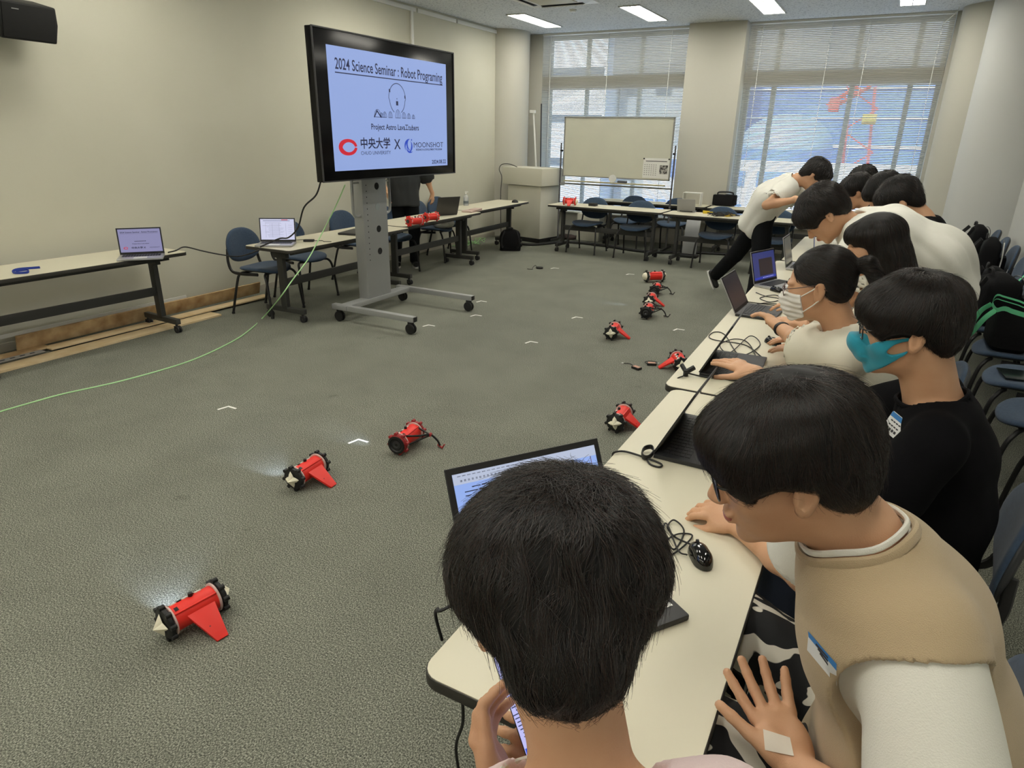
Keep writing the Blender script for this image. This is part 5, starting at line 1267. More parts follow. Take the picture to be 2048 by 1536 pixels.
# ---------------------------------------------------------------- people
def headframe(az, pitch, roll=0.0):
    """columns: the person's right, forward, up; pitch in degrees downwards; roll tilts the head to the person's right"""
    a, p = math.radians(az), math.radians(pitch)
    f = np.array([math.cos(a) * math.cos(p), math.sin(a) * math.cos(p), -math.sin(p)])
    u = np.array([math.cos(a) * math.sin(p), math.sin(a) * math.sin(p), math.cos(p)])
    r = np.cross(f, u); q = math.radians(roll)
    u2 = u * math.cos(q) + r * math.sin(q); r2 = np.cross(f, u2)
    return np.array([r2, f, u2]).T
class HF:
    def __init__(s, O, R, sc=1.0): s.O, s.R, s.s = np.asarray(O, float), R, sc
    def __call__(s, *p): return s.O + s.R @ (np.array(p, float) * s.s)
    def v(s, *p): return s.R @ np.array(p, float)
def head_prims(H, nb, fem=False, neck_r=0.056, lod=0):
    s = H.s; R = H.R; E = lambda c, r, k=0.015, op='u', rot=None: ell(H(*c), np.array(r) * s, R if rot is None else R @ rot, op, k * s)
    P = [E((0, -0.018, 0.038), (0.074, 0.094, 0.082)), E((0, 0.022, -0.02), (0.062, 0.070, 0.082), 0.03), E((0, 0.035, -0.072), (0.046, 0.046, 0.036), 0.025),
         E((0, 0.070, -0.098), (0.018, 0.016, 0.014), 0.02)]
    P += [cap(H(0, -0.03, -0.045), nb, neck_r * s, neck_r * s * 1.05, k=0.03 * s)]
    if lod < 2:
        for q in (-1, 1):
            P += [E((q * 0.040, 0.052, -0.025), (0.026, 0.026, 0.028), 0.02), E((q * 0.030, 0.078, 0.026), (0.026, 0.012, 0.009), 0.014),
                  E((q * 0.032, 0.103, 0.006), (0.020, 0.018, 0.012), 0.010, 's'), E((q * 0.031, 0.080, 0.004), (0.014, 0.0125, 0.011), 0.004),
                  E((q * 0.010, 0.099, -0.033), (0.0085, 0.010, 0.008), 0.006)]
        P += [cap(H(0, 0.086, 0.010), H(0, 0.108, -0.028), 0.0065 * s, 0.0105 * s, k=0.010 * s), E((0, 0.091, -0.057), (0.023, 0.010, 0.0065), 0.006), E((0, 0.089, -0.068), (0.019, 0.011, 0.0075), 0.005),
              E((0, 0.101, -0.0625), (0.022, 0.010, 0.0012), 0.002, 's')]
    for q in (-1, 1):
        rot = roty(q * 0.10) @ rotx(0.18) @ rotz(q * -0.35)
        P += [E((q * 0.080, -0.012, -0.008), (0.0085, 0.019, 0.032), 0.006, 'u', rot), E((q * 0.076, -0.004, -0.030), (0.007, 0.010, 0.012), 0.006)]
        if lod < 1: P += [E((q * 0.0885, -0.008, -0.004), (0.006, 0.0105, 0.021), 0.004, 's', rot), E((q * 0.083, -0.001, -0.010), (0.005, 0.006, 0.008), 0.004)]
    return P
def hand_prims(w, fd, pn, sideLR, curl=0.3, spread=0.10, thumb=(0.6, 0.75, 0.15), s=1.0, curls=None, tcurl=0.3):
    w = np.asarray(w, float); fd = nrm(fd); pn = nrm(np.asarray(pn, float) - np.dot(pn, fd) * fd)
    t = np.cross(fd, pn) * (1 if sideLR == 'R' else -1)
    P = [cap(w + fd * 0.012 * s, w + fd * 0.070 * s, 0.0150 * s, 0.0140 * s, t, 2.3, k=0.012), cap(w - fd * 0.02 * s, w + fd * 0.02 * s, 0.023 * s, 0.021 * s, t, 1.2, k=0.015)]
    P += [ell(w + fd * 0.035 * s + t * 0.022 * s + pn * 0.008 * s, np.array((0.018, 0.024, 0.014)) * s, np.array([t, fd, pn]).T, k=0.012), ell(w + fd * 0.035 * s - t * 0.022 * s + pn * 0.007 * s, np.array((0.014, 0.026, 0.011)) * s, np.array([t, fd, pn]).T, k=0.012)]
    curls = curls or [curl] * 4
    for (o, L, a, c) in zip((0.029, 0.010, -0.010, -0.029), (0.074, 0.082, 0.076, 0.060), (1.2, 0.35, -0.45, -1.3), curls):
        p = w + fd * (0.080 - 0.25 * abs(o)) * s + t * o * s; d = nrm(fd + t * spread * a); r0 = 0.0092 * s
        for i, fr in enumerate((0.44, 0.31, 0.25)):
            ang = c * (0.7, 1.0, 0.8)[i]
            d = nrm(d * math.cos(ang) + pn * math.sin(ang)); pn_ = nrm(pn - np.dot(pn, d) * d)
            q = p + d * L * fr * s; P.append(cap(p, q, r0, r0 * 0.92, k=0.004 if i else 0.008)); p = q; r0 *= 0.92
            pn2 = pn_
            if c != 0: pn_l = pn2
            # turn the bending plane with the finger
            d_prev = d
            if i < 2: pn_use = pn_
        # (bending uses the palm normal projected on each segment)
    b = w + fd * 0.022 * s + t * 0.026 * s + pn * 0.006 * s; d = nrm(t * thumb[0] + fd * thumb[1] + pn * thumb[2])
    q = b + d * 0.038 * s; P.append(cap(b, q, 0.0135 * s, 0.0105 * s, k=0.012)); d2 = nrm(d * math.cos(tcurl) + nrm(fd * 0.8 - t * 0.5 + pn * 0.3) * math.sin(tcurl))
    q2 = q + d2 * 0.032 * s; P.append(cap(q, q2, 0.0103 * s, 0.0092 * s, k=0.005)); q3 = q2 + d2 * 0.022 * s; P.append(cap(q2, q3, 0.0092 * s, 0.0078 * s, k=0.004))
    return P
def ik(a, c, L1, L2, pole):
    a, c = np.asarray(a, float), np.asarray(c, float); d = c - a; L = np.linalg.norm(d)
    if L > (L1 + L2) * 0.995: c = a + d / L * (L1 + L2) * 0.995; d = c - a; L = np.linalg.norm(d)
    x = (L1 * L1 - L2 * L2 + L * L) / (2 * L); h = math.sqrt(max(L1 * L1 - x * x, 1e-6)); dn = d / L
    p = np.asarray(pole, float); p = nrm(p - np.dot(p, dn) * dn)
    return a + dn * x + p * h, c
M_skin = mat('skin', (208, 165, 132), 0.5, spec=0.4, noise=(14, (200, 152, 118), 0.3), bump=(380, 0.12))
M_skin2 = mat('skin_hand', (218, 168, 138), 0.5, spec=0.4)
M_hair = mat('black_hair', (15, 13, 13), 0.42, spec=0.5)
def hairmat():
    m = M_hair; nt = m.node_tree; b = nt.nodes['Principled BSDF']; hi = nt.nodes.new('ShaderNodeHairInfo'); r = nt.nodes.new('ShaderNodeValToRGB')
    r.color_ramp.elements[0].color = lin((7, 6, 6)); r.color_ramp.elements[1].color = lin((60, 47, 42)); r.color_ramp.elements[0].position = 0.35; r.color_ramp.elements[1].position = 1.0
    nt.links.new(hi.outputs['Random'], r.inputs['Fac']); nt.links.new(r.outputs[0], b.inputs['Base Color'])
    b.inputs['Roughness'].default_value = 0.26; b.inputs['Specular IOR Level'].default_value = 0.65
hairmat()
M_hairc = mat('black_hair_base', (12, 11, 11), 0.6, spec=0.3)
M_eye = mat('eye_white', (222, 218, 212), 0.2); M_iris = mat('iris_dark', (24, 16, 12), 0.1); M_lip = mat('lip', (176, 106, 92), 0.5)
M_glf = mat('glasses_frame', (22, 20, 22), 0.25, spec=0.6)
HAIR = {
    'fluffy': dict(u=[((0, -0.012, 0.056), (0.108, 0.112, 0.090)), ((0.050, -0.022, 0.032), (0.060, 0.084, 0.064)), ((-0.050, -0.022, 0.032), (0.060, 0.084, 0.064)), ((0, -0.062, -0.016), (0.070, 0.048, 0.062)), ((0, -0.066, -0.062), (0.046, 0.030, 0.030)), ((0, 0.055, 0.070), (0.080, 0.050, 0.044))], s=[((0, 0.118, -0.035), (0.082, 0.072, 0.076)), ((0.108, -0.004, -0.042), (0.048, 0.050, 0.048)), ((-0.108, -0.004, -0.042), (0.048, 0.050, 0.048))]),
    'short': dict(u=[((0, -0.014, 0.048), (0.090, 0.110, 0.092)), ((0, -0.066, -0.012), (0.074, 0.046, 0.072)), ((0, 0.055, 0.070), (0.074, 0.046, 0.040))], s=[((0, 0.118, -0.030), (0.082, 0.072, 0.084)), ((0.095, 0.004, -0.030), (0.036, 0.032, 0.038)), ((-0.095, 0.004, -0.030), (0.036, 0.032, 0.038))]),
    'bowl': dict(u=[((0, -0.014, 0.050), (0.095, 0.114, 0.094)), ((0, -0.066, 0.000), (0.082, 0.052, 0.066)), ((0, 0.072, 0.056), (0.078, 0.044, 0.046)), ((0.066, 0.03, 0.034), (0.026, 0.055, 0.046)), ((-0.066, 0.03, 0.034), (0.026, 0.055, 0.046))], s=[((0, 0.128, -0.050), (0.094, 0.090, 0.086)), ((0.100, 0.024, -0.034), (0.044, 0.056, 0.048)), ((-0.100, 0.024, -0.034), (0.044, 0.056, 0.048)), ((0.098, -0.006, -0.036), (0.036, 0.034, 0.040)), ((-0.098, -0.006, -0.036), (0.036, 0.034, 0.040))]),
    'tied': dict(u=[((0, -0.022, 0.045), (0.081, 0.100, 0.084)), ((0, -0.055, -0.004), (0.072, 0.050, 0.062))], s=[((0, 0.130, 0.000), (0.098, 0.088, 0.100)), ((0.092, 0.014, -0.040), (0.036, 0.036, 0.046)), ((-0.092, 0.014, -0.040), (0.036, 0.036, 0.046))]),
    'long': dict(u=[((0, -0.018, 0.044), (0.088, 0.108, 0.088)), ((0, -0.060, -0.06), (0.088, 0.066, 0.13)), ((0, 0.062, 0.055), (0.070, 0.040, 0.042)), ((0.07, -0.025, -0.06), (0.028, 0.046, 0.13)), ((-0.07, -0.025, -0.06), (0.028, 0.046, 0.13))], s=[((0, 0.128, -0.052), (0.100, 0.098, 0.086))]),
}
def value_noise(P, fr, seed):
    R = np.random.default_rng(seed); K = R.normal(size=(4, 3)) * fr; ph = R.uniform(0, 6.28, (4, 3)); out = np.zeros((len(P), 3))
    for i in range(4):
        a = P @ K[i]
        out += np.sin(a[:, None] * (1 + 0.3 * i) + ph[i])
    return out / 2.5
def make_hair(H, style, parent, n=8000, h=0.006, length=0.055, seed=1, extra=None, crown=(0, -0.055, 0.128), r=0.00042, down=0.5, wild=1.0, puff=1.0, sub=None, steps=9):
    st = HAIR[style]; s = H.s
    prs = [ell(H(*c), np.array(rr) * s * puff, H.R, 'u', 0.03) for c, rr in st['u']] + (extra or []) + [ell(H(*c), np.array(rr) * s, H.R, 's', 0.010) for c, rr in st['s']] + (sub or [])
    R = np.random.default_rng(seed); cw = H(*crown)
    down_v = -H.R[:, 2]
    lump = wrinkle(0.0016, 60, seed)
    V, F = solid(prs, h, lump, 0.002)
    base = np.array(parent.location)
    me = D.meshes.new('hair'); me.from_pydata((V - base).tolist(), [], F.tolist()); me.polygons.foreach_set('use_smooth', [True] * len(F)); me.materials.append(M_hairc); me.update()
    o = D.objects.new('hair', me); COL.objects.link(o); o.parent = parent
    if n <= 0: return prs
    fc = V[F[:, 0]]; wt = 1.0 + 5.0 * np.exp(-(np.linalg.norm(fc - cw, axis=1) / (0.035 * s)) ** 2); wt /= wt.sum()
    q = F[R.choice(len(F), n, p=wt)]; w = R.dirichlet((1, 1, 1, 1), n)
    P = (V[q] * w[:, :, None]).sum(1)
    g = lambda X: combine(prs, X)
    def grad(X):
        e = 0.002; d0 = g(X); G = np.stack([g(X + np.eye(3)[i] * e) - d0 for i in range(3)], 1) / e
        return G / (np.linalg.norm(G, axis=1)[:, None] + 1e-9), d0
    pts = np.empty((n, steps, 3)); L = length * s * R.uniform(0.55, 1.15, n) / (steps - 1)
    clump = value_noise(P, 55, seed + 3); clump2 = value_noise(P, 150, seed + 5)
    lift = (0.0006 + 0.0016 * R.random(n) ** 2 + (0.0020 + 0.0022 * wild) * np.clip(clump[:, 0] * 0.5 + 0.5, 0, 1.3)) * s
    fly = R.random(n) < 0.025 * wild; lift[fly] += R.uniform(0.003, 0.010, fly.sum())
    X = P.copy()
    jit = R.normal(size=(n, 3)) * 0.18 * wild
    near = np.linalg.norm(P - cw, axis=1) < 0.05 * s
    jit[near] *= 3.0; lift[near] += 0.002 * wild
    for k in range(steps):
        G, d0 = grad(X)
        off = -0.003 + (k / (steps - 1)) * (0.003 + lift) if True else 0
        X = X - G * (d0 - off)[:, None]
        pts[:, k] = X
        v = (X - cw); v = v / (np.linalg.norm(v, axis=1)[:, None] + 1e-6) + down_v * down + 0.30 * clump * wild + 0.16 * clump2 + jit + 0.22 * wild * value_noise(X, 75, seed + 9)
        v = v - G * (v * G).sum(1)[:, None]; v /= np.linalg.norm(v, axis=1)[:, None] + 1e-9
        X = X + v * L[:, None]
    hc = D.hair_curves.new('hair_strands'); hc.add_curves([steps] * n)
    hc.attributes['position'].data.foreach_set('vector', (pts - base).astype(np.float32).ravel())
    ra = hc.attributes.get('radius') or hc.attributes.new('radius', 'FLOAT', 'POINT')
    prof = np.linspace(1, 0.25, steps)[None, :] * r * R.uniform(0.7, 1.3, (n, 1))
    ra.data.foreach_set('value', prof.astype(np.float32).ravel())
    hc.materials.append(M_hair)
    so = D.objects.new('hair_strands', hc); COL.objects.link(so); so.parent = o; so['kind'] = 'stuff'
    return prs
def eyes_and_brows(H, parent, look_down=True):
    b = np.array(parent.location)
    for q in (-1, 1):
        mb = MB(); mb.ell(H(q * 0.031, 0.0815, 0.0035) - b, np.array((0.0118, 0.0118, 0.0062)) * H.s, 0, 14, 8, H.R); e = part('eye', mb, M_eye, parent)
        mb = MB(); mb.ell(H(q * 0.031, 0.0895, 0.0025) - b, np.array((0.0058, 0.0042, 0.0050)) * H.s, 0, 10, 6, H.R); part('iris', mb, M_iris, e)
        P = spline([H(q * 0.014, 0.0935, 0.024) - b, H(q * 0.032, 0.0915, 0.031) - b, H(q * 0.050, 0.078, 0.026) - b], 10)
        mb = MB(); mb.tube(P, np.linspace(0.0028, 0.0015, len(P)) * H.s, 6, flat=0.6); part('eyebrow', mb, M_hairc, parent)
    mb = MB(); mb.ell(H(0, 0.0925, -0.0625) - b, np.array((0.020, 0.0088, 0.0100)) * H.s, 0, 14, 8, H.R); part('lips', mb, M_lip, parent)
def glasses(H, parent, m=None, r=0.0016, w=0.052, hgt=0.036, zc=0.004, label=None):
    b = np.array(parent.location); mb = MB(); s = H.s; m = m or M_glf
    for q in (-1, 1):
        ring = [(q * 0.0335 + x, 0.106 - abs(x + q * 0.0335) * 0.10, zc + y) for x, y in rrect(-w / 2, w / 2, -hgt / 2, hgt / 2, 0.013, 4)]
        mb.tube(np.array([H(*p) - b for p in ring]), r * s, 6, closed=True)
        mb.tube(spline([H(q * 0.060, 0.100, zc + 0.010) - b, H(q * 0.074, 0.085, zc + 0.010) - b, H(q * 0.082, 0.04, zc + 0.010) - b, H(q * 0.084, -0.005, zc + 0.010) - b, H(q * 0.080, -0.035, zc - 0.010) - b], 24), r * 1.25 * s, 6, flat=0.7)
    mb.tube(spline([H(-0.009, 0.104, zc + 0.006) - b, H(0, 0.108, zc + 0.009) - b, H(0.009, 0.104, zc + 0.006) - b], 8), r * s, 6)
    part('glasses', mb, m, parent, label=label)
def person(name_label, O, hf, pelvis, az, group=None, sc=1.0, s_head=1.0, hair=None, top=None, bottom=None, arms=None, legs='sit', hb=0.007, hcl=0.009, fem=False, lod=0, nb=None, sh=None, shw=0.165, chest_back=0.03, neck_r=0.056, shoes=None, skin=None, knees=None, ankles=None, feet=None, torso_w=1.42, poles=None, spine_bow=0.03, chest_r=0.105):
    """builds body, hair, clothes; returns a dict of frames"""
    O = np.asarray(O, float); pelvis = np.asarray(pelvis, float); H = HF(O, hf, s_head)
    a = math.radians(az); fw = np.array([math.cos(a), math.sin(a), 0]); rt = np.array([math.sin(a), -math.cos(a), 0])
    t = thing('person', name_label, 'person', (pelvis[0], pelvis[1], 0), 0, group)
    if nb is None: nb = H(0, -0.045, -0.135)
    nb = np.asarray(nb, float)
    sp = nrm(nb - pelvis)                     # spine direction upwards
    bk = nrm(np.cross(rt, sp)) * -1.0         # towards the back
    if np.dot(bk, fw) > 0: bk = -bk
    chest = nb - sp * 0.17 * sc + bk * chest_back; waist = pelvis + (nb - pelvis) * 0.33 + bk * spine_bow; upper = nb - sp * 0.075 * sc + bk * 0.02
    if sh is None: sh = {q: nb - sp * 0.065 * sc + rt * ((1 if q == 'R' else -1) * shw * sc) + bk * 0.01 for q in 'RL'}
    hipj = {q: pelvis + rt * ((1 if q == 'R' else -1) * 0.085 * sc) - np.array((0, 0, 0.02)) for q in 'RL'}
    K = {}; A = {}
    for q in 'RL':
        sg = 1 if q == 'R' else -1
        if knees: K[q] = np.asarray(knees[q], float)
        else: K[q] = hipj[q] + fw * 0.42 * sc + rt * sg * 0.05 + np.array((0, 0, 0.01))
        if ankles: A[q] = np.asarray(ankles[q], float)
        else: A[q] = np.array((K[q][0], K[q][1], 0.09)) - fw * 0.03
    body = head_prims(H, nb, fem, neck_r, lod)
    cr = chest_r * sc
    body += [cap(upper, chest, 0.070 * sc, 0.088 * sc, rt, torso_w, k=0.05), cap(chest, waist, 0.086 * sc, 0.078 * sc, rt, torso_w, k=0.06), cap(waist, pelvis, 0.080 * sc, 0.090 * sc, rt, torso_w, k=0.06),
             cap(sh['R'], sh['L'], 0.040 * sc, 0.040 * sc, k=0.05)]
    arm = {}
    for q in 'RL':
        spec = (arms or {}).get(q)
        if spec is None: spec = dict(w=sh[q] + fw * 0.25 - np.array((0, 0, 0.30)), f=fw, p=(0, 0, -1))
        sg = 1 if q == 'R' else -1
        L1, L2 = 0.275 * sc * spec.get('len', 1), 0.245 * sc * spec.get('len', 1)
        e, w = ik(sh[q], spec['w'], L1, L2, spec.get('pole', rt * sg * 0.5 + np.array((0, 0, -1)) - fw * 0.3))
        arm[q] = (e, w)
        body += [cap(sh[q], e, 0.046 * sc, 0.038 * sc, k=0.03), cap(e, e + (w - e) * 0.35, 0.038 * sc, 0.038 * sc, k=0.02), cap(e + (w - e) * 0.35, w, 0.037 * sc, 0.024 * sc, k=0.02)]
        hs = spec.get('hs', 1.0) * sc
        if spec.get('hand', True): body += hand_prims(w, spec.get('f', w - e), spec.get('p', (0, 0, -1)), q, spec.get('curl', 0.35), spec.get('spread', 0.08), spec.get('thumb', (0.6, 0.75, 0.15)), hs, spec.get('curls'), spec.get('tcurl', 0.3))
    for q in 'RL':
        body += [cap(hipj[q], K[q], 0.075 * sc, 0.055 * sc, k=0.04), cap(K[q], A[q], 0.050 * sc, 0.034 * sc, k=0.02)]
    b = solid_part('body', body, hb, skin or M_skin, t)
    # clothes
    if top:
        for spec in (top if isinstance(top, list) else [top]):
            inf = spec.get('inflate', 0.012); T = []; SL = {q: spec.get('sleeve' + q, spec.get('sleeve', 0.7)) for q in 'RL'}
            low = spec.get('hem', 0.0)
            hem = pelvis - sp * low
            T += [cap(upper, chest, 0.070 * sc + inf, 0.088 * sc + inf * 1.3, rt, torso_w, k=0.05), cap(chest, waist, 0.088 * sc + inf * 1.4, 0.084 * sc + inf * 1.8, rt, torso_w, k=0.06), cap(waist, hem, 0.086 * sc + inf * 1.8, 0.094 * sc + inf * 1.6, rt, torso_w, k=0.06),
                  cap(sh['R'], sh['L'], 0.042 * sc + inf, 0.042 * sc + inf, k=0.06), cap(nb - sp * 0.03, upper, 0.060 * sc, 0.07 * sc, rt, 1.1, k=0.06)]
            for q in 'RL':
                e, w = arm[q]; sl = SL[q]; e2 = sh[q] + (e - sh[q]) * min(sl, 1.0); lo_ = spec.get('loose', 0.014)
                T.append(cap(sh[q], e2, 0.048 * sc + inf + spec.get('r0', 0), 0.046 * sc + inf + lo_, k=0.03))
                if sl > 1: T.append(cap(e, e + (w - e) * (sl - 1), 0.044 * sc + inf, 0.036 * sc + inf, k=0.02))
            for q in 'RL':
                e, w = arm[q]; sl = SL[q]; e2 = sh[q] + (e - sh[q]) * min(sl, 1.0)
                ax = nrm(e2 - sh[q]) if sl <= 1 else nrm(w - e); end = e2 if sl <= 1 else e + (w - e) * (sl - 1)
                rr = 0.046 * sc + inf + (0.014 if sl <= 1 else -0.004)
                # the sleeve ends in a clean opening
                if spec.get('hollow', True): T.append(cap(end + ax * 0.012, end + ax * 0.10, rr + 0.02, rr + 0.03, op='s', k=0.003))
                if spec.get('hollow', True): T.append(cap(end - ax * 0.02, end + ax * 0.05, rr - 0.014, rr - 0.010, op='s', k=0.003))
            nr = spec.get('neck', 0.066) * s_head
            nup = nrm(sp + nrm(O - nb) * 0.8)
            T.append(cap(nb - nup * spec.get('dip', 0.022), nb + nup * 0.14, nr, nr + 0.012, rt, 1.12, op='s', k=0.006))
            if spec.get('cut', True): T.append(half(hem - sp * spec.get('tail', 0.03), -sp, 0.006))
            if spec.get('armhole'):
                for q in 'RL':
                    e, w = arm[q]; c0 = sh[q] + (e - sh[q]) * spec['armhole']; T.append(cap(c0 + nrm(e - sh[q]) * 0.125, e + (e - sh[q]) * 0.3, 0.13, 0.14, op='s', k=0.008))
            solid_part(spec.get('name', 'shirt'), T, spec.get('h', hcl), spec['mat'], t, spec.get('label'), wrinkle(spec.get('wr', 0.004), 13, spec.get('seed', 1), sp), 0.006)
            if spec.get('collar'):
                u = nrm(np.cross(rt, nup)); c0 = nb + nup * spec.get('collar_up', 0.012); n = 40
                pts = [c0 + rt * (nr * 1.20 * math.cos(x)) + u * (nr * 1.05 * math.sin(x)) + nup * spec.get('cw', 0.0) * math.sin(x) for x in np.linspace(0, 2 * PI, n + 1)[:-1]]
                pts = [p + np.array((0, 0, 0.003 * math.sin(7 * i))) for i, p in enumerate(pts)]
                part('collar', MB().tube(np.array(pts) - np.array(t.location), spec.get('collar_r', 0.008), 8, closed=True, flat=0.7), spec.get('collar_mat', spec['mat']), t)
    if bottom:
        inf = bottom.get('inflate', 0.012); Bt = [cap(pelvis + sp * 0.05, pelvis, 0.082 * sc + inf, 0.094 * sc + inf, rt, torso_w, k=0.05)]
        for q in 'RL':
            Bt += [cap(hipj[q], K[q], 0.078 * sc + inf, 0.058 * sc + inf, k=0.04), cap(K[q], A[q] + np.array((0, 0, 0.0)), 0.054 * sc + inf, 0.042 * sc + inf, k=0.02)]
        for q in 'RL': Bt.append(half(A[q] - nrm(A[q] - K[q]) * 0.0, np.array((0, 0, 1.0)), op='i') if False else cap(A[q] + nrm(A[q] - K[q]) * 0.055, A[q] + nrm(A[q] - K[q]) * 0.12, 0.06, 0.08, op='s', k=0.003))
        solid_part('trousers', Bt, bottom.get('h', hcl * 1.1), bottom['mat'], t, bottom.get('label'), wrinkle(0.004, 14, 5), 0.005)
    if shoes is not False:
        for q in 'RL':
            fd = (feet or {}).get(q, fw); fd = nrm(fd); sd = nrm(np.cross(fd, (0, 0, 1.0))) if abs(fd[2]) < 0.9 else rt; upv = nrm(np.cross(sd, fd))
            c = A[q] - upv * 0.045
            S = [cap(c - fd * 0.04, c + fd * 0.13, 0.036, 0.030, sd, 1.25, k=0.02), cap(c + upv * 0.03 - fd * 0.03, c + upv * 0.02 + fd * 0.02, 0.036, 0.036, k=0.03), half(c - upv * 0.045, -upv, 0.004)]
            so = solid_part('shoe', S, 0.009, (shoes or {}).get('mat', M_mblack), t)
            mb = MB(); P_ = [c - fd * 0.075, c - fd * 0.02, c + fd * 0.05, c + fd * 0.11, c + fd * 0.165]; b0 = np.array(t.location); V = []
            for i, (p, wd) in enumerate(zip(P_, (0.028, 0.038, 0.040, 0.042, 0.018))):
                for (x, z) in ((-wd, -0.045), (wd, -0.045), (wd, -0.030), (-wd, -0.030)): V.append(p + sd * x + upv * z - b0)
            F = [(i * 4 + j, i * 4 + (j + 1) % 4, i * 4 + 4 + (j + 1) % 4, i * 4 + 4 + j) for i in range(4) for j in range(4)] + [(3, 2, 1, 0), (16, 17, 18, 19)]
            mb.add(V, F); part('sole', mb, (shoes or {}).get('sole', M_paper), so, bevel=0.003)
    res = dict(t=t, H=H, nb=nb, sh=sh, arm=arm, sp=sp, rt=rt, fw=fw, bk=bk, chest=chest, waist=waist, body=b, pelvis=pelvis, K=K)
    if hair: res['hair'] = make_hair(H, hair.pop('style'), t, **hair)
    return res
# ---------------------------------------------------------------- the people
M_tee = mat('cream_tshirt', (222, 218, 202), 0.9, bump=(420, 0.25)); M_tee2 = mat('white_tshirt', (226, 225, 216), 0.9, bump=(420, 0.25)); M_teeb = mat('black_tshirt', (15, 15, 18), 0.9, spec=0.1, bump=(420, 0.2))
M_vest = mat('beige_knit', (184, 164, 132), 0.92, sheen=0.2, bump=(700, 0.45)); M_pink = mat('pale_pink_shirt', (226, 206, 206), 0.9, bump=(420, 0.25)); M_shirtd = mat('dark_green_black_shirt', (34, 37, 38), 0.9, bump=(300, 0.3))
M_jean = mat('dark_denim', (34, 42, 60), 0.9, bump=(500, 0.3)); M_troub = mat('black_trousers', (24, 25, 27), 0.9, spec=0.1, bump=(300, 0.2)); M_fuzz = mat('white_fluffy_knit', (224, 218, 204), 0.95, bump=(90, 1.0)); M_gcol = mat('dark_green_collar', (32, 58, 50), 0.8)
def zebra():
    m = D.materials.new('black_white_print'); m.use_nodes = True; nt = m.node_tree; b = nt.nodes['Principled BSDF']; N = nt.nodes.new
    tc = N('ShaderNodeTexCoord'); mp = N('ShaderNodeMapping'); mp.inputs['Scale'].default_value = (1.0, 2.3, 1.0); n = N('ShaderNodeTexNoise'); n.inputs['Scale'].default_value = 12.5; n.inputs['Detail'].default_value = 0.4; n.inputs['Distortion'].default_value = 0.8
    r = N('ShaderNodeValToRGB'); r.color_ramp.interpolation = 'LINEAR'; r.color_ramp.elements[0].position = 0.560; r.color_ramp.elements[1].position = 0.572; r.color_ramp.elements[0].color = lin((16, 18, 22)); r.color_ramp.elements[1].color = lin((216, 212, 200))
    nt.links.new(tc.outputs['Object'], mp.inputs[0]); nt.links.new(mp.outputs[0], n.inputs['Vector']); nt.links.new(n.outputs['Fac'], r.inputs['Fac']); nt.links.new(r.outputs[0], b.inputs['Base Color']); b.inputs['Roughness'].default_value = 0.85
    return m
M_zebra = zebra()
def V3(*a): return np.array(a, float)
# --- boy seen from behind, with a phone
h1 = headframe(123, 38, 0)
O1 = at_d(1113, 1212, 0.76); nb1 = at_d(1168, 1552, 0.73)
pd = at_d(1053, 1512, 1.00); pu = at_d(988, 1318, 1.07)
w1 = at_d(1000, 1590, 0.95)
p1 = person('person seen from behind with fluffy black hair, holding a phone at the near table end', O1, h1, V3(-0.06, 0.20, 0.56), 112, sc=1.08, s_head=1.09, nb=nb1, sh={'R': at_d(1445, 1655, 0.70), 'L': at_d(895, 1690, 0.75)}, hb=0.0045, hcl=0.009, shw=0.17, neck_r=0.050, spine_bow=0.06,
            hair=dict(style='fluffy', n=32000, h=0.006, length=0.060, seed=3, crown=(0.012, -0.070, 0.110), r=0.00036, wild=1.7, puff=1.0, down=0.5), lod=0,
            top=dict(mat=M_pink, sleeve=0.75, inflate=0.012, neck=0.072, dip=0.026, collar=True, collar_r=0.006, collar_up=-0.01, collar_mat=M_tee2), bottom=dict(mat=M_troub),
            arms={'L': dict(w=w1, f=nrm(pu - pd), p=nrm(at_d(1100, 1440, 0.98) - at_d(1010, 1440, 1.0)), curls=[0.75, 0.8, 0.85, 0.9], thumb=(0.15, 1.0, 0.25), tcurl=0.1, hs=0.98),
                  'R': dict(w=at_d(1175, 1530, 1.02), f=nrm(at_d(1085, 1480, 1.02) - at_d(1175, 1530, 1.02)), p=nrm(CF * 0.6 + CU * -0.4), curls=[0.8] * 4, thumb=(0.45, 0.9, 0.0), tcurl=0.1)})
ux = nrm(pu - pd); rx = nrm(np.cross(ux, CF) * -1); rx = nrm(np.cross(nrm(CF * 0.75 + CR * 0.55), ux)); rx = rx if rx @ CR > 0 else -rx
nn = np.cross(rx, ux); nn = nn if nn @ CF < 0 else -nn
pc = (pd + pu) / 2 + rx * 0.036
ph = thing('smartphone', 'smartphone with a bright white page, held by the person seen from behind', 'phone', tuple(pc))
Mp = frame4((0, 0, 0), rx, ux, nn)
mb = MB(); mb.M = Mp; mb.prism(rrect(-0.038, 0.038, -0.082, 0.082, 0.010), 0.008, M=frame4((0, 0, -0.008), (1, 0, 0), (0, 1, 0), (0, 0, 1))); part('phone_body', mb, M_mblack, ph, bevel=0.001)
mb = MB(); mb.M = Mp; mb.prism(rrect(-0.035, 0.035, -0.078, 0.078, 0.008), 0.0006, M=frame4((0, 0, 0.0001), (1, 0, 0), (0, 1, 0), (0, 0, 1))); sc_ = part('screen', mb, mat('phone_white', (20, 20, 22), 0.3, emit=((196, 196, 250), 0.95)), ph, smooth=False)
R_ = random.Random(8); rects = []
for k in range(18): rects.append((-0.008 + R_.uniform(-0.004, 0.004), 0.045 - k * 0.0055, R_.uniform(0.03, 0.05), 0.0016))
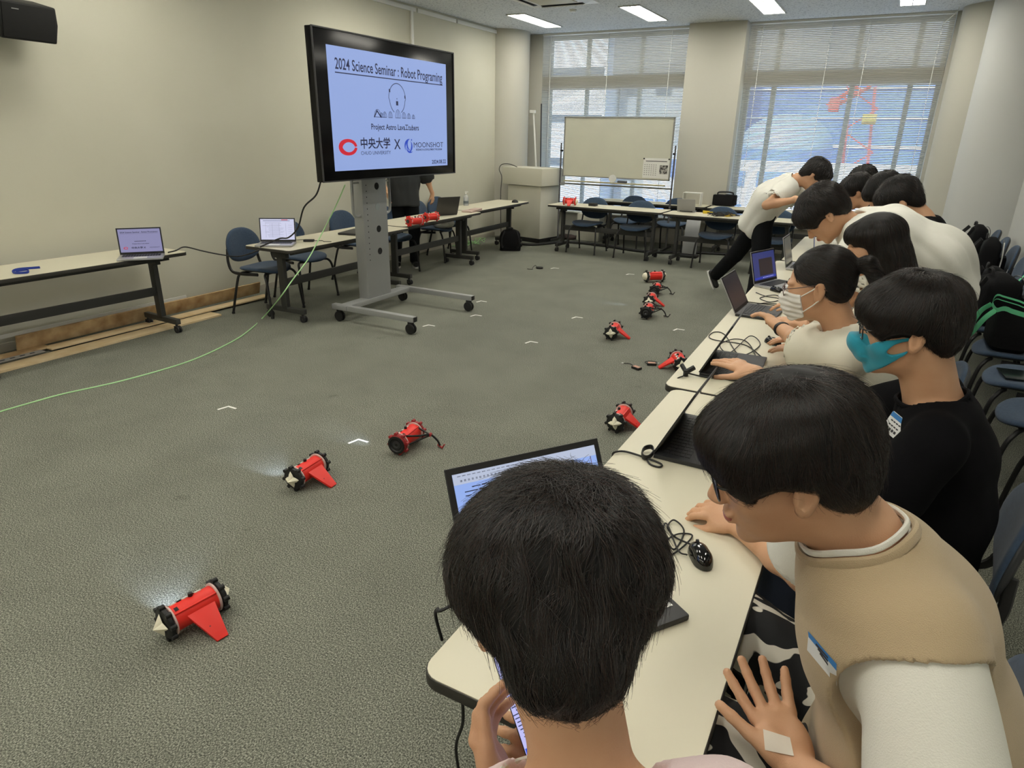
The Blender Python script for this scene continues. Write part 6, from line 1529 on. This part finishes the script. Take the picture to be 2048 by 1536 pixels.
marks(Mp, sc_, rects, M_text, z=0.001); marks(Mp, sc_, [(0, -0.069, 0.066, 0.010)], mat('phone_blue_bar', (10, 20, 60), 0.4, emit=((50, 90, 220), 1.0)), 'blue_bar', z=0.0012); marks(Mp, sc_, [(-0.028, 0.055, 0.003, 0.012)], M_blue_ink, 'blue_mark', z=0.0012)

# --- boy in the beige vest over a white T-shirt, looking at the laptop
h2 = headframe(196, 17, 2)
O2 = at_d(1574, 934, 1.08)
nb2 = at_d(1706, 1062, 1.10)
wr2 = at_z(1472, 1048, TT + 0.028)
wl2 = at_d(1590, 1532, 1.17)
p2 = person('person in a beige vest over a white T-shirt with glasses, leaning over the foreground table', O2, h2, V3(0.20, 1.20, 0.57), 170, sc=1.12, s_head=1.13, nb=nb2, hb=0.0045, hcl=0.0065, shw=0.185, neck_r=0.060, spine_bow=0.08, chest_back=0.05,
            sh={'L': at_d(1838, 1268, 1.00), 'R': V3(0.02, 1.34, 1.04)},
            hair=dict(style='bowl', n=26000, h=0.006, length=0.085, seed=5, crown=(0.0, -0.030, 0.140), r=0.00036, wild=0.9, puff=1.03, down=0.6),
            top=[dict(name='undershirt', mat=M_tee2, sleeve=0.98, sleeveR=0.5, inflate=0.010, r0=0.012, loose=0.040, h=0.006, neck=0.069, dip=0.016, collar=True, collar_r=0.006, collar_up=0.004, wr=0.005, seed=4),
                 dict(name='vest', mat=M_vest, sleeve=0.45, inflate=0.028, loose=0.030, hollow=False, armhole=0.02, h=0.0055, neck=0.076, dip=0.016, collar=True, collar_r=0.010, collar_up=-0.012, wr=0.0018, seed=7)],
            bottom=dict(mat=M_zebra, inflate=0.022), knees={'L': V3(-0.16, 1.06, 0.62), 'R': V3(-0.13, 1.44, 0.62)}, ankles={'L': V3(-0.18, 1.06, 0.09), 'R': V3(-0.18, 1.46, 0.09)},
            arms={'R': dict(w=wr2, f=nrm(at_z(1385, 1000, TT + 0.05) - wr2), p=(0.25, 0.2, -1), curls=[0.85, 0.9, 0.95, 1.0], thumb=(0.45, 0.85, 0.45), tcurl=0.35, pole=V3(0.6, -0.1, -0.8)),
                  'L': dict(w=wl2, f=nrm(at_d(1528, 1390, 1.26) - wl2), p=nrm(-CF * 0.9 + CU * 0.55), curls=[0.10, 0.10, 0.13, 0.16], spread=0.20, thumb=(0.75, 0.95, 0.10), tcurl=0.1, hs=1.08, pole=V3(0.5, -0.6, -0.3))})
eyes_and_brows(p2['H'], p2['t']); glasses(p2['H'], p2['t'], r=0.0018, label='dark rimmed glasses')
def sticker(name, c, u, v, w, h, m, parent, lines=True, head=None, label=None):
    u = nrm(u); v = nrm(np.asarray(v, float) - np.dot(v, u) * u); n = np.cross(u, v); M = frame4(np.asarray(c) - np.array(parent.location), u, v, n)
    mb = MB(); mb.M = M; mb.prism(rrect(-w / 2, w / 2, -h / 2, h / 2, 0.004), 0.001); o = part(name, mb, m, parent, label=label, smooth=False)
    if head:
        mb = MB(); mb.M = M; mb.box((0, h * 0.37, 0.0014), (w * 0.98, h * 0.22, 0.0006)); part('blue_header', mb, head, o, smooth=False)
    if lines:
        mb = MB(); mb.M = M; R_ = random.Random(3)
        for k in range(3):
            for q in range(4): mb.box((-w * 0.28 + q * w * 0.15, h * (0.12 - 0.2 * k), 0.0014), (w * 0.11, h * (0.06 if k < 2 else 0.12), 0.0006))
        part('handwriting', mb, M_ink_tag, o, smooth=False, kind='stuff')
    return o
M_ink_tag = mat('tag_ink', (52, 52, 58), 0.8); M_tagblue = mat('tag_blue', (52, 120, 186), 0.6)
def onsurf(o, px, py, off=0.002):
    """point and normal where a sight line meets the mesh of o (the nearest hit)"""
    from mathutils.bvhtree import BVHTree
    me = o.data; b = np.array(o.parent.location if o.parent else (0, 0, 0))
    V = np.empty(len(me.vertices) * 3); me.vertices.foreach_get('co', V); V = V.reshape(-1, 3) + b
    t = BVHTree.FromPolygons([tuple(v) for v in V], [tuple(p.vertices) for p in me.polygons])
    hit = t.ray_cast(Vector((0, 0, CAM_H)), Vector(ray(px, py)).normalized())
    if hit[0] is None: return None
    n = np.array(hit[1]); d = nrm(ray(px, py))
    if n @ d > 0: n = -n
    return np.array(hit[0]) + n * off, n
def patch(name, o, pts, m, parent, off=0.0025, thick=0.0, rows=5, label=None, mind=0.0):
    """a thin piece lying on a surface: corner sight points px (tl,tr,br,bl), laid onto the mesh"""
    from mathutils.bvhtree import BVHTree
    me = o.data; b = np.array(parent.location)
    V = np.empty(len(me.vertices) * 3); me.vertices.foreach_get('co', V); V = V.reshape(-1, 3) + np.array(o.parent.location)
    t = BVHTree.FromPolygons([tuple(v) for v in V], [tuple(p.vertices) for p in me.polygons])
    tl, tr, br, bl = [np.array(p, float) for p in pts]; G = []
    last = None; dist = []; miss = 0
    for i in range(rows):
        r = []
        for j in range(rows):
            a, c = i / (rows - 1), j / (rows - 1)
            p = (tl * (1 - c) + tr * c) * (1 - a) + (bl * (1 - c) + br * c) * a
            rd = Vector(ray(p[0], p[1])).normalized(); hit = t.ray_cast(Vector((0, 0, CAM_H)) + rd * mind, rd)
            if hit[0] is None: miss += 1; r.append(last if last is not None else at_d(p[0], p[1], 1.0) - b)
            else: dist.append(hit[3]); last = np.array(hit[0]) - nrm(ray(p[0], p[1])) * off - b; r.append(last)
        G.append(r)
    if miss or max(dist) - min(dist) > 0.09: return None
    mb = MB(); mb.sheet(G)
    return part(name, mb, m, parent, label=label)
def child(t, name):
    for c in t.children:
        if c.name.split('.')[0] == name: return c
vest = child(p2['t'], 'vest'); body2 = child(p2['t'], 'body')
M_tag = mat('tag_white', (222, 224, 226), 0.7)
tg = patch('name_tag', vest, [(1617, 1266), (1672, 1330), (1674, 1372), (1614, 1300)], M_tag, p2['t'], label='white name tag with a blue edge')
patch('blue_edge', vest, [(1616, 1262), (1673, 1328), (1673, 1342), (1617, 1274)], M_tagblue, p2['t'], off=0.004)
for k in range(3): patch('handwriting', vest, [(1632 + k * 4, 1298 + k * 9 - 12), (1656, 1326 + k * 7 - 12), (1656, 1330 + k * 7 - 12), (1631 + k * 4, 1302 + k * 9 - 12)], M_ink_tag, p2['t'], off=0.005)
patch('bandage', body2, [(1526, 1458), (1580, 1475), (1588, 1512), (1530, 1500)], mat('bandage_white', (226, 218, 206), 0.7), p2['t'], label='white square bandage on the open palm')
patch('bandage', body2, [(1546, 1066), (1574, 1068), (1574, 1084), (1548, 1082)], mat('bandage_white', (226, 218, 206), 0.7), p2['t'], label='white plaster on the right forearm', mind=1.45)

# --- boy in the black T-shirt with a turquoise mask
h3 = headframe(183, 8, 0)
O3 = at_d(1818, 658, 1.78); nb3 = at_d(1862, 788, 1.84)
p3 = person('person in a black T-shirt with a turquoise face mask and glasses', O3, h3, V3(0.32, 2.14, 0.56), 178, sc=1.10, s_head=1.12, nb=nb3, hb=0.0055, hcl=0.009, shw=0.19, neck_r=0.060, chest_back=0.03,
            hair=dict(style='bowl', n=16000, h=0.007, length=0.075, seed=8, crown=(0, -0.05, 0.14), r=0.00046, wild=0.8, puff=1.0, down=0.35),
            top=dict(mat=M_teeb, sleeve=0.72, inflate=0.020, neck=0.074, dip=0.020, wr=0.005, loose=0.03, collar=True, collar_r=0.008, collar_up=-0.006), bottom=dict(mat=M_jean), knees={'L': V3(-0.08, 2.02, 0.58), 'R': V3(-0.08, 2.28, 0.58)},
            arms={'R': dict(w=at_d(1512, 748, 2.30), f=nrm(at_d(1436, 712, 2.42) - at_d(1512, 748, 2.30)), p=(0.1, 0.1, -1), curls=[0.12, 0.15, 0.2, 0.25], thumb=(0.7, 0.7, 0.2), len=1.12, pole=V3(0.4, -0.1, -0.9)),
                  'L': dict(w=V3(-0.13, 1.98, 0.70), f=(-1, 0.2, -0.1), p=(0, 0, -1), curl=0.3)})
eyes_and_brows(p3['H'], p3['t']); glasses(p3['H'], p3['t'], r=0.0016, label='dark rimmed glasses')
def mask(P, m, kind, nb, label):
    H = P['H']; prs = [q for q in head_prims(H, nb, lod=1) if q.op == 'u'][:-4]
    def f(X):
        d = combine(prs, X) - 0.0075
        L = (X - H.O) @ H.R / H.s; x, y, z = L[:, 0], L[:, 1], L[:, 2]; ax = np.abs(x)
        if kind == 'sport':
            nose = np.sqrt((x / 1.0) ** 2 + ((y - 0.098) / 1.1) ** 2 + ((z + 0.030) / 1.3) ** 2) - 0.028
            h = np.clip(0.5 + 0.5 * (d - nose) / 0.03, 0, 1); d = d + (nose - d) * h - 0.03 * h * (1 - h)
            top = z - (-0.008 + 0.14 * np.maximum(0, 0.06 - y) + 0.02 * np.maximum(0, y - 0.09) - 0.020 * np.exp(-((ax - 0.045) / 0.02) ** 2)); bot = (-0.116 + np.maximum(0, 0.09 - y) * 0.86) - z; back = 0.004 - y
            hole = -(np.sqrt(((y - 0.020) / 1.9) ** 2 + ((z + 0.030 + (y - 0.02) * 0.35) / 1.0) ** 2) - 0.0145) - 0.3 * np.maximum(0, 0.045 - ax)
            g = np.maximum(np.maximum(top, bot), np.maximum(back, hole)) * H.s
        else:
            nose = np.sqrt((x / 1.1) ** 2 + ((y - 0.090) / 1.0) ** 2 + ((z + 0.045) / 1.7) ** 2) - 0.032
            h = np.clip(0.5 + 0.5 * (d - nose) / 0.02, 0, 1); d = d + (nose - d) * h - 0.02 * h * (1 - h)
            d = d + 0.0012 * np.sign(np.sin((z + 0.02) * 260)) * (ax < 0.05) * 0 + 0.0016 * np.sin((z + 0.25 * (0.1 - y)) * 330)
            top = z - (-0.004 - 0.03 * np.maximum(0, 0.09 - y) / 0.05 * 0.3); bot = (-0.108 + np.maximum(0, 0.095 - y) * 0.35) - z; back = 0.046 - y
            g = np.maximum(np.maximum(top, bot), back) * H.s
        return np.maximum(d, g)
    pr = Pr(f, H(0, 0.05, -0.05), 0.14 * H.s, 'u', 0.002, True)
    solid_part('face_mask', [pr], 0.0035, m, P['t'], label)
mask(p3, mat('turquoise_mask', (14, 146, 172), 0.7, sheen=0.3, bump=(600, 0.3)), 'sport', nb3, 'turquoise mask')
s3 = child(p3['t'], 'shirt')
hit3 = onsurf(s3, 1797, 852, 0.004)
if hit3:
    c3, n3 = hit3; n3 = nrm(n3 * 0.5 - nrm(ray(1797, 852)) * 0.5); u3 = nrm(CR * 0.95 - CU * 0.30 - n3 * np.dot(CR * 0.95 - CU * 0.30, n3)); v3 = np.cross(n3, u3)
    sticker('name_tag', c3 + n3 * 0.006, u3, v3, 0.060, 0.062, M_tag, p3['t'], head=M_tagblue, label='white name tag with a blue header')
    M_or = mat('print_orange', (222, 84, 48), 0.8)
    for k, (dx, dy, w, h) in enumerate(((-0.055, 0.012, 0.024, 0.034), (-0.040, -0.018, 0.022, 0.030), (-0.058, -0.050, 0.020, 0.036))):
        hk = onsurf(s3, 1797 + dx * 700, 852 - dy * 700, 0.003)
        if hk and abs(np.linalg.norm(hk[0] - c3)) < 0.12:
            uk = nrm(u3 - hk[1] * np.dot(u3, hk[1])); sticker('printed_motif', hk[0] + hk[1] * 0.002, uk, np.cross(hk[1], uk), w, h, M_or, p3['t'], lines=False)

# --- girl with a ponytail and a white mask
h4 = headframe(178, 14, 0)
O4 = at_d(1637, 572, 2.35); nb4 = at_d(1680, 655, 2.38)
H4 = HF(O4, h4, 1.08)
tail = [cap(H4(0, -0.10, 0.050), H4(0.0, -0.148, 0.052), 0.018, 0.024, k=0.012), cap(H4(0.0, -0.148, 0.052), H4(0.0, -0.185, -0.03), 0.024, 0.028, k=0.02), cap(H4(0.0, -0.185, -0.03), H4(0, -0.165, -0.15), 0.032, 0.032, k=0.02), cap(H4(0, -0.165, -0.15), H4(0, -0.135, -0.23), 0.030, 0.006, k=0.02)]
p4 = person('person with a black ponytail, glasses and a white surgical mask', O4, h4, V3(0.15, 2.72, 0.58), 182, sc=1.05, s_head=1.08, nb=nb4, hb=0.006, hcl=0.010, shw=0.165, neck_r=0.050, fem=True,
            hair=dict(style='tied', n=12000, h=0.006, length=0.10, seed=11, crown=(0, 0.06, 0.10), r=0.00046, wild=0.5, down=0.0, extra=tail), top=dict(mat=M_tee, sleeve=0.85, inflate=0.018, neck=0.062, wr=0.006, loose=0.035, collar=True, collar_r=0.010, collar_mat=M_gcol, collar_up=0.0), bottom=dict(mat=M_troub), knees={'L': V3(-0.24, 2.64, 0.58), 'R': V3(-0.24, 2.84, 0.58)},
            arms={'L': dict(w=at_d(1553, 652, 2.90), f=nrm(at_d(1512, 612, 3.0) - at_d(1553, 652, 2.90)), p=nrm(CF * 0.3 - CU * 0.9 - CR * 0.3), curls=[0.35, 0.45, 0.5, 0.55], thumb=(0.7, 0.7, 0.3), len=1.16, pole=V3(0.35, -0.5, -1.2)),
                  'R': dict(w=at_d(1600, 648, 3.10), f=nrm(at_d(1545, 632, 3.2) - at_d(1600, 648, 3.10)), p=(0, 0, -1), curls=[0.3] * 4, len=1.35, pole=V3(0.4, 0.3, -1))})
eyes_and_brows(p4['H'], p4['t']); glasses(p4['H'], p4['t'], m=mat('brown_frame', (70, 40, 32), 0.3), r=0.0013, hgt=0.032, label='thin brown glasses')
mask(p4, mat('white_mask', (228, 226, 222), 0.8), 'surgical', nb4, 'white pleated mask')
mb = MB()
for q in (-1, 1):
    for z0, z1 in ((-0.018, 0.010), (-0.070, -0.034)): mb.tube([p4['H'](q * 0.066, 0.046, z0) - np.array(p4['t'].location), p4['H'](q * 0.080, 0.010, (z0 + z1) / 2 + 0.004) - np.array(p4['t'].location), p4['H'](q * 0.082, -0.008, z1) - np.array(p4['t'].location)], 0.0022, 6)
part('ear_loops', mb, M_tee2, p4['t'])
e4, w4 = p4['arm']['L']; ax = nrm(w4 - e4); s1 = nrm(np.cross(ax, (0, 0, 1))); s2 = np.cross(s1, ax); c4 = w4 - ax * 0.03
part('wristwatch', MB().tube([c4 + s1 * 0.031 * math.cos(a) + s2 * 0.028 * math.sin(a) - np.array(p4['t'].location) for a in np.linspace(0, 2 * PI, 21)[:-1]], 0.012, 6, closed=True, flat=0.35, up=tuple(ax)), M_mblack, p4['t'], label='black wrist strap')

# --- girl with long black hair
h5 = headframe(182, 16, 0)
O5 = at_d(1748, 492, 2.85); H5 = HF(O5, h5, 1.08)
cur = [cap(H5(0, -0.06, -0.05), H5(0, -0.09, -0.20) + V3(0.02, 0, -0.02), 0.075, 0.060, H5.R[:, 0], 1.25, k=0.03), cap(H5(0, -0.09, -0.20) + V3(0.02, 0, -0.02), H5(0, -0.09, -0.20) + V3(0.04, 0, -0.16), 0.058, 0.03, H5.R[:, 0], 1.4, k=0.03)]
p5 = person('person with long straight black hair and a fringe, in a white fluffy top', O5, h5, V3(0.20, 3.36, 0.58), 180, sc=1.05, s_head=1.08, hb=0.007, hcl=0.010, shw=0.160, neck_r=0.050, fem=True,
            hair=dict(style='long', n=12000, h=0.007, length=0.16, seed=13, crown=(0, -0.02, 0.135), r=0.0005, puff=0.97, wild=0.25, down=1.2, extra=cur), top=dict(mat=M_fuzz, sleeve=1.5, inflate=0.022, neck=0.062, wr=0.008, h=0.009), bottom=dict(mat=M_troub), knees={'L': V3(-0.20, 3.26, 0.58), 'R': V3(-0.20, 3.46, 0.58)},
            arms={'L': dict(w=V3(-0.20, 3.30, 0.80), f=(-1, 0.2, 0), p=(0, 0, -1), curl=0.3), 'R': dict(w=V3(-0.22, 3.48, 0.80), f=(-1, 0, 0), p=(0, 0, -1), curl=0.3)})
eyes_and_brows(p5['H'], p5['t'])
# loose fibres of the fluffy top
sh5 = child(p5['t'], 'shirt'); me = sh5.data; Rg = np.random.default_rng(3)
Vv = np.empty(len(me.vertices) * 3); me.vertices.foreach_get('co', Vv); Vv = Vv.reshape(-1, 3); Nn = np.empty(len(me.vertices) * 3); me.vertices.foreach_get('normal', Nn); Nn = Nn.reshape(-1, 3)
ii = Rg.integers(0, len(Vv), 9000); dirn = Nn[ii] * 0.8 + Rg.normal(size=(9000, 3)) * 0.6; dirn /= np.linalg.norm(dirn, axis=1)[:, None]; L_ = Rg.uniform(0.008, 0.024, 9000)
hc = D.hair_curves.new('fluff'); hc.add_curves([3] * 9000); pp = np.stack([Vv[ii], Vv[ii] + dirn * L_[:, None] * 0.5, Vv[ii] + dirn * L_[:, None] + V3(0, 0, -0.003)], 1)
hc.attributes['position'].data.foreach_set('vector', pp.astype(np.float32).ravel()); ra = hc.attributes.get('radius') or hc.attributes.new('radius', 'FLOAT', 'POINT'); ra.data.foreach_set('value', np.tile(np.array([0.0006, 0.0005, 0.0002], np.float32), 9000)); hc.materials.append(M_fuzz)
fo = D.objects.new('fluff', hc); COL.objects.link(fo); fo.parent = sh5; fo['kind'] = 'stuff'

# --- person in a white T-shirt bending far over the table
h6 = headframe(186, 52, 0)
O6 = at_d(1650, 430, 3.40)
p6 = person('person in a wide cream T-shirt bending far over the third table', O6, h6, at_d(1898, 600, 3.45), 180, sc=1.10, s_head=1.12, nb=at_d(1698, 452, 3.45), hb=0.009, hcl=0.012, shw=0.19, spine_bow=0.11, chest_back=0.07, torso_w=1.5,
            hair=dict(style='bowl', n=8000, h=0.009, length=0.08, seed=17, crown=(0, -0.04, 0.14), r=0.0006, wild=1.2, down=0.1), top=dict(mat=M_tee2, sleeve=0.85, inflate=0.030, neck=0.075, wr=0.020, loose=0.04, tail=0.02), bottom=dict(mat=M_jean),
            knees={'L': V3(0.36, 3.80, 0.52), 'R': V3(0.40, 4.12, 0.52)}, ankles={'L': V3(0.44, 3.78, 0.09), 'R': V3(0.46, 4.14, 0.09)},
            arms={'L': dict(w=V3(-0.25, 3.72, 0.86), f=(-1, 0.1, -0.2), p=(0, 0, -1), curl=0.3), 'R': dict(w=V3(-0.32, 4.18, 0.84), f=(-1, 0.1, -0.2), p=(0, 0, -1), curl=0.3)})
eyes_and_brows(p6['H'], p6['t'])

# --- man standing on one leg leaning over the far table
h7 = headframe(2, 48, -6)
p7 = person('person in a loose white T-shirt leaning over the far table, one foot lifted behind', at_d(1628, 352, 6.55), h7, at_d(1528, 428, 7.0), 5, sc=1.14, s_head=1.22, nb=at_d(1590, 362, 6.65), hb=0.012, hcl=0.013, shw=0.19, spine_bow=0.06, torso_w=1.4,
            hair=dict(style='short', n=5000, h=0.011, length=0.05, seed=19, r=0.0009, wild=1.2, puff=1.06), top=dict(mat=M_tee2, sleeve=0.85, inflate=0.036, neck=0.075, wr=0.014, loose=0.02, hem=0.17, tail=0.03), bottom=dict(mat=M_troub, inflate=0.022),
            knees={'R': V3(-1.02, 7.42, 0.48), 'L': V3(-1.36, 7.86, 0.50)}, ankles={'R': V3(-1.04, 7.36, 0.10), 'L': V3(-1.60, 8.14, 0.20)}, feet={'R': V3(1, 0.1, 0), 'L': V3(0.45, -0.1, -0.9)}, shoes=dict(mat=M_mblack),
            arms={'R': dict(w=at_d(1594, 399, 6.30), f=V3(0.8, -0.1, -0.5), p=V3(-0.3, 0.3, -1), curl=0.5, pole=-CR - CU * 0.6), 'L': dict(w=V3(-0.50, 7.90, 0.86), f=V3(1, 0, -0.3), p=(0, 0, -1), curl=0.3)})
eyes_and_brows(p7['H'], p7['t'])

# --- four more students huddled behind the bending person
for k, (px, py, d, az, pit, rr, lab, col, st, s_) in enumerate([
        (1800, 405, 4.15, 180, 40, 0, 'person with tousled black hair bowed low behind the cream T-shirt back', M_teeb, 'short', 1.12),
        (1768, 388, 4.75, 182, 45, 0, 'person whose smooth black hair shows left of the tousled head', M_teeb, 'long', 1.12),
        (1713, 385, 5.30, 184, 30, 0, 'person with short black hair and a bit of cheek showing, near the window', M_teeb, 'short', 1.05),
        (1728, 366, 5.95, 180, 40, 0, 'person farthest back in the huddle, only the top of the black hair showing', M_teeb, 'short', 1.08)]):
    Ok = at_d(px, py, d)
    q = person(lab, Ok, headframe(az, pit, 0), V3(0.42, Ok[1] + 0.02, 0.60), 180, sc=1.06, s_head=s_, hb=0.012, hcl=0.014, lod=1, group='students huddled at the far end of the table',
               hair=dict(style=st, n=3000, h=0.012, length=0.06, seed=30 + k, r=0.0008, wild=1.6 if k == 0 else 0.8, puff=1.07), top=dict(mat=col, sleeve=0.8, inflate=0.02, neck=0.07), bottom=dict(mat=M_jean),
               knees={'L': V3(0.02, Ok[1] - 0.10, 0.58), 'R': V3(0.02, Ok[1] + 0.12, 0.58)},
               arms={'L': dict(w=V3(-0.18, Ok[1] - 0.10, 0.82), f=(-1, 0, 0), p=(0, 0, -1)), 'R': dict(w=V3(-0.18, Ok[1] + 0.14, 0.82), f=(-1, 0, 0), p=(0, 0, -1))})

# --- person standing behind the television
base0 = V3(-5.66, 7.36, 0)
p0 = person('person in dark clothes standing behind the television, one hand on a chair back', base0 + V3(0.03, -0.02, 1.60), headframe(-40, 10, 0), base0 + V3(0, 0, 0.95), -45, sc=1.03, s_head=1.0, hb=0.011, hcl=0.012, lod=1, shw=0.18,
            hair=dict(style='short', n=1500, h=0.012, length=0.05, seed=41, r=0.0008), top=dict(mat=M_shirtd, sleeve=1.25, inflate=0.03, wr=0.008, hem=0.12, tail=0.02, loose=0.03), bottom=dict(mat=M_troub, inflate=0.02),
            knees={'R': base0 + V3(-0.08, -0.08, 0.50), 'L': base0 + V3(0.10, 0.06, 0.50)}, ankles={'R': base0 + V3(-0.10, -0.10, 0.09), 'L': base0 + V3(0.12, 0.02, 0.09)}, shoes=dict(mat=M_mblack),
            arms={'R': dict(w=base0 + V3(-0.02, -0.34, 1.02), f=V3(0.1, 0.1, -1), p=V3(0.5, 0.5, 0), curl=0.3, pole=V3(-0.6, -0.8, 0)), 'L': dict(w=V3(-5.50, 7.80, 0.93), f=V3(-0.05, 0.15, -1), p=V3(-1, 0, 0), curl=0.35, pole=V3(0.2, 1, 0))})
eyes_and_brows(p0['H'], p0['t'])
